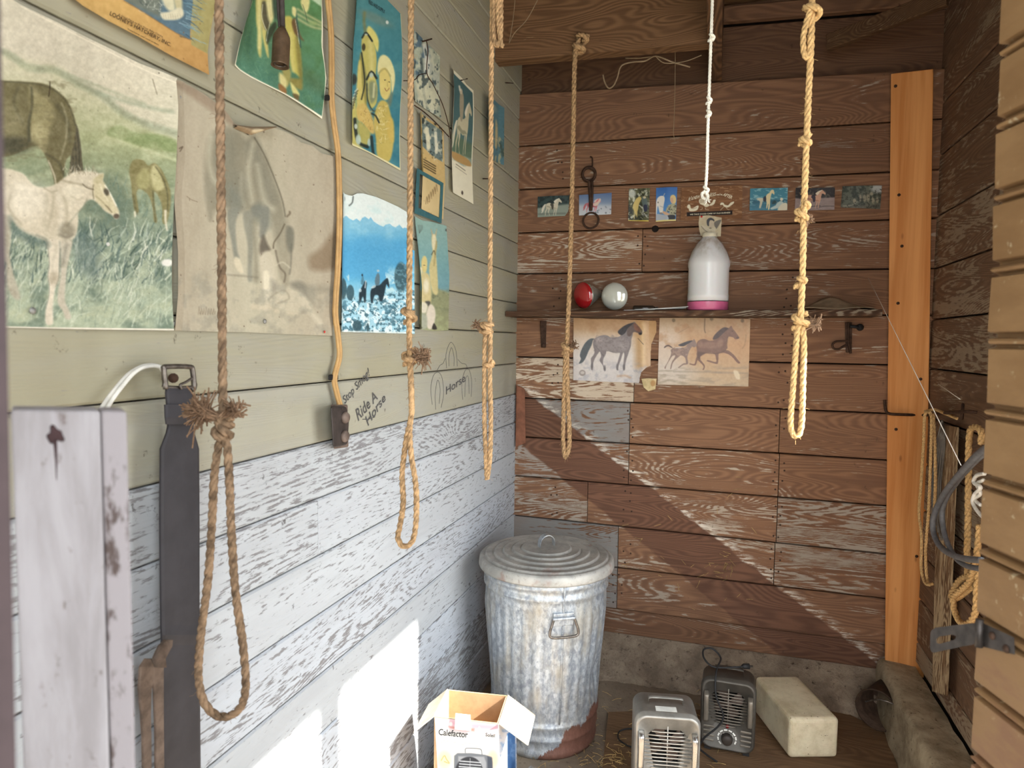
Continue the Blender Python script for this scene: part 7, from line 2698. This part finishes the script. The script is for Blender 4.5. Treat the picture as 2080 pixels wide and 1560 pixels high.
# curved slogan, letter groups set along the arc
for (tx, q) in (("It's", [(1397.5, 408.8), (1407, 405.8), (1408, 397.5), (1400.5, 399.5)]), ('NEW', [(1408, 405.5), (1421.5, 402.2), (1422.5, 396), (1409.5, 398.6)]),
                ('BUSINESS', [(1423, 402), (1453.5, 398), (1454.5, 391), (1424, 394.8)]), ("we're", [(1454.5, 397.3), (1467, 397), (1467.5, 392.4), (1455.5, 392.6)]),
                ('AFTER', [(1468, 397.5), (1486, 404.5), (1489, 398), (1471.5, 391.5)])):
    text_on('lettering', tx, q, sb(.0075), M_ins_, sign)
text_on('lettering', 'WE TAKE GOOD CARE OF OLD BUSINESS', [(1401.5, 437.2), (1483.5, 433.2), (1483.5, 430.4), (1401.5, 434.4)], sb(.0075), M_ins_, sign)


def art_small(A):
    A.t(1380, 370, .0897)
    A.fill((196, 178, 140))
    A.patch(.1, .1, .5, .7, (176, 152, 116), .6, 3)
    A.poly([(620, 880), (660, 830), (720, 815), (790, 860), (780, 900), (700, 880), (670, 1000), (630, 980)], (44, 38, 34), 1)
    A.poly([(690, 880), (760, 880), (790, 950), (760, 1030), (700, 1040), (670, 980)], (190, 170, 140), 1)
    A.poly([(790, 920), (930, 860), (940, 900), (860, 1040), (820, 1060)], (92, 82, 68), 1.4, .9)
    A.poly([(500, 1000), (600, 1020), (720, 1060), (800, 1020), (830, 1080), (780, 1160), (640, 1140)], (206, 190, 156), 1.4)
    A.line([(500, 1010), (560, 1080), (650, 1150)], 14, (104, 92, 74), .8, 1.5)
    A.blob(700, 1050, 30, 12, (96, 84, 66), .8)
    A.blob(740, 950, 6, 5, (80, 60, 48), .8)
    A.tex(.3, .3, 8, 2)


snap = sheet('photograph', 'small old torn portrait photograph pinned over the jug cap', 'photograph', [(1421, 439), (1440, 438), (1466, 443)], [(1424, 480), (1464, 481)], [(1421, 439), (1419, 455), (1421, 470), (1424, 480)], None, onB, art_small, .7, None, .010, M_photo, k=.95)
tack(snap, onB(1425, 440, .012), (0, -1, 0), M_red, .0045, 'red pushpin')


# prints under the shelf
def art_roan(A):
    A.t(1160, 640, .1025)
    A.grad([(0, (186, 146, 104)), (.18, (184, 150, 114)), (.34, (206, 186, 164)), (.6, (214, 204, 194)), (1, (206, 198, 192))], (800, 40), (800, 1320))
    A.patch(.04, .05, .45, .7, (170, 130, 92), .55, 3, 1 - A.below([(0, 330), (900, 380), (1700, 420)], 12))
    A.put(np.arange(len(A.X)), np.clip((A.X - 1283) / 14, 0, 1) * .75 * (1 - A.below([(0, 1060), (1700, 1060)], 10)), (196, 154, 106))
    A.patch(.10, .12, .5, .66, (170, 166, 170), .6, 6, A.below([(0, 900), (1700, 1000)], 20))
    A.line([(1430, 180), (1460, 300), (1420, 420), (1440, 700), (1440, 950)], 60, (226, 196, 150), .7, 8)
    A.line([(1330, 460), (1440, 580)], 10, (70, 62, 60), .9, 1)
    A.poly(fit(HTAIL, 160, 130, 1415, 1100), (92, 96, 98), 1.2)
    A.poly(HB, (132, 122, 120), 1.2)
    A.poly([(500, 470), (640, 420), (760, 450), (900, 470), (1010, 440), (1100, 480), (1170, 560), (1100, 700), (900, 720), (740, 690), (600, 700), (500, 620)], (154, 142, 138), 5, .7)
    A.blob(560, 500, 60, 50, (184, 168, 162), .6, 1)
    A.blob(1010, 620, 70, 50, (170, 158, 152), .5, 1)
    A.patch(.3, .3, .52, .64, (116, 106, 104), .45, 7, ((A.Y > 680) & (A.Y < 714) & (A.X > 1206) & (A.X < 1282)).astype(float))
    A.poly([(1240, 150), (1320, 200), (1415, 330), (1400, 385), (1360, 390), (1320, 350), (1240, 340), (1180, 420), (1120, 400), (1120, 260)], (96, 78, 70), 2, .8)
    A.poly([(1250, 160), (1320, 210), (1390, 300), (1340, 330), (1260, 280)], (140, 92, 72), 2, .7)
    A.blob(1380, 370, 30, 24, (44, 38, 38), .9)
    A.poly(HMANE, (62, 58, 58), 1.2)
    A.line([(480, 600), (580, 720), (660, 820)], 8, (96, 88, 88), .7, 1.5)
    A.line([(720, 700), (860, 745), (980, 745)], 8, (92, 84, 84), .8, 1.5)
    for x, y in ((420, 1000), (670, 1050), (920, 1020), (1050, 1030)):
        A.blob(x, y, 24, 60, (104, 98, 98), .7, .8)
    A.strokes(50, (100, 1300), (1100, 1300), 70, 8, [(150, 152, 150), (176, 190, 184), (190, 180, 176)], 20, 40, 81, .5)
    A.line([(930, 1210), (1080, 1200), (1180, 1240)], 30, (180, 132, 88), .6, 5)
    A.blob(230, 1145, 64, 60, (150, 138, 130), .9, .3)
    A.blob(230, 1140, 40, 30, (206, 196, 186), .8)
    A.tex(.25, .25, 8, 2)


tear = np.array([(1690, 60), (1700, 330), (1660, 420), (1590, 590), (1585, 800), (1580, 1000), (1500, 1035), (1400, 1130), (1370, 1240), (1350, 1420), (1900, 1420), (1900, 60)], float) * .1025 + np.array((1160, 640))


def in_poly(X, Y, Q):
    ins = np.zeros(len(X), bool)
    for (ax_, ay_), (bx, by) in zip(Q, np.roll(Q, -1, 0)):
        cr = (ay_ > Y) != (by > Y)
        if by != ay_:
            ins ^= cr & (X < (bx - ax_) * (Y - ay_) / (by - ay_) + ax_)
    return ins


roan = sheet('horse_print', 'print of a standing grey brown horse, torn at its right corner, under the shelf', 'picture', [(1165.6, 645), (1200, 648), (1250, 648), (1335, 652)], [(1165, 772), (1230, 775), (1334, 779)], None, None, onB, art_roan, .95,
             lambda U, V: .004 + .016 * np.exp(-((U - .84) / .07) ** 2) * np.clip(.2 + V, 0, 1) + .010 * np.clip((U - .9) / .1, 0, 1), .003, M_photo, lambda X, Y: in_poly(X, Y, tear), k=1.0)
sheet('torn_paper_scrap', 'pale yellow torn scrap of paper at the foot of the torn horse print', 'paper', [(1303, 769), (1318, 768), (1334, 769)], [(1308, 786), (1318, 794), (1332, 790)], None, None, onB,
      lambda A: (A.fill((206, 184, 138)), A.tex(.2, .2, 24, 3), A.blob(1327, 778, 5, 6, (176, 132, 84), .8)), .9, lambda U, V: .010 * V + .008 * np.sin(U * 3), .006)


def art_run(A):
    A.t(1330, 640, .09615)
    A.grad([(0, (176, 146, 108)), (.4, (196, 152, 108)), (1, (190, 164, 130))], (1000, 60), (1000, 1480))
    A.blob(200, 760, 420, 520, (212, 194, 176), .85, 1.2)
    A.blob(250, 1250, 600, 260, (206, 194, 180), .8, 1.2)
    A.patch(.05, .05, .5, .7, (172, 126, 84), .5, 3, 1 - A.below([(0, 900), (2080, 900)], 30))
    A.patch(.04, .2, .5, .68, (150, 134, 112), .55, 5, A.below([(0, 1120), (2080, 1080)], 10))
    A.line([(400, 1190), (1100, 1200), (1960, 1230)], 26, (138, 124, 106), .6, 4)
    mr, md, ml = (126, 92, 74), (92, 66, 54), (160, 122, 98)
    A.poly([(1615, 225), (1650, 290), (1700, 350), (1780, 470), (1760, 500), (1700, 510), (1650, 470), (1560, 460), (1530, 540), (1520, 640), (1530, 700), (1500, 740), (1560, 750), (1680, 850), (1760, 950), (1805, 1010), (1760, 1020), (1700, 960), (1640, 890), (1560, 830), (1470, 800), (1400, 800), (1350, 820), (1345, 920), (1330, 1020), (1290, 1030), (1150, 990), (1100, 970), (1130, 950), (1290, 990), (1290, 900), (1260, 820), (1150, 800), (1070, 810), (970, 870), (960, 930), (1030, 1020), (1060, 1080), (1040, 1150), (1010, 1150), (1030, 1080), (940, 980), (900, 960), (860, 1060), (740, 1040), (750, 1020), (840, 1030), (870, 920), (900, 850), (890, 740), (880, 650), (900, 570), (960, 520), (1050, 505), (1150, 540), (1230, 535), (1300, 500), (1400, 420), (1480, 330), (1560, 280)], mr, 1.2)
    A.blob(1150, 640, 180, 70, ml, .5, 1)
    A.blob(1380, 600, 60, 90, ml, .6, 1, 20)
    A.blob(960, 620, 50, 70, ml, .5, 1)
    A.poly([(900, 780), (1070, 800), (970, 870), (960, 930), (900, 900)], md, 3, .7)
    A.line([(1080, 800), (1250, 815), (1400, 790), (1500, 740)], 14, md, .7, 2)
    A.line([(1540, 470), (1525, 600), (1530, 700)], 14, md, .6, 2)
    A.poly([(1560, 280), (1460, 260), (1340, 340), (1250, 440), (1230, 520), (1330, 490), (1440, 390), (1530, 310)], (84, 64, 56), 1.2)
    A.blob(1750, 480, 30, 24, (92, 72, 64), .8)
    A.blob(1640, 340, 10, 8, (50, 38, 32), .9)
    fo = (140, 116, 104)
    A.poly([(830, 505), (860, 550), (885, 620), (880, 660), (830, 680), (790, 670), (740, 740), (710, 820), (690, 900), (705, 1030), (610, 1050), (520, 1110), (500, 1100), (610, 1020), (660, 1010), (640, 900), (560, 850), (500, 890), (430, 950), (380, 1020), (350, 1130), (330, 1130), (360, 1000), (420, 900), (430, 850), (370, 870), (310, 960), (250, 1060), (230, 1130), (210, 1110), (280, 980), (330, 870), (350, 800), (340, 740), (380, 700), (440, 690), (560, 690), (640, 680), (680, 640), (740, 560), (800, 540)], fo, 1.2)
    A.patch(.25, .25, .5, .62, (180, 150, 130), .5, 7, ((A.Y > 704) & (A.Y < 722) & (A.X > 1362) & (A.X < 1398)).astype(float))
    A.poly([(380, 690), (300, 630), (220, 650), (200, 700), (280, 660), (350, 690)], (104, 84, 76), 1.2)
    A.poly([(800, 540), (700, 550), (540, 610), (500, 640), (600, 660), (700, 610)], (72, 66, 66), 1.2)
    A.line([(440, 690), (560, 690)], 12, (226, 220, 210), .8, 1)
    A.line([(1060, 80), (1050, 300), (1070, 370)], 22, (110, 84, 58), .8, 2)
    A.line([(490, 380), (640, 300), (720, 250)], 9, (140, 110, 78), .7, 1.5)
    A.line([(1930, 420), (1900, 620), (1850, 700)], 16, (140, 110, 74), .6, 3)
    A.poly([(1660, 1180), (1760, 1190), (1800, 1340), (1720, 1340)], (226, 210, 176), 3, .8)
    for x, y in ((400, 110), (1200, 80), (1850, 120)):
        A.blob(x, y, 36, 40, (104, 86, 60), .7, .8)
    A.tex(.25, .25, 8, 2)


sheet('horse_print', 'print of a running brown mare and her foal under the shelf', 'picture', [(1340, 646), (1430, 646), (1524, 648)], [(1336, 781), (1430, 783), (1520, 785)], None, None, onB, art_run, .95,
      lambda U, V: .003 + .004 * np.sin(U * 4) * V, .003, M_photo, k=1.0)


# ================================================================== CARTON FRONT
def art_box(A):
    A.t(870, 1390, .109)
    A.fill((236, 232, 226))
    A.poly([(200, 620), (1330, 740), (1330, 880), (860, 870), (380, 800), (140, 700)], (222, 150, 170), 20, .75, False)
    A.blob(200, 680, 160, 80, (238, 232, 228), .8, 1)
    A.poly([(380, 790), (850, 830), (850, 870), (500, 830)], (206, 110, 90), 6, .9, False)
    A.blob(420, 740, 30, 40, (240, 236, 230), .9)
    A.poly([(930, 830), (950, 780), (975, 830)], (246, 240, 236), 1.2)
    for (a, b, y, dy) in ((230, 440, 1060, 24), (460, 710, 1090, 24), (740, 960, 1120, 20)):
        A.line([(a, y - 16), (b, y - 16 + dy)], 7, (196, 160, 130), .9, 1)
        A.line([(a, y + 16), (b, y + 16 + dy)], 7, (196, 160, 130), .9, 1)
    A.blob(300, 1400, 160, 200, (240, 218, 140), .7, 1.2)
    A.blob(1200, 1400, 120, 200, (226, 180, 140), .7, 1.2)
    A.line([(240, 1420), (300, 1330), (340, 1400), (390, 1470), (300, 1440)], 14, (150, 110, 66), .8, 2)
    A.poly([(480, 1330), (540, 1280), (800, 1280), (1050, 1310), (1180, 1350), (1200, 1450), (1205, 1900), (470, 1900)], (108, 112, 118), 2, 1, False)
    A.poly([(560, 1340), (1040, 1350), (1080, 1460), (1080, 1900), (540, 1900)], (150, 152, 156), 3, 1, False)
    A.poly([(1100, 1340), (1190, 1370), (1205, 1900), (1110, 1900)], (60, 66, 78), 3, .9, False)
    A.blob(760, 1640, 260, 290, (44, 46, 52), 1, .1)
    for k in range(9):
        y = 1430 + 52 * k
        A.line([(560 + 8 * abs(k - 4), y), (1000 - 8 * abs(k - 4), y + 30)], 20, (196, 200, 204), .95, 1.4, False)
    A.line([(780, 1380), (770, 1800)], 10, (170, 172, 176), .9, 1.2)
    A.line([(690, 1270), (695, 1200), (760, 1190), (940, 1200), (990, 1230), (1000, 1300)], 16, (92, 96, 100), 1, 1.2)


cart = [o for o in bpy.data.objects if o.name.startswith('carton')][0]
bpar = cart.parent
sheet('printed_front', None, None, [(883, 1457), (1012, 1471)], [(893, 1640), (1022, 1668)], None, None, box_proj, art_box, 1.0, None, 0, parent=bpar, k=.5)
M_dg = flat('grey_lettering', (26, 24, 24), .7)
text_on('lettering', 'Calefactor', [(890.5, 1493), (950, 1499), (951, 1486), (891.5, 1480)], box_proj2, M_dg, bpar)
text_on('lettering', 'Soleil', [(986, 1495.5), (1005, 1498), (1005.5, 1491), (986.5, 1488.5)], box_proj2, M_dg, bpar)


def art_side(A):
    A.fill((206, 204, 206))
    A.poly([(1030, 1490), (1046, 1480), (1048, 1600), (1032, 1640)], (60, 100, 150), 2, 1, False)
    A.patch(.1, .1, .5, .7, (120, 150, 190), .7, 3)


sheet('printed_side', None, None, [(1012, 1471), (1048, 1420)], [(1022, 1668), (1050, 1590)], None, None, side_proj, art_side, 1.6, None, 0, parent=bpar)

# ================================================================== PENCIL SCRAWLS ON THE LEFT WALL
M_pen = flat('pencil', (86, 84, 82), .8)
pl_ = lp2(.0012)
text_on('writing', 'Stop Smog!', [(702, 826), (752, 768), (748, 746), (696, 806)], pl_, M_pen, wall_left)
text_on('writing', 'Ride A', [(728, 856), (768, 810), (762, 792), (722, 832)], pl_, M_pen, wall_left)
text_on('writing', 'Horse', [(748, 866), (784, 812), (780, 796), (742, 848)], pl_, M_pen, wall_left)
text_on('writing', 'Horse', [(906, 802), (946, 774), (944, 758), (906, 786)], pl_, M_pen, wall_left)
mb = MB()
for pts in ([(736, 852), (750, 851), (762, 847)], [(878, 822), (875, 790), (880, 764), (890, 756), (898, 768), (901, 800), (896, 828)], [(885, 832), (884, 800), (889, 772), (894, 790), (892, 820)],
            [(907, 748), (906, 720), (912, 700), (918, 696), (926, 712), (929, 744)], [(912, 744), (912, 724), (917, 706), (922, 724), (922, 744)],
            [(940, 812), (938, 780), (944, 754), (952, 750), (958, 772), (957, 806)], [(944, 806), (946, 770), (951, 766), (953, 800)],
            [(888, 752), (894, 742), (900, 738), (904, 728)], [(930, 730), (938, 738), (946, 740), (950, 750)]):
    mb.tube(pathL(pts, .0006, 5), .0009, 4, 0, False)
mb.build('writing', M_pen, wall_left)
